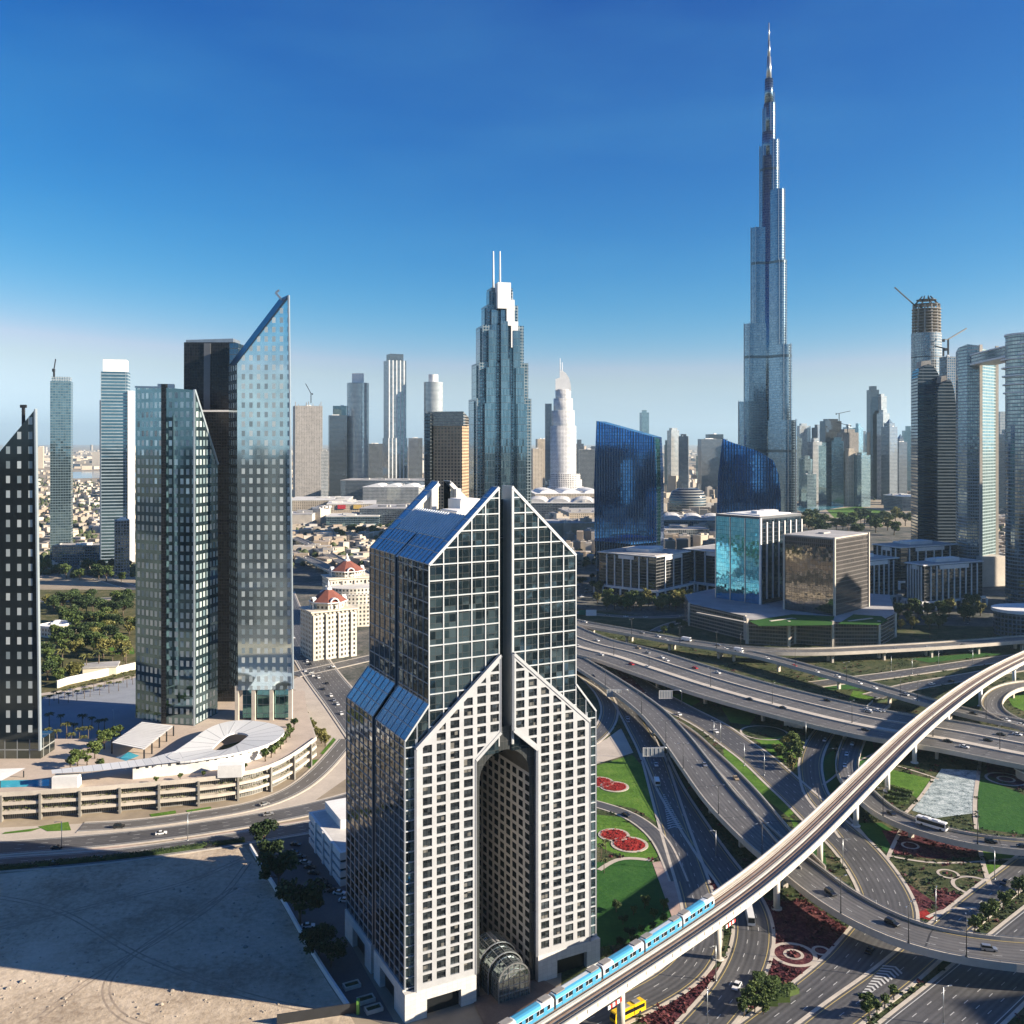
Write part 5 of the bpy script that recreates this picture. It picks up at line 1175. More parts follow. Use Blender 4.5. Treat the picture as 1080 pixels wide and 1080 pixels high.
# white-framed offices
wf_dark = facade('dark_banded_glass', 9, 3.3, .02, .24, (.03, .04, .05), (.07, .08, .09), (.11, .11, .11), g_metal=.8, tilt=.02)
def framed(name, label, pxc, d, pxl, pxr, th, h, f1, f2, seed, arcade=True, over=1.04):
    pl = corner(pxc, d, pxl, pxr, th); t = thing(name, label, 'office block', (*pl[0], 0)); z0 = 9 if arcade else 0
    b = MB(); walls(b, pl, z0, h, range(4)); b.build('facade', wf_dark, t)
    finline(t, 'white_fin', pl[0], pl[1], f1, z0, h - 1, 1.2, white_p, .9, True); finline(t, 'white_fin', pl[3], pl[0], f2, z0, h - 1, 1.2, white_p, .9, True)
    for k in (0, 3):
        b = MB(); a, c = pl[k], pl[(k + 1) % 4]; u0, u1 = (.35, .62) if k == 3 else (.25, .75); an = math.atan2(c[1] - a[1], c[0] - a[0]); L_ = math.hypot(c[0] - a[0], c[1] - a[1])
        b.rbox(a[0] + (c[0] - a[0]) * (u0 + u1) / 2, a[1] + (c[1] - a[1]) * (u0 + u1) / 2 - .5, L_ * (u1 - u0), 1.6, h - 4.5, h - .6, an); b.build('white_panel', white_p, t)
    if arcade:
        q = outset(pl, 1.1); b = MB(); b.prism(q, 7.2, 9.2, bottom=True); b.build('arcade_roof', white_p, t)
        finline(t, 'arcade_column', q[0], q[1], max(5, f1), 0, 7.2, 1.4, white_p, 1.2); finline(t, 'arcade_column', q[3], q[0], max(7, f2), 0, 7.2, 1.4, white_p, 1.2)
        b = MB(); walls(b, pl, 0, 7.5, range(4)); b.build('ground_floor', f_dark, t)
    flatroof(t, pl, h, pale_roof, white_p, 1.0, seed, over)
    b = MB(); q = outset(pl, .9); b.prism(q, h + 1, h + 1.5); b.build('roof_deck', grey_roof, t); b = MB(); b.prism(outset(pl, .4), h + 1.4, h + 5); b.build('plant_room', white_p, t); return t
framed('white_framed_office', 'white-framed dark office with an arcade, standing alone before the royal blue block', 692, 994, 632, 727, 50, 43.7, 4, 7, 11)
framed('white_framed_office', 'white-framed dark office half hidden behind the cyan block', 790, 1010, 722, 850, 45, 44, 5, 6, 12)
framed('white_framed_office', 'narrow white-framed office peeping out from behind the brown block', 900, 935, 862, 947, 30, 46, 9, 5, 13)
framed('white_framed_office', 'nearest white-framed office of the trio by the pale curved tower, with close white fins', 975, 925, 955, 1036, 24, 44, 10, 7, 14)
framed('white_framed_office', 'white-framed office at the back of the trio by the pale curved tower', 950, 1060, 921, 1010, 24, 46, 7, 6, 15)
t = thing('banded_pavilion', 'low round-cornered glass pavilion with a pale roof below the banded glass tower', 'building', (XD(1070, 800), 800, 0))
c = (XD(1088, 815), 815.0); pl = [(c[0] + 31 * math.cos(6.2832 * k / 24), c[1] + 22 * math.sin(6.2832 * k / 24)) for k in range(24)]
MB().prism(pl, 0, 20, 0, top=False).build('facade', f_slate, t); MB().prism(outset(pl, 1.07), 20, 22.5, bottom=True).build('roof', white_p, t)
t = thing('oval_office', 'dark oval office with bowed horizontal bands, between the two royal blue blocks', 'office block', (XD(725, 2000), 2000, 0))
c = (XD(725, 2000), 2000.0); nb = hd('bowed_bands', (.04, .06, .07), (.09, .12, .13), (.20, .20, .19), cw=60, ch=5.5, fw=.005, fh=.45)
rr = [[(c[0] + r_ * math.cos(6.2832 * k / 28), c[1] + r_ * .7 * math.sin(6.2832 * k / 28), z) for k in range(28)] for r_, z in ((37, 0), (40, 25), (39, 46), (33, 60), (20, 66))]
MB().loft(rr, 0, True, True).build('facade', nb, t)
# ---- the great mall's low roofs and the terraces beyond the twin gables
MALL = [  # name, label, px0, px1, y top, depth, size, turn, facade, roof
 ('exhibition_hall', 'long low grey hall with ribbed walls, beyond the pale rounded tower', 363, 470, 507, 2480, 120, -4, f_slate, grey_roof, 0),
 ('white_hall', 'white vault-roofed hall before the long grey hall', 386, 447, 514, 2380, 110, -4, f_pale, white_p, 1),
 ('mall_terrace', 'long pale terrace roof nearest the foot of the unfinished tower', 306, 372, 528, 2050, 130, 5, f_sand, pale_roof, 0),
 ('mall_terrace', 'terrace roof with red and yellow shopfronts in the middle of the mall', 343, 400, 532, 1960, 110, 8, f_sand, pale_roof, 2),
 ('mall_terrace', 'grey stepped terrace under the shoulder of the twin gables', 384, 452, 537, 1800, 120, -6, f_slate, grey_roof, 0),
 ('mall_block', 'plain pale cube at the corner of the mall above the viaduct', 331, 347, 537, 1830, 40, -18, concrete, pale_roof, 0),
 ('mall_terrace', 'low grey ledge running from the mirror-glass blade to the pale cube', 300, 333, 543, 1790, 70, 3, concrete, grey_roof, 0),
 ('mall_terrace', 'glass-fronted ledge running on from the pale cube', 346, 402, 545, 1780, 70, 3, f_teal, pale_roof, 0),
 ('mall_roof', 'broad white roof nearest the foot of the white hotel tower', 556, 640, 521, 2300, 170, 6, f_sand, white_p, 1),
 ('mall_roof', 'grey ribbed roof in the middle of the mall, beside the slanting blue block', 548, 634, 531, 1950, 150, -5, f_slate, pale_roof, 1),
 ('mall_roof', 'pale flat roof just behind the twin gables by the slanting blue block', 590, 650, 541, 1760, 110, 8, f_sand, grey_roof, 0),
 ('mall_block', 'sand-coloured wall below the mall roofs beside the slanting blue block', 575, 632, 552, 1600, 70, 4, mat('sandstone', (.40, .31, .21), .8), grey_roof, 0),
 ('mall_roof', 'low pale roof between the oval office and the white-framed office', 690, 770, 549, 1560, 100, -8, f_slate, pale_roof, 1),
 ('mall_block', 'low dark block close behind the white-framed office', 695, 745, 559, 1420, 50, 6, f_slate, grey_roof, 0),
 ('low_hall', 'low white-roofed hall at the foot of the half-built cylinder', 938, 964, 524, 2250, 80, 10, f_slate, white_p, 1),
]
for nm, lb, a, c, yt, d, dep, ang, m, rf, vault in MALL:
    pl = foot(a, c, d, dep, ang); z = ZY(yt, d); x, y = sum(p[0] for p in pl) / 4, sum(p[1] for p in pl) / 4
    t = thing(nm, lb, 'building', (x, y, 0)); MB().prism(pl, 0, z, 0, top=False).build('wall', m, t)
    b = MB(); b.prism(outset(pl, 1.01), z, z + 1.5, bottom=True); b.build('roof', rf, t); r_ = random.Random(a)
    for k in range(6):
        b = MB(); u, v = r_.uniform(.1, .9), r_.uniform(.1, .9); px = pl[0][0] + (pl[1][0] - pl[0][0]) * u + (pl[3][0] - pl[0][0]) * v; py = pl[0][1] + (pl[1][1] - pl[0][1]) * u + (pl[3][1] - pl[0][1]) * v
        b.rbox(px, py, r_.uniform(6, 22), r_.uniform(4, 14), z + 1.4, z + r_.uniform(3, 6), R(ang)); b.build('skylight' if k % 2 else 'plant_room', rf if k % 2 else grey_roof, t)
    if vault == 1:
        an = R(ang); b = MB(); N = 8; w_ = math.hypot(pl[1][0] - pl[0][0], pl[1][1] - pl[0][1])
        for q in range(3):
            f = [(-.32 + .3 * q, .26)]; cx0 = x + math.cos(an) * w_ * (-.3 + .3 * q); cy0 = y + math.sin(an) * w_ * (-.3 + .3 * q); rad = w_ * .12; rings = []
            for dd in (-dep * .38, dep * .38): rings.append([(cx0 - math.sin(an) * dd - math.cos(an) * rad * math.cos(math.pi * k / N), cy0 + math.cos(an) * dd - math.sin(an) * rad * math.cos(math.pi * k / N), z + 1.4 + rad * .35 * math.sin(math.pi * k / N)) for k in range(N + 1)])
            b.loft(rings, 0, True, False)
        b.build('vault', rf, t)
    if vault == 2:
        for q, col in ((.3, (.42, .03, .04)), (.62, (.50, .34, .10))): b = MB(); b.rbox(pl[0][0] + (pl[1][0] - pl[0][0]) * q, pl[0][1] + (pl[1][1] - pl[0][1]) * q - 1, 16, 3, z - 9, z - 1, R(ang)); b.build('shopfront', mat('shopfront%d' % int(q * 10), col, .5), t)
# ---- cream apartment houses with red roofs
red_roof = mat('red_roof_tile', (.21, .072, .05), .75, var=.2, scale=.3)
cream_f = facade('cream_windows', 3.4, 3.6, .52, .46, (.04, .045, .05), (.12, .12, .11), (.60, .55, .46), g_metal=.4, g_rough=.2, tilt=.02)
def residence(label, px, d, wd, h, dep, ang):
    x = XD(px, d); an = R(ang); t = thing('red_roofed_residence', label, 'apartment house', (x, d + dep / 2, 0)); cy_ = d + dep / 2
    c, s = math.cos(an), math.sin(an)
    def W(lx, ly): return (x + c * lx - s * ly, cy_ + s * lx + c * ly)
    b = MB(); b.rbox(x, cy_, wd, dep, 0, h, an); b.build('facade', cream_f, t)
    for lx in (-.42, -.14, .14, .42): b = MB(); q = W(wd * lx, -dep / 2); b.rbox(q[0], q[1], wd * .13, 2.6, 0, h - 1.5, an); b.build('bay', cream_f, t)
    for ly in (-.28, .28): b = MB(); q = W(wd / 2, dep * ly); b.rbox(q[0], q[1], 2.4, dep * .22, 0, h - 1.5, an); b.build('bay', cream_f, t)
    b = MB(); b.rbox(x, cy_, wd + 2.4, dep + 2.4, h, h + 1.1, an); b.build('cornice', cream, t)
    q0 = W(0, 0); oct_ = lambda r_, z: [(q0[0] + r_ * math.cos(6.2832 * k / 8 + .39 + an), q0[1] + r_ * math.sin(6.2832 * k / 8 + .39 + an), z) for k in range(8)]
    r_ = min(wd, dep) * .5
    MB().loft([oct_(r_ * .9, h + 1), oct_(r_ * .9, h + 7)], 0, True, False).build('lantern', cream_f, t)
    MB().loft([oct_(r_ * 1.12, h + 6.6), oct_(r_ * .2, h + 15)], 0, True, False).build('roof', red_roof, t)
    MB().loft([oct_(r_ * 1.16, h + 6.0), oct_(r_ * 1.16, h + 6.7)], 0, True, False).build('eave', white_p, t)
    b = MB(); b.cyl(*q0, r_ * .24, h + 14, h + 16.5, 10, r1=r_ * .16); b.cyl(*q0, r_ * .12, h + 16.5, h + 22, 8, r1=.15); b.build('cupola', white_p, t)
    for k in range(4):
        a = an + k * math.pi / 2 + .0; ax, ay = q0[0] + r_ * 1.05 * math.cos(a), q0[1] + r_ * 1.05 * math.sin(a); pr = []
        N = 10; ex, ey = -math.sin(a), math.cos(a); dx_, dy_ = math.cos(a), math.sin(a)
        b = MB(); rings = []
        for o_, rr_ in ((0, 3.6), (0, 2.7)): rings.append([(ax + ex * rr_ * math.cos(math.pi * i / N), ay + ey * rr_ * math.cos(math.pi * i / N), h + 6.5 + rr_ * math.sin(math.pi * i / N)) for i in range(N + 1)])
        for i in range(N):
            A, B, C, E = rings[0][i], rings[0][i + 1], rings[1][i + 1], rings[1][i]; b.poly([A, B, C, E])
            b.poly([(A[0] - dx_ * 3, A[1] - dy_ * 3, A[2]), (B[0] - dx_ * 3, B[1] - dy_ * 3, B[2]), B, A])
        for sg in (-1, 1): b.bar((ax + ex * 3.15 * sg, ay + ey * 3.15 * sg, h + 1), (ax + ex * 3.15 * sg, ay + ey * 3.15 * sg, h + 6.6), .9, .9)
        b.build('arched_dormer', white_p, t)
    return t
residence('cream apartment house with a red octagonal roof and white arches, nearest the mirror-glass blade', 343, 722, 36, 36, 26, 32)
residence('second cream apartment house with a red roof, tucked against the twin-gabled tower', 363, 880, 40, 38, 30, 24)
t = thing('curved_residence', 'cream curved apartment block with stepped balconies below the second red roof', 'apartment house', (XD(366, 850), 850, 0))
c = (XD(372, 872), 872.0)
for r_, h in ((34, 20), (30, 28), (25, 33)): pl = [(c[0] + r_ * math.cos(R(a)), c[1] + r_ * .8 * math.sin(R(a))) for a in range(0, 360, 15)]; MB().prism(pl, 0, h, 0, 1).build('facade', [cream_f, pale_roof], t)
# ------------------------------------------------------------------ podium with the curved white roof
fp = [(-80, 872), (0, 867), (82, 862), (147, 856), (207, 851), (273, 843), (300, 830), (318, 816), (334, 803)]
front = [P(x, y) for x, y in fp]; front = [(p.x, p.y) for p in smooth([(*q, 0) for q in front], 7)]
out_ = front + [(-118, 545), (-128, 585), (XD(150, 590), 590), (XD(150, 490), 490), (XD(-80, 490), 490)]
t = thing('garden_podium', 'long pale three-storey podium with planted ledges and a rounded end, under the dark towers', 'building', (-190, 470, 0))
pcx, pcy = -190, 480
def inset(pl, q):                                                  # shift the street front inwards
    r_ = []; n = len(front)
    for k, p in enumerate(pl):
        if k < n:
            a, c = pl[max(k - 1, 0)], pl[min(k + 1, n - 1)]; dx, dy = c[0] - a[0], c[1] - a[1]; L_ = math.hypot(dx, dy); r_.append((p[0] - dy / L_ * q, p[1] + dx / L_ * q))
        else: r_.append(p)
    return r_
MB().prism(inset(out_, 3.0), 0, 11.6, 0, top=False).build('recessed_wall', facade('slatted_screen', .9, 3.6, .35, .1, (.05, .055, .05), (.12, .12, .11), (.26, .25, .23), g_metal=.2, g_rough=.5), t)
for z0, z1 in ((3.1, 4.4), (7.0, 8.3), (10.9, 12.0)): MB().prism(out_, z0, z1, bottom=True).build('ledge', concrete, t)
MB().poly([(*p, 12.02) for p in inset(out_, .8)]).build('terrace_floor', mat('terrace_paving', (.46, .38, .31), .8, var=.15, scale=.1), t)
MB().prism(inset(out_, .0)[:len(front)] + inset(out_, .35)[:len(front)][::-1], 12.0, 12.9).build('terrace_rail', concrete, t)
acc = 0
for k in range(1, len(front)):
    acc += math.hypot(front[k][0] - front[k - 1][0], front[k][1] - front[k - 1][1])
    if acc > 12.5:
        acc = 0; a, c = front[k - 1], front[k]; b = MB(); b.rbox(c[0], c[1] + .8, .9, 2.6, 0, 11.5, math.atan2(c[1] - a[1], c[0] - a[0])); b.build('pier', mat('podium_pier', (.20, .19, .17), .7), t)
hedge_m = foliage('hedge_leaves', (.02, .035, .008), (.085, .10, .025))
b = MB()
for z in (4.4, 8.3):
    q = inset(out_, .9)[:len(front)]
    for k in range(len(q) - 1):
        if rng.random() < .18: continue
        for i in range(26):
            u = rng.random(); x, y = q[k][0] + (q[k + 1][0] - q[k][0]) * u, q[k][1] + (q[k + 1][1] - q[k][1]) * u + rng.uniform(-.7, .8); zz_ = z + rng.uniform(.1, 1.3) * rng.uniform(.5, 1); s = rng.uniform(.25, .5); a = rng.random() * 6.28
            b.poly([(x - s * math.cos(a), y - s * math.sin(a), zz_), (x + s * math.cos(a), y + s * math.sin(a), zz_ + rng.uniform(-.2, .2)), (x + s * .6 * math.sin(a), y, zz_ + s)])
b.build('planter_foliage', hedge_m, t)
# curved white roof: a teardrop ring with a tail
wr = facade('seamed_white_roof', 2.4, 40, .06, .002, (.56, .57, .57), (.66, .66, .65), (.36, .37, .38), g_metal=0, g_rough=.45, tilt=.006)
t = thing('curved_roof_pavilion', 'looping seamed white roof with a dark garden in its eye, on the garden podium', 'pavilion', (*P(250, 780, 18), 12))
oc = [(300, 770), (290, 764), (275, 761), (258, 759.5), (240, 761), (224, 766), (212, 773), (200, 782), (185, 792), (176, 798), (190, 803), (215, 800), (240, 796), (262, 791), (282, 785), (295, 778)]
ic = [(262, 776), (260, 774), (256, 773), (250, 772.5), (245, 773), (240, 775), (236, 778), (232, 781), (228, 785), (224, 789), (226, 791), (233, 791), (240, 789.5), (246, 787), (253, 783), (258, 779)]
ow, iw = [P3(*q, 18.5) for q in oc], [P3(*q, 17.3) for q in ic]; ow = smooth(ow, 4, True); iw_ = smooth(iw, .5, True); n = len(ow)
iw2 = [iw_[int(k * len(iw_) / n)] for k in range(n)]
b = MB()
for k in range(n):
    j = (k + 1) % n; u = k * 1.2
    b.poly([ow[k], ow[j], iw2[j], iw2[k]][::-1], 0, [(u + 1.2 * 0, 1), (u + 1.2, 1), (u + 1.2, 30), (u, 30)][::-1])
    b.poly([ow[j], ow[k], ow[k] - Vector((0, 0, .9)), ow[j] - Vector((0, 0, .9))]); b.poly([iw2[k], iw2[j], iw2[j] - Vector((0, 0, .9)), iw2[k] - Vector((0, 0, .9))])
b.build('looping_roof', wr, t)
b = MB(); tl = [(188, 791, 195, 803), (160, 799, 165, 806), (130, 803, 133, 810), (95, 807, 97, 813.5), (54, 812, 55, 816)]
for k in range(len(tl) - 1):
    a, c = tl[k], tl[k + 1]; q = [P3(a[2], a[3], 18.3), P3(c[2], c[3], 18.3), P3(c[0], c[1], 18.3), P3(a[0], a[1], 18.3)][::-1]; Lq = math.hypot(q[0][0] - q[1][0], q[0][1] - q[1][1]); b.poly(q, 0, [(0, 0), (0, 10), (Lq, 10), (Lq, 0)] if False else [(k * 9, 10), (k * 9 + 9, 10), (k * 9 + 9, 0), (k * 9, 0)])
    b.poly([q[0], q[3], (q[3][0], q[3][1], 17.2), (q[0][0], q[0][1], 17.2)][::-1])
b.build('tail_roof', wr, t)
b = MB(); wl_ = [P(140, 822, 12), P(200, 816, 12), P(250, 808, 12), P(282, 797, 12), P(297, 785, 12)]
wl_ = [(p.x, p.y) for p in smooth([(*q, 0) for q in wl_], 4)]
for k in range(len(wl_) - 1): a, c = wl_[k], wl_[k + 1]; b.poly([(*a, 12), (*c, 12), (*c, 17.6), (*a, 17.6)])
b.build('wall', facade('pavilion_wall', 5, 6, .72, .75, (.06, .07, .08), (.12, .13, .14), (.66, .64, .60), g_metal=.3), t)
b = MB(); q = P(241, 821, 12); b.rbox(q[0], q[1] + 4, 11, 6, 12, 17.5, .1); b.build('white_box', white_p, t); b = MB(); q = P(67, 832, 12); b.rbox(q[0], q[1] + 3, 11, 5, 12, 17, .1); b.build('white_box', white_p, t)
MB().poly([P3(x, y, 12.4) for x, y in [(262, 780), (236, 786), (226, 795), (236, 797), (255, 789)]][::-1]).build('inner_garden', planting, t)
t = thing('slatted_canopy', 'square slatted white canopy beside the dark plaza', 'canopy', (*P(150, 775, 17), 12))
q = [P3(118, 783, 17.5), P3(152, 790, 17.5), P3(183, 765, 17.5), P3(150, 761, 17.5)]; b = MB()
for k in range(16): u0, u1 = k / 16, (k + .78) / 16; A, B, C, E = [Vector(v) for v in q]; b.poly([A.lerp(E, u0), A.lerp(E, u1), B.lerp(C, u1), B.lerp(C, u0)][::-1])
b.poly([v[:2] + (17.1,) for v in q]); b.build('slats', white_p, t); b = MB()
for v in [Vector(v) for v in q] + [Vector(q[1]).lerp(Vector(q[2]), u) for u in (.25, .5, .75)]: b = MB(); b.rbox(v.x, v.y, .6, .6, 12, 17.2); b.build('post', dark_m, t)
pool_m = mat('pool_water', (.06, .38, .52), .08, 0, var=.08, spec=.5)
struct(MB().poly([P3(122, 799, 12.06), P3(133, 802.5, 12.06), P3(147, 797, 12.06), P3(136, 793, 12.06)]).build('water', pool_m))
struct(MB().poly([P3(-40, 832, 12.06), P3(52, 829, 12.06), P3(52, 822, 12.06), P3(-40, 824, 12.06)]).build('water', pool_m))
t = thing('poolside_canopy', 'small slanting white canopy over the long blue pool', 'canopy', (*P(10, 815, 16), 12)); b = MB(); b.poly([P3(-40, 826, 15), P3(2, 823, 15), P3(27, 810, 16.5), P3(-40, 812, 16.5)]); b.build('roof', white_p, t); b = MB()
for x, y in ((0, 824), (25, 813)): v = P3(x, y, 15); b = MB(); b.rbox(v[0], v[1], .4, .4, 12, 15); b.build('post', dark_m, t)
# ---- plaza, garden wall and roads on that side
patch('plaza', [(38, 752), (46, 735), (152, 712), (165, 760), (120, 786), (38, 800)], mat('plaza_paving', (.25, .27, .30), .75, var=.12, scale=.1), .05)
patch('garden_ground', [(30, 622), (150, 622), (160, 706), (40, 738)], soil_mat('garden_soil', (.03, .04, .012), (.09, .09, .035), (.20, .16, .09), .06, .5), .04)
patch('lawn', [(114, 683), (140, 682), (142, 690), (115, 690)], lawn_m, .08)
struct(strip([(40, 733), (80, 727), (150, 712)], 7, .09, paving, 'pavement'))
def wallrun(name, label, pts, h, th, m, z=0, group=None, zfix=None):
    c = [Vector((*P(x, y), z)) for x, y in pts]; t = thing(name, label, 'wall', (c[0].x, c[0].y, z), group); b = MB(); ribbon(b, c, -th / 2, th / 2, h, 0, h); b.build('wall', m, t); b = MB(); ribbon(b, c, -th / 2 - .12, th / 2 + .12, h + .16, 0, .16); b.build('coping', white_p, t); return t
wallrun('garden_wall', 'sunlit cream garden wall along the shaded plaza', [(60, 726), (72, 722), (100, 716), (143, 706)], 5, .8, cream)
wallrun('boundary_wall', 'white low wall between the sandy lot and the tree-lined car park', [(264, 895), (276, 916), (300, 955), (325, 1000), (347, 1035), (368, 1066)], 1.8, .5, white_p)
t = thing('garden_pavilion', 'flat grey-roofed pavilion behind the cream garden wall', 'pavilion', (*P(108, 713), 0)); pl = foot(88, 125, 668, 14, 16); MB().prism(pl, 0, 6, 0, top=False).build('wall', cream, t); MB().prism(outset(pl, 1.08), 6, 7, bottom=True).build('roof', grey_roof, t)
t = thing('courtyard_house', 'low white house with a walled roof terrace among the garden trees', 'house', (*P(58, 672), 0)); pl = foot(42, 76, 800, 26, -24); MB().prism(pl, 0, 9, 0, top=False).build('wall', cream_f, t); MB().poly([(*p, 8.2) for p in pl]).build('roof', white_p, t)
b = MB()
for k in range(4): a, c = pl[k], pl[(k + 1) % 4]; b.bar((*a, 9), (*c, 9), .6, 1.2)
b.build('parapet', white_p, t); roofbits(t, pl, 8.2, 4)
road('L1a', [(-60, 900), (0, 895), (80, 889), (160, 881), (250, 868), (330, 853), (385, 838)], 13, 3, yl=False)
road('L1b', [(-60, 918), (0, 912), (80, 907), (160, 898), (250, 885), (330, 872), (395, 858)], 12, 3, yl=False)
road('L1c', [(85, 873), (140, 870), (200, 862), (270, 850), (310, 834), (335, 815), (352, 797), (366, 780)], 9, 2, asphalt_l, yl=False)
patch('pavement', [(-60, 893), (-60, 876), (82, 869), (200, 858), (280, 846), (312, 828), (338, 803), (350, 770), (395, 800), (330, 846), (250, 861), (160, 874), (0, 889)], paving, .04)
patch('pavement', [(-60, 905), (160, 890), (340, 862), (340, 866), (160, 893), (-60, 909)], pink_pave, .05)
for pts in ([(5, 878), (45, 873), (33, 877), (2, 880)], [(40, 872), (72, 867), (75, 876), (50, 877)], [(158, 859), (185, 855), (186, 858), (160, 862)], [(196, 855), (222, 851), (224, 854), (198, 857)], [(306, 828), (322, 824), (326, 829), (308, 833)], [(338, 795), (352, 778), (362, 790), (344, 797)], [(318, 803), (346, 800), (345, 807), (328, 812)]): lawn(pts)
road('B1', [(298, 625), (312, 665), (335, 705), (366, 745), (400, 790)], 24, 6, asphalt, yl=False)
road('B2', [(310, 712), (330, 708), (365, 700), (400, 692)], 14, 3, asphalt, yl=False)
patch('pavement', [(306, 720), (316, 712), (345, 745), (366, 775), (352, 790), (330, 775)], paving, .05)
road('N1', [(30, 575), (60, 590), (95, 606), (145, 622)], 16, 3, yl=False); road('N2', [(30, 634), (80, 633), (150, 630)], 14, 3, yl=False); road('N3', [(30, 612), (80, 601), (110, 594), (150, 590)], 10, 2, yl=False)
flyover('V1', 'older viaduct running behind the red-roofed houses towards the mall', [(285, 560, 7), (310, 567, 7), (335, 578, 7), (360, 592, 7), (400, 612, 7)], 14, 3, piers=45, yl=False)
flyover('V2', 'nearer viaduct behind the red-roofed houses, with sandy arches under it', [(285, 575, 7), (310, 583, 7), (340, 596, 7), (365, 610, 7), (400, 630, 7)], 14, 3, piers=45, yl=False)
for a in LATER[-2:]: pier_up(*a)
# ---- sandy lot, car park building and the strip between
lot = soil_mat('lot_sand', (.27, .21, .15), (.46, .375, .275), (.60, .50, .38), .028, .5)
patch('dirt', [(-120, 930), (0, 922), (150, 906), (258, 893), (276, 918), (300, 958), (325, 1003), (347, 1039), (372, 1076), (400, 1130), (-140, 1130)], lot, .06)
tyr = mat('tyre_tracks', (.30, .24, .18), .95, var=.35, scale=.2)
for pts in ([(258, 905), (200, 930), (120, 950), (20, 975), (-60, 990)], [(262, 910), (230, 950), (170, 990), (100, 1030), (40, 1075)], [(250, 935), (150, 1000), (110, 1040), (130, 1075), (190, 1090)], [(-40, 940), (60, 960), (150, 1010), (260, 1050), (340, 1068)]):
    for o_ in (-1.0, 1.0):
        c = smooth([(*P(x, y), .075) for x, y in pts], 3); b = MB(); ribbon(b, c, o_ - .28, o_ + .28, rng.random() * .01, 0); struct(b.build('tyre_track', tyr))
rb = mat('rubble_grey', (.30, .26, .21), .95, var=.3, scale=.5); b = MB()
for k in range(420):
    px, py = rng.uniform(-20, 330), rng.uniform(905, 1075)
    if px > 262 + (py - 895) * .55: continue
    x, y = P(px, py); s = rng.uniform(.12, .55) * (2.2 if rng.random() < .05 else 1); b.loft([[(x + s * q * math.cos(i * 1.26 + k) * rng.uniform(.7, 1.3), y + s * q * math.sin(i * 1.26 + k) * rng.uniform(.7, 1.3), z * s) for i in range(5)] for q, z in ((1, 0), (.8, .45), (.3, .7))], 0, True, False)
tag(b.build('rubble', rb), 'loose stones scattered over the sandy lot', 'rubble', kind='stuff')
patch('car_park_ground', [(268, 892), (330, 878), (362, 880), (372, 1000), (420, 1085), (374, 1070), (327, 1000), (302, 955)], asphalt_l, .05)
t = thing('white_car_park', 'white multi-storey car park with slit openings, close to the glass flank of the twin-gabled tower', 'building', (-66, 372, 0))
N_, F_ = (-64.0, 353.0), (-84.0, 392.0); e = (25, 13); pl = [N_, (N_[0] + e[0], N_[1] + e[1]), (F_[0] + e[0], F_[1] + e[1]), F_]
for z0, z1 in ((0, 2.2), (3.3, 5.4), (6.5, 8.6), (9.7, 12.5)): MB().prism(pl, z0, z1, bottom=True).build('white_band', white_p, t)
MB().prism(outset(pl, .96), 0, 12, 0).build('dark_decks', dark_m, t)
for u in (.25, .5, .75): b = MB(); b.rbox(N_[0] + (F_[0] - N_[0]) * u, N_[1] + (F_[1] - N_[1]) * u, 1.6, 1.2, 0, 12.4, math.atan2(39, -20)); b.build('pier', white_p, t)
b = MB(); q = outset(pl, .5); b.prism([(p[0] - 5, p[1] + 9) for p in q], 12.4, 16); b.build('stair_block', white_p, t); MB().poly([(*p, 12.53) for p in outset(pl, .93)]).build('roof', pale_roof, t)
t = thing('site_hoarding', 'black low hoarding at the corner of the sandy lot', 'hoarding', (*P(340, 1074), 0)); b = MB(); a, c = P3(292, 1081, 0), P3(378, 1068, 0); b.bar((a[0], a[1], 1.5), (c[0], c[1], 1.5), .3, 3); b.build('panel', dark_m, t); b = MB(); b.bar((c[0], c[1] - .4, 0), (c[0], c[1] - .4, 4), .8, 1.5); b.build('end_post', mat('green_paint', (.15, .35, .06), .5), t)
for lb, px, py in (('topmost pale open planter box by the glass flank of the twin-gabled tower', 371, 1041), ('middle pale planter box by the glass flank of the twin-gabled tower', 386, 1056), ('lowest pale planter box by the glass flank of the twin-gabled tower', 394, 1066)):
    x, y = P(px, py); t = thing('planter_box', lb, 'planter', (x, y, 0)); b = MB()
    for dx, dy, wx, wy in ((0, -1.3, 5, .4), (0, 1.3, 5, .4), (-2.3, 0, .4, 2.2), (2.3, 0, .4, 2.2)): b.rbox(x + dx * .883 - dy * .469, y + dx * .469 + dy * .883, wx, wy, 0, 1.1, .489)
    b.build('box', concrete, t); MB().rbox(x, y, 4.4, 2.4, 0, .8, .489).build('soil', planting, t)
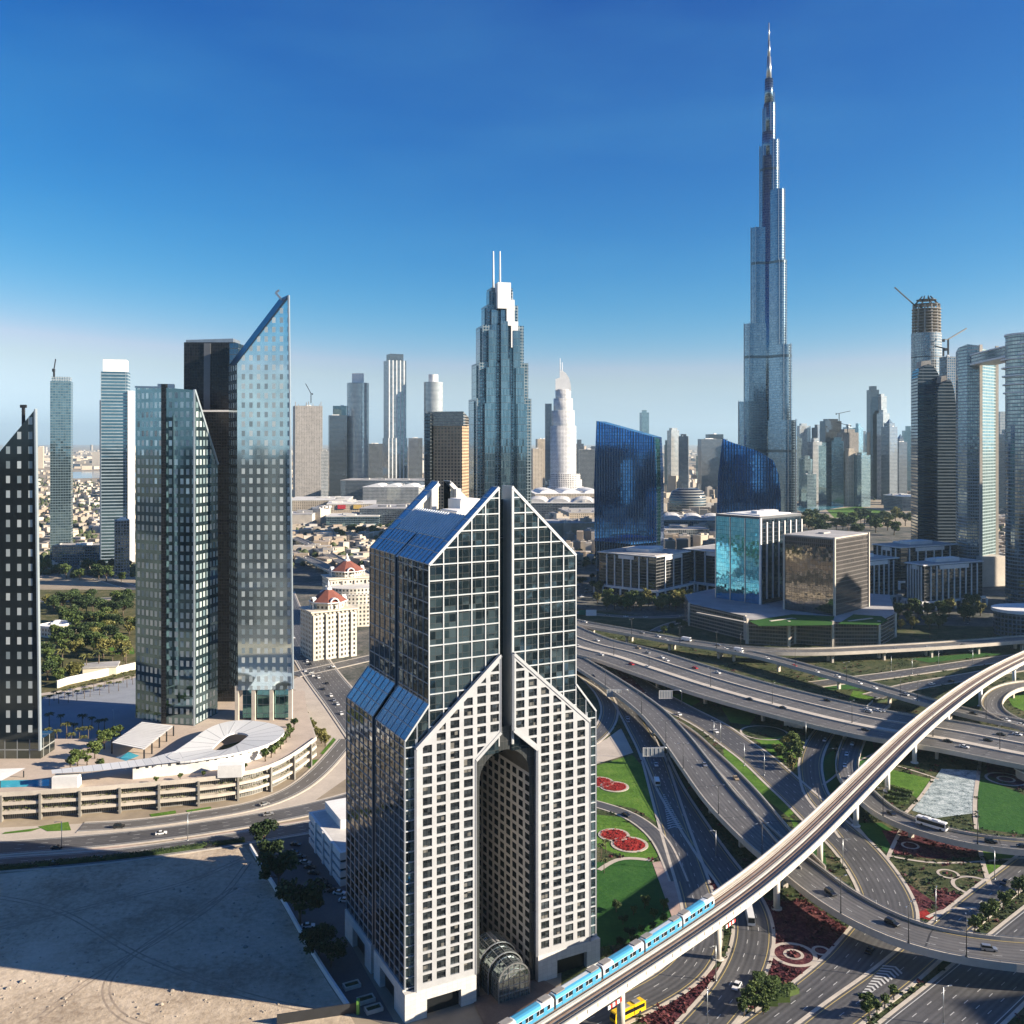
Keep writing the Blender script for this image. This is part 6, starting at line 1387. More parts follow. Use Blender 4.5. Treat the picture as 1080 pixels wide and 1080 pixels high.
# ------------------------------------------------------------------ trees
leaf = foliage('leaf_green', (.032, .060, .015), (.135, .175, .045)); leaf_d = foliage('leaf_dark', (.014, .030, .010), (.055, .085, .026)); leaf_y = foliage('leaf_olive', (.075, .085, .02), (.22, .20, .065))
bark = mat('bark', (.12, .09, .065), .9, var=.2, scale=1)
def make_tree(seed, lm, h=7.5, cr=3.6, n=1300):
    r_ = random.Random(seed); t = thing('tree', 'x', 'tree', (0, 0, 0)); b = MB()
    b.tube([(0, 0, 0), (.1, .05, h * .25), (0, .1, h * .5), (.15, .1, h * .75)], [.3, .24, .16, .06], 6)
    cl = []
    for k in range(11):
        a = r_.random() * 6.283; q = cr * math.sqrt(r_.random()) * .72; z = h * r_.uniform(.42, .88); cl.append((q * math.cos(a), q * math.sin(a), z, cr * r_.uniform(.28, .5)))
        b.tube([(0, 0, h * .3), (q * math.cos(a) * .6, q * math.sin(a) * .6, z * .8), (q * math.cos(a), q * math.sin(a), z)], [.14, .08, .03], 4)
    b.build('trunk', bark, t); b = MB()
    for k in range(n):
        x, y, z, s = r_.choice(cl); v = Vector((r_.gauss(0, 1), r_.gauss(0, 1), r_.gauss(0, 1))).normalized() * s * r_.random() ** .4; p = Vector((x, y, z)) + Vector((v.x, v.y, v.z * .75)); q = r_.uniform(.22, .5)
        e = Vector((r_.gauss(0, 1), r_.gauss(0, 1), r_.gauss(0, .7))).normalized(); f = e.cross(Vector((r_.gauss(0, 1), r_.gauss(0, 1), r_.gauss(0, 1)))).normalized()
        b.poly([p - e * q, p + f * q * .8, p + e * q, p - f * q * .8])
    b.build('crown', lm, t); return t
def make_palm(seed, h=9, n=26):
    r_ = random.Random(seed); t = thing('palm_tree', 'x', 'palm tree', (0, 0, 0)); b = MB(); b.tube([(0, 0, 0), (.15, 0, h * .5), (.1, .1, h)], [.32, .24, .2], 7); b.build('trunk', bark, t); b = MB()
    for k in range(n):
        a = k * 2.399 + r_.uniform(-.2, .2); up = r_.uniform(.15, 1.0); Lf = r_.uniform(2.6, 3.6); pr = []
        for i in range(6): u = i / 5; pr.append(Vector((.1 + math.cos(a) * Lf * u, .1 + math.sin(a) * Lf * u, h + up * 1.6 * math.sin(u * 1.9) - (1.5 - up * .8) * u * u)))
        s = Vector((-math.sin(a), math.cos(a), 0))
        for i in range(5):
            for sg in (-1, 1): wd = .55 * (1 - abs(i - 1.5) / 4); b.poly([pr[i], pr[i + 1], pr[i + 1] + s * sg * wd - Vector((0, 0, .28)), pr[i] + s * sg * wd - Vector((0, 0, .28))])
    b.build('crown', foliage('palm_frond', (.03, .04, .012), (.12, .12, .035)), t); return t
TREES = [make_tree(1, leaf), make_tree(2, leaf_d, 8.5, 4.2, 1500), make_tree(3, leaf_y, 7, 3.2, 1100), make_tree(4, leaf, 5.0, 2.2, 450)]; PALM = make_palm(5)
used = set()
def plant(kind, x, y, sc_, label, group, z=0):
    src = PALM if kind == 'p' else TREES[kind]
    if src.name in used: return dup(src, (x, y, z), rng.random() * 6.28, label, group, sc_)
    used.add(src.name); src.location = (x, y, z); src.rotation_euler = (0, 0, rng.random() * 6.28); src.scale = (sc_,) * 3; src['label'] = label; src['group'] = group; return src
def grove(kinds, spots, label, group, s=(.9, 1.2), z=0):
    for px, py in spots: x, y = P(px, py, z); plant(rng.choice(kinds), x, y, rng.uniform(*s), label, group, z)
for px, py, s, lb in ((279, 893, 1.35, 'dark round tree at the top end of the white boundary wall'), (286, 912, 1.2, 'dark tree second down the white boundary wall'), (294, 938, 1.75, 'large dark tree third down the white boundary wall'), (316, 975, 2.0, 'largest dark tree in the middle of the white boundary wall'), (336, 1012, 1.35, 'low dark tree near the lower end of the white boundary wall'), (349, 1020, 1.2, 'low dark tree on the drive side near the lower end of the boundary wall')):
    plant(1, *P(px, py), s, lb, 'dark trees along the boundary wall')
gs_ = [(46 + rng.random() * 98, 634 + rng.random() * 66) for k in range(26)] + [(50, 640), (57, 645), (66, 640), (75, 642), (83, 645), (91, 648), (98, 645), (106, 650), (112, 655), (120, 652), (118, 662), (108, 664), (98, 660), (88, 662), (79, 668), (96, 671), (104, 674), (112, 672), (90, 676), (82, 684), (71, 681), (60, 686), (66, 690), (99, 688), (109, 694), (128, 692), (136, 664), (130, 650), (124, 640), (134, 640), (52, 700), (58, 712), (50, 718), (60, 722)]
grove([0, 2, 1], gs_, 'bushy green tree in the walled garden beyond the shaded plaza', 'trees in the walled garden', (1.5, 2.3))
grove([2], [(75, 718), (79, 716)], 'tall olive-green tree leaning over the cream garden wall', 'olive trees at the garden wall', (1.6, 1.9))
grove(['p'], [(91, 712), (119, 706), (133, 706), (104, 710), (66, 708)], 'tall palm standing behind the cream garden wall', 'tall palms of the garden', (1.35, 1.7))
grove(['p'], [(52, 744), (62, 742), (72, 741), (81, 739), (89, 737), (95, 735), (105, 733), (115, 731), (125, 729), (134, 725), (140, 722), (57, 739), (68, 737), (77, 735), (88, 732), (99, 729), (110, 726), (120, 723), (130, 720), (139, 717)], 'small dark palm in the rows lining the shaded plaza', 'palms lining the plaza', (.6, .8))
grove(['p'], [(52, 768), (64, 767), (70, 780), (87, 770), (97, 769), (104, 773), (110, 771), (78, 778), (84, 783), (93, 782), (50, 782), (60, 785), (75, 788), (88, 790)], 'squat palm in the sunny court between the plaza and the dark sloping tower', 'squat palms of the sunny court', (.7, .95))
grove([3, 0], [(74, 812), (82, 808), (92, 807), (100, 800), (110, 790), (118, 783), (127, 776), (105, 812)], 'small bright tree along the podium path beside the slatted canopy', 'small trees by the slatted canopy', (1.0, 1.4), 12)
grove([3], [(290, 795), (296, 790), (302, 783), (306, 778), (305, 772), (286, 799), (280, 803), (310, 768)], 'small shrub-like tree round the outer edge of the looping white roof', 'shrubs round the looping roof', (.9, 1.3), 12)
grove([3, 2], [(314, 745), (318, 752), (322, 758), (326, 764), (330, 771), (334, 778), (339, 784), (343, 787), (312, 738)], 'small tree on the slope between the podium end and the boulevard', 'trees on the boulevard slope', (.8, 1.2))
grove([3], [(165, 826), (190, 823), (215, 820), (258, 812)], 'tiny terrace tree against the white pavilion wall', 'terrace trees', (.5, .65), 12)
grove([0, 3, 2], [(632 + rng.random() * 100, 632 + rng.random() * 13) for k in range(26)] + [(640, 640), (648, 643), (655, 638), (662, 643), (668, 638), (676, 644), (684, 640), (693, 643), (700, 638), (706, 642), (712, 637), (720, 641), (640, 632), (632, 626), (630, 636), (735, 640), (728, 632)], 'tree in the planting round the white-framed office', 'trees round the white-framed office', (1.5, 2.2))
grove([0, 1], [(620, 575), (622, 590), (618, 600), (624, 612), (626, 622), (614, 618)], 'dark tree beside the car court next to the white-framed office', 'dark trees by the car court', (1.0, 1.4))
grove([0, 2], [(915 + rng.random() * 120, 638 + rng.random() * 26) for k in range(26)] + [(918, 643), (925, 646), (932, 644), (948, 650), (958, 648), (968, 652), (978, 650), (990, 648), (1002, 646), (1010, 640), (1020, 645), (1030, 640), (1034, 650), (1016, 655), (950, 664), (962, 664), (980, 664), (940, 662)], 'street tree in the shaded gardens before the trio of white-framed offices', 'trees before the office trio', (1.3, 2.1))
grove([0, 2], [(770 + 4 * k, 812 + 5 * k) for k in range(0)] + [(820, 797), (826, 802), (831, 808), (836, 812), (840, 803), (833, 796), (842, 797), (838, 789), (829, 790)], 'bushy tree in the wedge of lawn between two curving ground roads', 'trees in the road wedge', (.9, 1.2))
grove([0, 1], [(657, 975), (668, 965), (680, 958), (690, 968), (700, 975), (664, 990), (676, 985), (688, 982), (655, 1000), (668, 1000), (640, 1012), (650, 962), (700, 960)], 'dark tree in the deep-green garden between the twin-gabled tower and the train', 'dark trees beside the train', (.4, .7))
grove([0, 3], [(1050, 966), (1058, 959), (1066, 952), (1074, 945), (1043, 972), (1036, 978), (1080, 939), (925, 1069), (933, 1063), (917, 1075), (1028, 984), (943, 1055)], 'bush-like tree on the strip dividing the widest ground road from its slip road', 'bushes on the dividing strip', (.7, .95))
grove([0], [(789, 1060), (797, 1052), (806, 1058), (796, 1068), (805, 1070), (785, 1072), (812, 1050)], 'low bushy tree in the wedge beside the clipped hedges', 'low trees by the clipped hedges', (.55, .75))
grove([1, 0], [(745 + 5 * k, 660) for k in range(0)] + [(716, 660), (722, 663), (709, 665), (700, 668)], 'dark tree in the shade between the brown podium and its slip road', 'dark trees by the brown podium', (.8, 1.1))
grove(['p'], [(637, 921), (639, 900), (634, 905)], 'low palm clump on the lawn edge beside the twin-gabled tower', 'low palms by the tower', (.45, .6))
grove([1, 0, 2], [(852 + rng.uniform(-4, 104), rng.uniform(545, 566)) for k in range(46)], 'dark tree in the park belt before the teal row of towers', 'trees of the park belt', (2.4, 3.8))
grove([1, 0], [(370 + rng.uniform(-25, 50), rng.uniform(556, 572)) for k in range(18)], 'dark tree on the mall forecourt beyond the red-roofed houses', 'trees of the mall forecourt', (1.5, 2.4))
grove([1, 0], [(62, 606), (70, 610), (84, 612), (92, 606), (100, 604), (108, 602), (118, 603), (125, 600), (132, 604), (104, 611), (112, 613), (48, 605), (128, 614)], 'dark street tree before the slim blue tower and its low dark podium', 'street trees before the blue tower', (1.6, 2.6))
patch('park_lawn', [(872, 538), (905, 534), (935, 540), (925, 547), (880, 546)], lawn_m, .1)
patch('water', [(752, 548), (775, 548), (772, 562), (748, 560)], mat('lake_water', (.06, .22, .28), .1, var=.1), .1)
patch('water', [(830, 535), (890, 530), (900, 533), (850, 541)], MATS['lake_water'], .12)
patch('water', [(60, 498), (118, 497), (160, 499), (165, 503), (110, 504), (60, 505)], mat('creek_water', (.10, .16, .22), .12, var=.1), .15)
# low shrubs all over the dark planting: nobody could count them
def inside(px, py, pl):
    c = False
    for k in range(len(pl)):
        (x0, y0), (x1, y1) = pl[k], pl[k - 1]
        if (y0 > py) != (y1 > py) and px < (x1 - x0) * (py - y0) / (y1 - y0) + x0: c = not c
    return c
gc = MB(); n = 0
ZONE = [(640, 655), (760, 672), (1080, 668), (1090, 1080), (640, 1080), (640, 985)]
while n < 5200:
    px, py = rng.uniform(640, 1085), 660 + 420 * rng.random() ** 1.2
    if not inside(px, py, ZONE) or any(inside(px, py, q) for q in LAWNS): continue
    x, y = P(px, py)
    if on_road(x, y) or any(abs(math.hypot(x - a, y - b_) - c_) < 1.6 for a, b_, c_ in RINGS): continue
    n += 1; s = rng.uniform(.35, 1.1); m_ = 1 if any(inside(px, py, q) for q in BEDS) else (0 if rng.random() < .88 else 1)
    for i in range(7):
        a = rng.random() * 6.283; e = Vector((math.cos(a), math.sin(a), rng.uniform(-.4, .4))) * s * .55; f = Vector((-math.sin(a), math.cos(a), rng.uniform(.1, .9))) * s * .5; c_ = Vector((x + rng.uniform(-s, s), y + rng.uniform(-s, s), .1 + s * rng.uniform(.15, .6)))
        gc.poly([c_ - e, c_ + f, c_ + e, c_ - f], m_)
tag(gc.build('ground_cover_foliage', [leaf_d, foliage('maroon_leaf', (.05, .010, .014), (.17, .045, .045))]), 'low shrubs covering the ground between the roads', 'shrubs', kind='stuff')
# hedges and shrub beds
def hedge(label, pts, wd, h, m, group=None, name='hedge', z=0):
    c = smooth([(*P(x, y), z) for x, y in pts], 2); fr = frames(c); b = MB(); ribbon(b, c, -wd / 2 + .25, wd / 2 - .25, h * .85, 0, h * .85); Lq = sum((c[k + 1] - c[k]).length for k in range(len(c) - 1))
    for i in range(int(min(3200, Lq * wd * 9))):
        k = rng.randrange(len(c) - 1); p = c[k].lerp(c[k + 1], rng.random()) + fr[k][1] * rng.uniform(-wd / 2, wd / 2); p.z = z + h * rng.uniform(.55, 1.1); s = rng.uniform(.15, .34)
        e = Vector((rng.gauss(0, 1), rng.gauss(0, 1), rng.gauss(0, 1))).normalized(); f = e.cross(Vector((rng.gauss(0, 1), rng.gauss(0, 1), 1))).normalized(); b.poly([p - e * s, p + f * s, p + e * s, p - f * s])
    o = b.build(name, m, None, (c[0].x, c[0].y, z)); return tag(o, label, 'hedge', group)
hedge('long dark hedge along the far edge of the sandy lot', [(-20, 920), (60, 912), (150, 903), (258, 888)], 2.6, 1.8, leaf_d)
hg = foliage('clipped_hedge', (.03, .05, .012), (.08, .12, .03))
for lb, pts in (('longest clipped hedge of the row by the curving slip road', [(800, 1030), (806, 1045), (814, 1062)]), ('middle clipped hedge of the row by the curving slip road', [(814, 1035), (820, 1046), (827, 1058)]), ('shortest clipped hedge of the row, nearest the wide ground road', [(829, 1043), (838, 1050)])): hedge(lb, pts, 4.2, 2.0, hg, 'clipped hedges by the slip road')
for k, nm in enumerate(('lowest', 'second', 'third', 'topmost')):
    hedge('%s curving hedge stripe in the small lawn under the rail viaduct' % nm, [(931 + 3 * k, 846 - 5.2 * k), (945 + 3 * k, 849 - 4.4 * k), (957 + 2 * k, 847 - 3.2 * k)], 2.2, 1.3, hg, 'hedge stripes under the viaduct')
hedge('dark hedge in the central strip below the wide viaduct', [(902, 739), (925, 741), (938, 738)], 2.5, 1.5, leaf_d)
# ------------------------------------------------------------------ vehicles
glass_k = mat('car_glass', (.015, .018, .02), .06, .2, var=.1); tyre = mat('tyre', (.02, .02, .02), .8, var=.1)
PAINT = {'white': mat('white_car_paint', (.72, .72, .71), .25, 0, var=.03, spec=.6), 'silver': mat('silver_car_paint', (.42, .43, .44), .3, .7, var=.04), 'black': mat('black_car_paint', (.015, .016, .018), .2, 0, var=.1, spec=.6), 'red': mat('red_car_paint', (.40, .02, .02), .25, 0, var=.05, spec=.6), 'tan': mat('tan_car_paint', (.42, .32, .20), .3, .2, var=.05)}
def wheels(t, xs, y, r_=.33):
    for x in xs:
        for sg in (-1, 1): b = MB(); b.tube([(x, sg * (y - .22), r_), (x, sg * y, r_)], r_, 12, smooth=False); b.build('wheel', tyre, t)
def prof(b, pr, hw, m=0, taper=None):
    A = [(x, -hw * (taper or (lambda z: 1))(z), z) for x, z in pr]; B = [(x, hw * (taper or (lambda z: 1))(z), z) for x, z in pr]; b.poly(A, m); b.poly(B[::-1], m); n = len(pr)
    for k in range(n): j = (k + 1) % n; b.poly([A[j], A[k], B[k], B[j]], m)
def make_car(col, kind='saloon'):
    t = thing('car', 'x', 'car', (0, 0, 0)); tp = lambda z: 1.0 if z < .85 else .92
    if kind == 'saloon': lo = [(-2.3, .25), (2.25, .25), (2.32, .55), (2.2, .72), (1.1, .86), (-1.5, .92), (-2.28, .86)]; hi = [(-1.75, .9), (1.0, .86), (.3, 1.36), (-.95, 1.38)]; rf = [(-.95, 1.38), (.3, 1.36), (.22, 1.43), (-.85, 1.45)]
    else: lo = [(-2.35, .3), (2.3, .3), (2.38, .7), (2.25, .92), (1.2, 1.05), (-2.35, 1.08)]; hi = [(-2.25, 1.06), (1.15, 1.03), (.5, 1.66), (-2.05, 1.68)]; rf = [(-2.05, 1.68), (.5, 1.66), (.4, 1.76), (-1.95, 1.78)]
    b = MB(); prof(b, lo, .92); prof(b, rf, .70); b.build('body', PAINT[col], t); b = MB(); q = hi; hw = .86
    A = [(x, -(.86 if z < 1.1 else .70), z) for x, z in q]; B = [(x, (.86 if z < 1.1 else .70), z) for x, z in q]; b.poly(A); b.poly(B[::-1])
    for k in range(4): j = (k + 1) % 4; b.poly([A[j], A[k], B[k], B[j]])
    b.build('window', glass_k, t); wheels(t, (-1.4, 1.4), .93); return t
CARS = {}
def car(key, kind, col, label, group, loc, rot):
    k = (kind, col)
    if k not in CARS: t = CARS[k] = make_car(col, kind); t.location = loc; t.rotation_euler = (0, 0, rot); t['label'] = label; t['group'] = group; return t
    return dup(CARS[k], loc, rot, label, group)
CAR_GAP = set()
def put(px, py, key):
    c, wd = ROADS[key]; z = sum(p.z for p in c) / len(c)
    for _ in range(3): x, y = P(px, py, z + .7); k = near(c, x, y); z = c[k].z
    x, y = P(px, py, z + .7); fr = frames(c)[k]; off = (Vector((x, y, 0)) - Vector((c[k].x, c[k].y, 0))).dot(fr[1]); m_ = wd / 2 - 1.7
    off2 = max(-m_, min(m_, off)); x += fr[1].x * (off2 - off); y += fr[1].y * (off2 - off); return (x, y, z + .02), math.atan2(fr[0].y, fr[0].x)
PHR = {'R1': 'the green-roof podium flyover', 'R1b': 'the ramp under the rail viaduct', 'R2': 'the broad viaduct', 'R3': 'the long sweeping flyover', 'R3b': 'the gore-side ramp', 'R4': 'the wide curving ground road', 'R5': 'the bend under the broad viaduct', 'R6': 'the white-coach flyover', 'R9': 'the flower-bed slip road', 'R8': 'the bottom slip road', 'R11': 'the garden drive', 'R13': 'the loop ramp', 'R7': 'the narrow road by the dividing strip', 'R15': 'the low road beyond the rail viaduct', 'L1a': 'the far dual carriageway', 'L1b': 'the near dual carriageway', 'L1c': 'the podium frontage road', 'B1': 'the boulevard', 'B2': 'the boulevard crossing', 'R17': 'the white-framed office street', 'R16': 'the little podium street', 'R10': 'the ramp round the tower', 'N1': 'the shaded street by the blue tower', 'N2': 'the street behind the garden', 'V1': 'the older viaduct', 'V2': 'the nearer old viaduct'}
CL_ = {'R1': [(608, 652, 'w'), (621, 655, 'w'), (677, 667, 's'), (694, 671, 'w'), (701, 675, 'w'), (757, 680, 's'), (763, 685, 'w'), (952, 687, 's'), (1030, 684, 'k'), (986, 685, 'w')],
 'R1b': [(781, 688, 'w'), (808, 694, 'w'), (836, 702, 'r'), (861, 708, 'w'), (883, 713, 'w'), (906, 720, 'w'), (922, 725, 'w'), (955, 732, 's'), (965, 738, 'w'), (1027, 752, 'k'), (1054, 760, 'k'), (1077, 764, 'w')],
 'R2': [(610, 681, 'w'), (630, 675, 'w'), (634, 690, 'w'), (673, 683, 't'), (683, 688, 's'), (666, 700, 'r'), (683, 703, 'w'), (698, 693, 'w'), (703, 696, 'w'), (791, 737, 'k'), (826, 746, 'b'), (873, 738, 'k'), (916, 750, 's'), (926, 749, 'w'), (913, 769, 'k'), (1000, 781, 'k'), (1017, 787, 'w'), (1042, 780, 'k'), (1073, 774, 'w'), (1056, 774, 'k'), (733, 704, 'r'), (757, 709, 'w'), (915, 748, 'w'), (930, 749, 's')],
 'R3': [(620, 713, 'k'), (743, 806, 's'), (876, 941, 'K'), (941, 973, 'K'), (1043, 1000, 'S')],
 'R3b': [(776, 820, 't')], 'R4': [(755, 771, 'w'), (705, 754, 'w'), (917, 1002, 'k')],
 'R5': [(899, 784, 'w')], 'R6': [(899, 784, 'w'), (893, 795, 'w'), (891, 807, 'w'), (896, 820, 'w'), (940, 857, 'b'), (1045, 887, 'K'), (1079, 892, 'k')],
 'R9': [(662, 757, 'w'), (692, 806, 'w'), (650, 760, 's')], 'R8': [(777, 1039, 'w')], 'R11': [(660, 859, 'k')], 'R15': [(983, 721, 'w'), (1003, 718, 'k'), (962, 745, 's')],
 'L1a': [(283, 858, 's'), (170, 878, 'w'), (60, 893, 'k')], 'L1b': [(57, 910, 'k'), (35, 912, 'k'), (4, 918, 'k'), (222, 892, 'k'), (108, 905, 'k')], 'L1c': [(125, 872, 'K'), (280, 848, 's')],
 'B1': [(322, 707, 'w'), (336, 714, 'w'), (349, 733, 'w'), (356, 742, 'w'), (327, 700, 'k'), (345, 720, 'k'), (318, 690, 's'), (330, 712, 'w'), (341, 726, 'k'), (310, 672, 'w'), (352, 738, 's'), (360, 752, 'w'), (324, 697, 'w')], 'B2': [(328, 709, 's'), (350, 703, 'w'), (357, 706, 'k')],
 'R17': [(660, 650, 'w'), (681, 651, 'w'), (640, 649, 's'), (722, 650, 'w')], 'N1': [(70, 596, 'w'), (88, 604, 's')], 'V1': [(325, 573, 'w'), (348, 586, 's')], 'V2': [(322, 588, 'w'), (352, 603, 'w')], 'R13': [(1062, 759, 'w')], 'R7': [(1060, 930, 'k')]}
CN = {'w': ('saloon', 'white', 'white car'), 's': ('saloon', 'silver', 'silver car'), 'k': ('saloon', 'black', 'black car'), 'r': ('saloon', 'red', 'red car'), 't': ('saloon', 'tan', 'tan car'), 'b': ('saloon', 'black', 'dark car'), 'K': ('suv', 'black', 'black high-roofed car'), 'S': ('suv', 'silver', 'silver high-roofed car')}
for key, lst in CL_.items():
    n = {}
    for i, (px, py, cc_) in enumerate(sorted(lst)):
        kind, col, nm = CN[cc_]; n[nm] = n.get(nm, 0) + 1; tot = sum(1 for q in lst if CN[q[2]][2] == nm)
        loc_, rot = put(px, py, key)
        side = 'from the gabled tower' if px > 400 else 'from the garden'
        car(key, kind, col, ('%s, %s %s on %s' % (nm, ORD[n[nm] - 1], side, PHR[key])) if tot > 1 else 'only %s on %s' % (nm, PHR[key]), 'cars on ' + PHR[key], loc_, rot + (math.pi if (px + py) % 2 > 1 else 0))
for i in range(30):
    px, py = (936 + rng.random() * 110, 646 + rng.choice((0, 6, 12))) if i < 20 else (606 + rng.random() * 22, 585 + i * 1.6); nm = rng.choice('wskks'); kind, col, cn_ = CN[nm]; x, y = P(px, py); car('', kind, col, 'small %s parked in the courts of the white-framed offices' % cn_, 'cars parked by the white-framed offices, ' + col, (x, y, .03), rng.choice((.3, 1.87)))
pk = [(312, 892, 'k'), (309, 900, 'k'), (317, 905, 'k'), (322, 911, 's'), (327, 916, 'k'), (331, 922, 'k'), (339, 931, 'K'), (343, 936, 'K'), (352, 941, 'k'), (358, 943, 'w'), (325, 978, 'w'), (364, 951, 'w')]
for i, (px, py, cc_) in enumerate(pk):
    kind, col, nm = CN[cc_]; x, y = P(px, py); car('', kind, col, 'parked %s, %s down the car park behind the white boundary wall' % (nm, ORD[i]), 'cars parked behind the boundary wall', (x, y, .08), R(-8) if px != 325 else R(10))
def make_bus(name, label, cat, px, py, key, Lb, hb, col, roof_units, glassy=True, flip=False):
    loc_, rot = put(px, py, key); rot += math.pi if flip else 0; t = thing(name, label, cat, (0, 0, 0)); hw = 1.25
    b = MB(); prof(b, [(-Lb / 2, .4), (Lb / 2 - .1, .4), (Lb / 2, 1.3), (Lb / 2 - .25, hb - .15), (Lb / 2 - .6, hb), (-Lb / 2 + .3, hb), (-Lb / 2, hb - .3)], hw, 0, lambda z: 1 if z < hb - .2 else .9); b.build('body', col, t)
    if glassy:
        for sg in (-1, 1): b = MB(); b.poly([(-Lb / 2 + .5, sg * (hw + .02), 1.5), (Lb / 2 - .5, sg * (hw + .02), 1.5), (Lb / 2 - .6, sg * (hw + .02), hb - .55), (-Lb / 2 + .5, sg * (hw + .02), hb - .55)][::-sg]); b.build('window', glass_k, t)
    b = MB(); b.poly([(Lb / 2 + .03, -hw + .1, 1.35), (Lb / 2 + .03, hw - .1, 1.35), (Lb / 2 - .2, hw - .15, hb - .35), (Lb / 2 - .2, -hw + .15, hb - .35)]); b.build('windscreen', glass_k, t)
    for x in roof_units: b = MB(); b.rbox(x, 0, 2.2, 1.6, hb - .02, hb + .25); b.build('roof_unit', tr_g if col is not PAINT['white'] else white_p, t)
    wheels(t, (-Lb * .3, Lb * .32), hw + .02, .48); t.location = loc_; t.rotation_euler = (0, 0, rot); return t
make_bus('coach', 'long white coach with dark windows on the curved flyover', 'coach', 984, 870, 'R6', 12.5, 3.5, PAINT['white'], (-2, 2))
make_bus('bus', 'yellow bus on the slip road under the rail viaduct', 'bus', 668, 1073, 'R9', 12, 3.1, mat('yellow_bus_paint', (.75, .48, .01), .35, var=.04), (-3, 1), True)
make_bus('box_truck', 'white box truck coming from under the rail viaduct on the bottom slip road', 'truck', 791, 968, 'R8', 10, 3.3, PAINT['white'], (), False)
make_bus('delivery_van', 'white delivery van on the slip road beside the red flower beds', 'van', 693, 826, 'R9', 6.5, 2.8, PAINT['white'], (), False)
make_bus('delivery_van', 'white box van on the flyover along the green-roofed podium', 'van', 724, 675, 'R1', 8, 3.0, PAINT['white'], (), False)
make_bus('delivery_van', 'white van beside the needle-side end of the green-roofed podium flyover', 'van', 779, 686, 'R1b', 7, 2.8, PAINT['white'], (), False)
# ------------------------------------------------------------------ street lamps, signs, boards
def make_lamp(h, arms, m):
    t = thing('street_lamp', 'x', 'street lamp', (0, 0, 0)); b = MB(); b.tube([(0, 0, 0), (0, 0, h)], [.17, .10], 8); b.build('pole', m, t)
    b = MB(); b.cyl(0, 0, .35, 0, .5, 8); b.build('base', m, t)
    for sg in arms: b = MB(); b.tube([(0, 0, h - .3), (0, sg * 1.0, h + .1), (0, sg * 2.2, h + .15)], .07, 6); a_ = b.build('arm', m, t); b = MB(); b.rbox(0, sg * 2.3, .35, .9, h + .05, h + .22); b.build('lamp_head', steel, a_)
    return t
LB, LG = make_lamp(12, (-1, 1), dark_m), make_lamp(11, (1,), steel)
def lamps(key, spots, m, off=None, phr=None):
    c, wd = ROADS[key]
    for i, (px, py) in enumerate(spots):
        z = sum(p.z for p in c) / len(c)
        for _ in range(3): k = near(c, *P(px, py, z)); z = c[k].z
        n = frames(c)[k][1]; x, y = c[k].x, c[k].y; o = off if off is not None else (wd / 2 + .2) * (1 if (Vector((*P(px, py, z), 0)) - Vector((x, y, 0))).dot(n) > 0 else -1)
        p = (x + n.x * o, y + n.y * o, z + (.75 if off not in (None,) else 1.0)); ang = math.atan2(n.y, n.x) - math.pi / 2
        lb = 'tall %s lamp, %s from the gabled tower on %s' % ('black double-armed' if m is LB else 'grey single-armed', ORD[i], PHR[key]) if len(spots) > 1 else 'tall %s lamp beside %s' % ('black double-armed' if m is LB else 'grey single-armed', PHR[key])
        if m.name not in used: used.add(m.name); m.location = p; m.rotation_euler = (0, 0, ang); m['label'] = lb; m['group'] = 'lamps along the roads'
        else: dup(m, p, ang, lb, 'lamps along the roads')
lamps('R3', [(627, 725), (663, 755), (700, 787), (724, 813), (754, 862), (799, 908), (873, 967), (950, 1000), (1017, 1015)], LB)
lamps('R2', [(657, 690), (704, 702), (761, 722), (827, 741), (907, 759), (990, 775), (1060, 788)], LB, -9)
lamps('R1', [(655, 672), (700, 683), (742, 693), (772, 696)], LB); lamps('R1b', [(829, 705), (889, 721), (936, 738), (951, 745), (1038, 762), (1033, 765)], LB)
lamps('R6', [(888, 818), (938, 864), (1033, 894)], LB)
def glamp(px, py, lb, i=0):
    x, y = P(px, py)
    if LG.name not in used: used.add(LG.name); LG.location = (x, y, .05); LG.rotation_euler = (0, 0, .4); LG['label'] = lb; LG['group'] = 'ground lamps'
    else: dup(LG, (x, y, .05), rng.random() * 6.28, lb, 'ground lamps')
for px, py, lb in ((753, 782, 'grey lamp in the grass strip beside the curving ground road, first from the tower'), (760, 783, 'grey lamp just beyond the first one in the grass strip'), (785, 808, 'grey lamp half way along the grass strip'), (806, 818, 'grey lamp at the wide end of the grass strip'), (850, 783, 'grey lamp under the edge of the broad viaduct'), (889, 915, 'grey lamp beside the wide ground road under the rail viaduct'), (987, 972, 'grey lamp by the red ground flowers'), (1049, 928, 'grey lamp beside the ring path garden'), (995, 1082, 'grey lamp in the middle of the widest ground road'), (755, 905, 'grey lamp at the nose of the maroon bed'), (746, 1082, 'grey lamp at the bottom slip road'), (755, 1035, 'grey lamp in the maroon bed beside a viaduct pier'), (198, 887, 'grey lamp between the dual carriageways before the podium middle'), (65, 895, 'grey lamp between the dual carriageways before the podium start'), (940, 708, 'grey lamp on the low road beyond the broad viaduct'), (962, 711, 'grey lamp second on the low road beyond the broad viaduct'), (990, 702, 'grey lamp third on the low road beyond the broad viaduct'), (1026, 702, 'grey lamp fourth on the low road beyond the broad viaduct'), (120, 770, 'grey lamp on the shaded plaza')): glamp(px, py, lb)
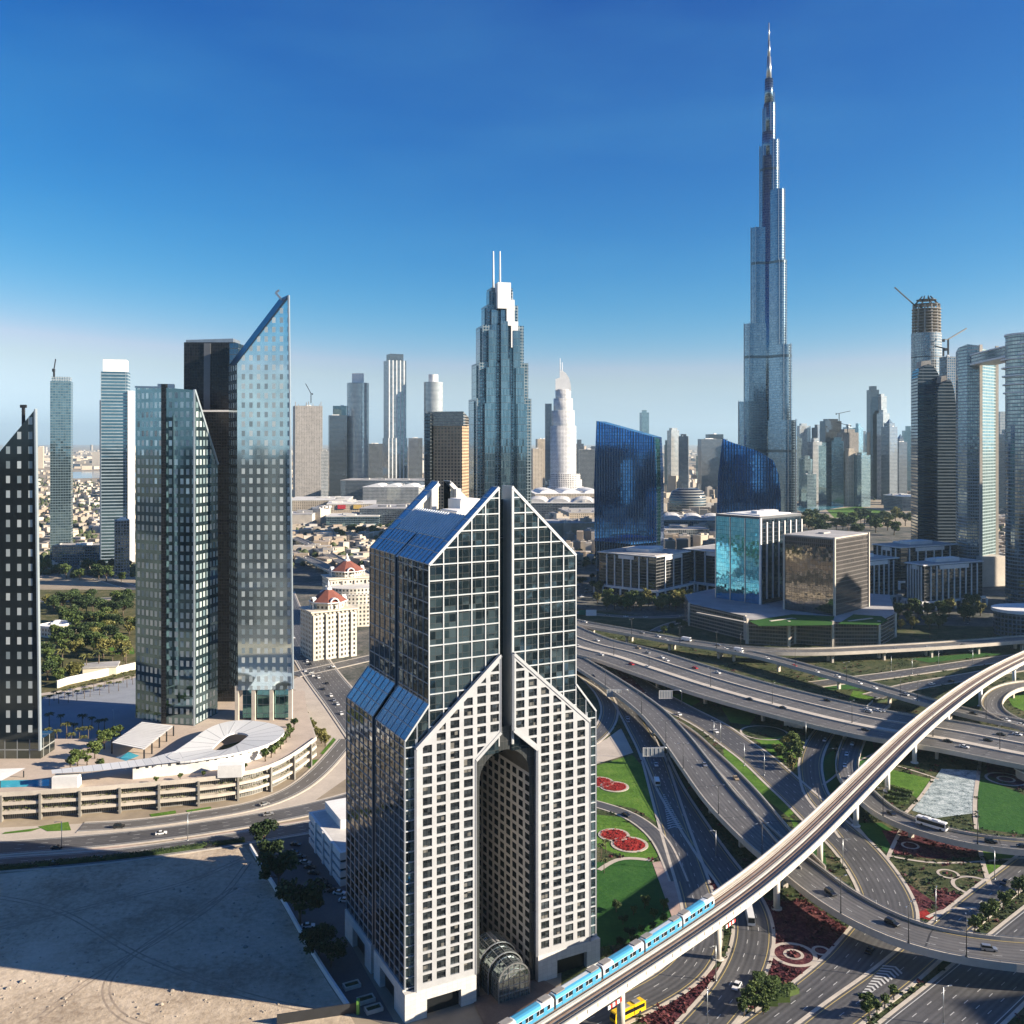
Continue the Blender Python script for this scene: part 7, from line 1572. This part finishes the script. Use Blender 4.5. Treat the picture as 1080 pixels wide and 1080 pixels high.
def gantry(label, base, x0, x1, y0, y1):
    bx, by = P(*base); t = thing('sign_gantry', label, 'road sign', (bx, by, 0)); d = by; z0, z1 = ZY(y1, d), ZY(y0, d); b = MB(); b.tube([(bx, by, 0), (bx, by, z1 - 1), (bx - .6, by, z1 - .2), (bx - 2, by, z1 + .1), (XD(x0, d), by, z1 - .4)], [.28, .26, .24, .22, .18], 8); b.build('post', steel, t)
    b = MB(); b.bar((XD(x0, d), by - .35, (z0 + z1) / 2), (XD(x1, d), by - .35, (z0 + z1) / 2), .12, z1 - z0); p = b.build('panel', mat('sign_back', (.40, .42, .43), .5, .3, var=.08), t); b = MB()
    for k in range(6): x = XD(x0 + (x1 - x0) * k / 5, d); b.bar((x, by - .5, z0), (x, by - .5, z1), .14, .14)
    for z in (z0 + .4, z1 - .4): b.bar((XD(x0, d), by - .5, z), (XD(x1, d), by - .5, z), .14, .14)
    b.build('panel_frame', white_p, p)
gantry('grey back of a sign on a curved post over the slip road, nearest the tower', (663, 743), 640, 655, 727, 735); gantry('grey back of a sign on a curved post over the curving ground road', (719, 743), 695, 709, 728, 737); gantry('larger grey back of a sign over the slip road by the red flower beds', (704, 807), 678, 700, 788, 798)
for nm, lb, px, py, d, wd, h, col in (('road_sign', 'plain green sign at the start of the podium flyover', 614, 648, 905, 7, 8, (.01, .16, .10)), ('billboard', 'plain white billboard next to the green sign', 623.5, 646.5, 900, 10, 6, (.72, .72, .72))):
    x, z = XD(px, d), ZY(py, d); t = thing(nm, lb, 'sign', (x, d, 0)); b = MB(); b.rbox(x, d, wd, .4, z - h / 2, z + h / 2); b.build('panel', mat(nm + '_face', col, .5, var=.05), t)
    for sg in (-.35, .35): b = MB(); b.rbox(x + sg * wd, d + .4, .5, .4, 0, z); b.build('post', steel, t)
for lb, px, py in (('red and white striped board under the rail viaduct by the box truck', 773, 975), ('red and white striped board under the rail viaduct by the yellow bus', 648, 1058)):
    k = near(mc, *P(px, py, 13)); c = mc[k]; tn, n = frames(mc)[k]; t = thing('clearance_board', lb, 'board', (c.x, c.y, 11)); q = c + n * -4.6
    for i in range(6): b = MB(); a = q + tn * (i - 3) * 1.0; b.bar((a.x, a.y, 12.9), (a.x + tn.x, a.y + tn.y, 12.9), .2, 1.0); b.build('stripe', mat('red_stripe', (.5, .04, .03), .5, var=.05) if i % 2 else white_p, t)
    for i in (-2.5, 2.5): b = MB(); a = q + tn * i; b.bar((a.x, a.y, 13.3), (a.x, a.y, ZM - .6), .12, .12); b.build('hanger', steel, t)
# kiosk under the broad viaduct
x, y = P(838, 766); t = thing('utility_hut', 'white flat-roofed hut under the broad viaduct', 'hut', (x, y, 0)); MB().rbox(x, y, 11, 5, 0, 3.6, -.5).build('wall', white_p, t); MB().rbox(x, y, 12, 6, 3.6, 4, -.5, bottom=True).build('roof', pale_roof, t)
x, y = P(1085, 822); t = thing('garden_pavilion', 'small pale garden pavilion by the round dark bed', 'pavilion', (x, y, 0)); MB().rbox(x, y, 9, 7, 0, 4, .2).build('wall', concrete, t); MB().rbox(x, y, 10, 8, 4, 4.5, .2, bottom=True).build('roof', white_p, t)
r_ = random.Random(77)
for a, c, n, y0, y1, lb in ((836, 960, 42, 450, 488, 'faint small tower in the hazy skyline on the far side of the needle tower'), (560, 630, 9, 466, 482, 'faint small block in the haze behind the white hotel tower'), (640, 780, 12, 468, 484, 'faint small block in the haze above the royal blue blocks'), (310, 440, 12, 470, 488, 'faint small block in the haze between the slim far towers'), (1052, 1068, 3, 452, 470, 'faint small tower glimpsed below the sky bridge')):
    for k in range(n):
        x = r_.uniform(a, c); wd = r_.uniform(5, 12); d = r_.uniform(3000, 3900); m = r_.choice([f_teal, f_slate, f_teal, f_pale, f_slate]); t, pl, z = tower('distant_tower', lb, x - wd / 2, x + wd / 2, r_.uniform(y0, y1), d, m, wd / FPX * d * .8, r_.uniform(-30, 30), roof=pale_roof, bits=False, group='distant towers: ' + lb[-30:])
        q = outset(pl, r_.uniform(.4, .75)); b = MB(); b.prism(q, z - 2, z + r_.uniform(4, 16)); b.build('upper_setback', m, t)
# ------------------------------------------------------------------ the far city, one mass nobody could count
r_ = random.Random(21)
tm = [mat('town_%d' % k, c, .85, var=.15, scale=.01) for k, c in enumerate([(.44, .38, .30), (.50, .45, .38), (.37, .30, .23), (.40, .38, .35), (.30, .26, .21)])]
KEEP = [(-0.50, 0.60)]
def blocked(x, y):
    px = 540 + x / y * FPX; py = HY + HC / y * FPX
    if 585 < px < 1110 and y < 1250: return True
    if 300 < px < 480 and y < 1250 and y > 0: return True
    if px < 200 and y < 1000: return True
    if 830 < px < 1000 and y < 2650: return True
    if px < 300 and (x * 7.13 + y * 3.7) % 1 < .45: return True
    if 60 < px < 165 and 495 < py < 507: return True
    return y < 900
town = MB(); n = 0
while n < 6500:
    y = 1150 * (5200 / 1150) ** (r_.random() ** .8); x = r_.uniform(-.58, .60) * y
    if blocked(x, y): continue
    a = math.floor(x / 260) * .7 + math.floor(y / 300) * .37; q = r_.random()
    wd, dp, h = r_.uniform(10, 20), r_.uniform(9, 16), r_.uniform(6, 11)
    px = 540 + x / y * FPX
    if 560 < px < 900 and q < .5: h = r_.uniform(12, 34); wd *= 1.3
    if q > .985 and px > 300 and y > 2700: h = r_.uniform(40, 90); wd = dp = r_.uniform(20, 30)
    town.rbox(x, y, wd, dp, 0, h, a, r_.randrange(5)); n += 1
    if q < .3: town.rbox(x + 1, y + 1, wd * .4, dp * .4, h, h + 2.5, a, r_.randrange(5))
tag(town.build('far_off_town', tm), 'dense low sandy town spreading to the hazy horizon', 'town', kind='stuff')
far = MB(); n = 0
while n < 1500:
    y = r_.uniform(5200, 16000); x = r_.uniform(-.58, .60) * y
    far.rbox(x, y, r_.uniform(20, 90), r_.uniform(20, 60), 0, r_.uniform(6, 26) if r_.random() < .95 else r_.uniform(50, 140), r_.random(), r_.randrange(5)); n += 1
tag(far.build('far_off_suburbs', tm), 'faint suburbs at the horizon', 'town', kind='stuff')
veg = MB(); n = 0
while n < 5600:
    y = 1150 * (4200 / 1150) ** r_.random(); x = r_.uniform(-.58, .60 if n < 3800 else -.24) * y
    if blocked(x, y): continue
    s = r_.uniform(2.5, 6); n += 1
    rr = [[(x + s * q * math.cos(k * 1.047 + q) * r_.uniform(.8, 1.2), y + s * q * math.sin(k * 1.047 + q) * r_.uniform(.8, 1.2), z * s) for k in range(6)] for q, z in ((.7, 0), (1.0, .6), (.75, 1.2), (.15, 1.5))]; veg.loft(rr, 0, True, False)
tag(veg.build('far_off_trees', foliage('far_leaf', (.02, .035, .012), (.06, .075, .028))), 'scattered trees of the far town', 'trees', kind='stuff')
# unseen streets and dark blocks added behind the eye to fill the mirror-glass reflections
struct(MB().poly([(-2500, -2800, .008), (2200, -2800, .008), (2200, 262, .008), (-2500, 262, .008)]).build('street_ground', mat('dull_streets', (.06, .056, .052), .9, var=.3, scale=.01)))
back = MB(); n = 0
fb = [black_f, f_dark, black_f, f_dark, f_pale]
while n < 430:
    x, y = r_.uniform(-1500, 1100), r_.uniform(-1900, -140)
    h = r_.uniform(15, 70) if r_.random() < .5 else r_.uniform(80, 158); wd = r_.uniform(22, 45); back.rbox(x, y, wd, r_.uniform(20, 40), 0, h, r_.random() * .5, r_.randrange(4)); n += 1
for k in range(70):
    x, y = r_.uniform(-900, 700), r_.uniform(-140, 190); back.rbox(x, y, r_.uniform(18, 40), r_.uniform(16, 34), 0, r_.uniform(9, 34), r_.random() * .5, r_.randrange(4))
for x, y, wd, h in ((289, -300, 46, 118), (345, -380, 30, 135), (225, -420, 34, 95), (675, -300, 60, 128), (760, -360, 40, 140), (590, -420, 44, 100)): back.rbox(x, y, wd, wd, 0, h, .8, 4)  # pale turned blocks added out of view for bright reflections in the blue glass
for x, y, wx, wy, h in ((725, 792, 62, 56, 232), (790, 885, 66, 60, 250), (705, 705, 60, 50, 205), (820, 985, 60, 60, 235)): back.rbox(x, y, wx, wy, 0, h, .2, 1)  # unseen towers added beyond the frame to shade the offices
tag(back.build('mirror_and_shade_blocks', fb), 'unseen city blocks added to fill mirror-glass reflections and shade the offices', 'town', kind='stuff')
# two towers just beyond the frame whose shade falls across the roads
for lb, x, y, wx, wy, h in (('slate tower beyond the picture edge shading the curving roads', 610, 312, 22, 26, 146), ('pale tower beyond the picture edge shading the widest ground road', 470, 203, 24, 22, 128)):
    t = thing('shading_tower', lb, 'tower', (x, y, 0)); pl = MB().rect(x, y, wx, wy, .2); MB().prism(pl, 0, h, 0, top=False).build('facade', f_slate if wx > 30 else f_pale, t); MB().poly([(*p, h - 1) for p in pl]).build('roof', grey_roof, t)
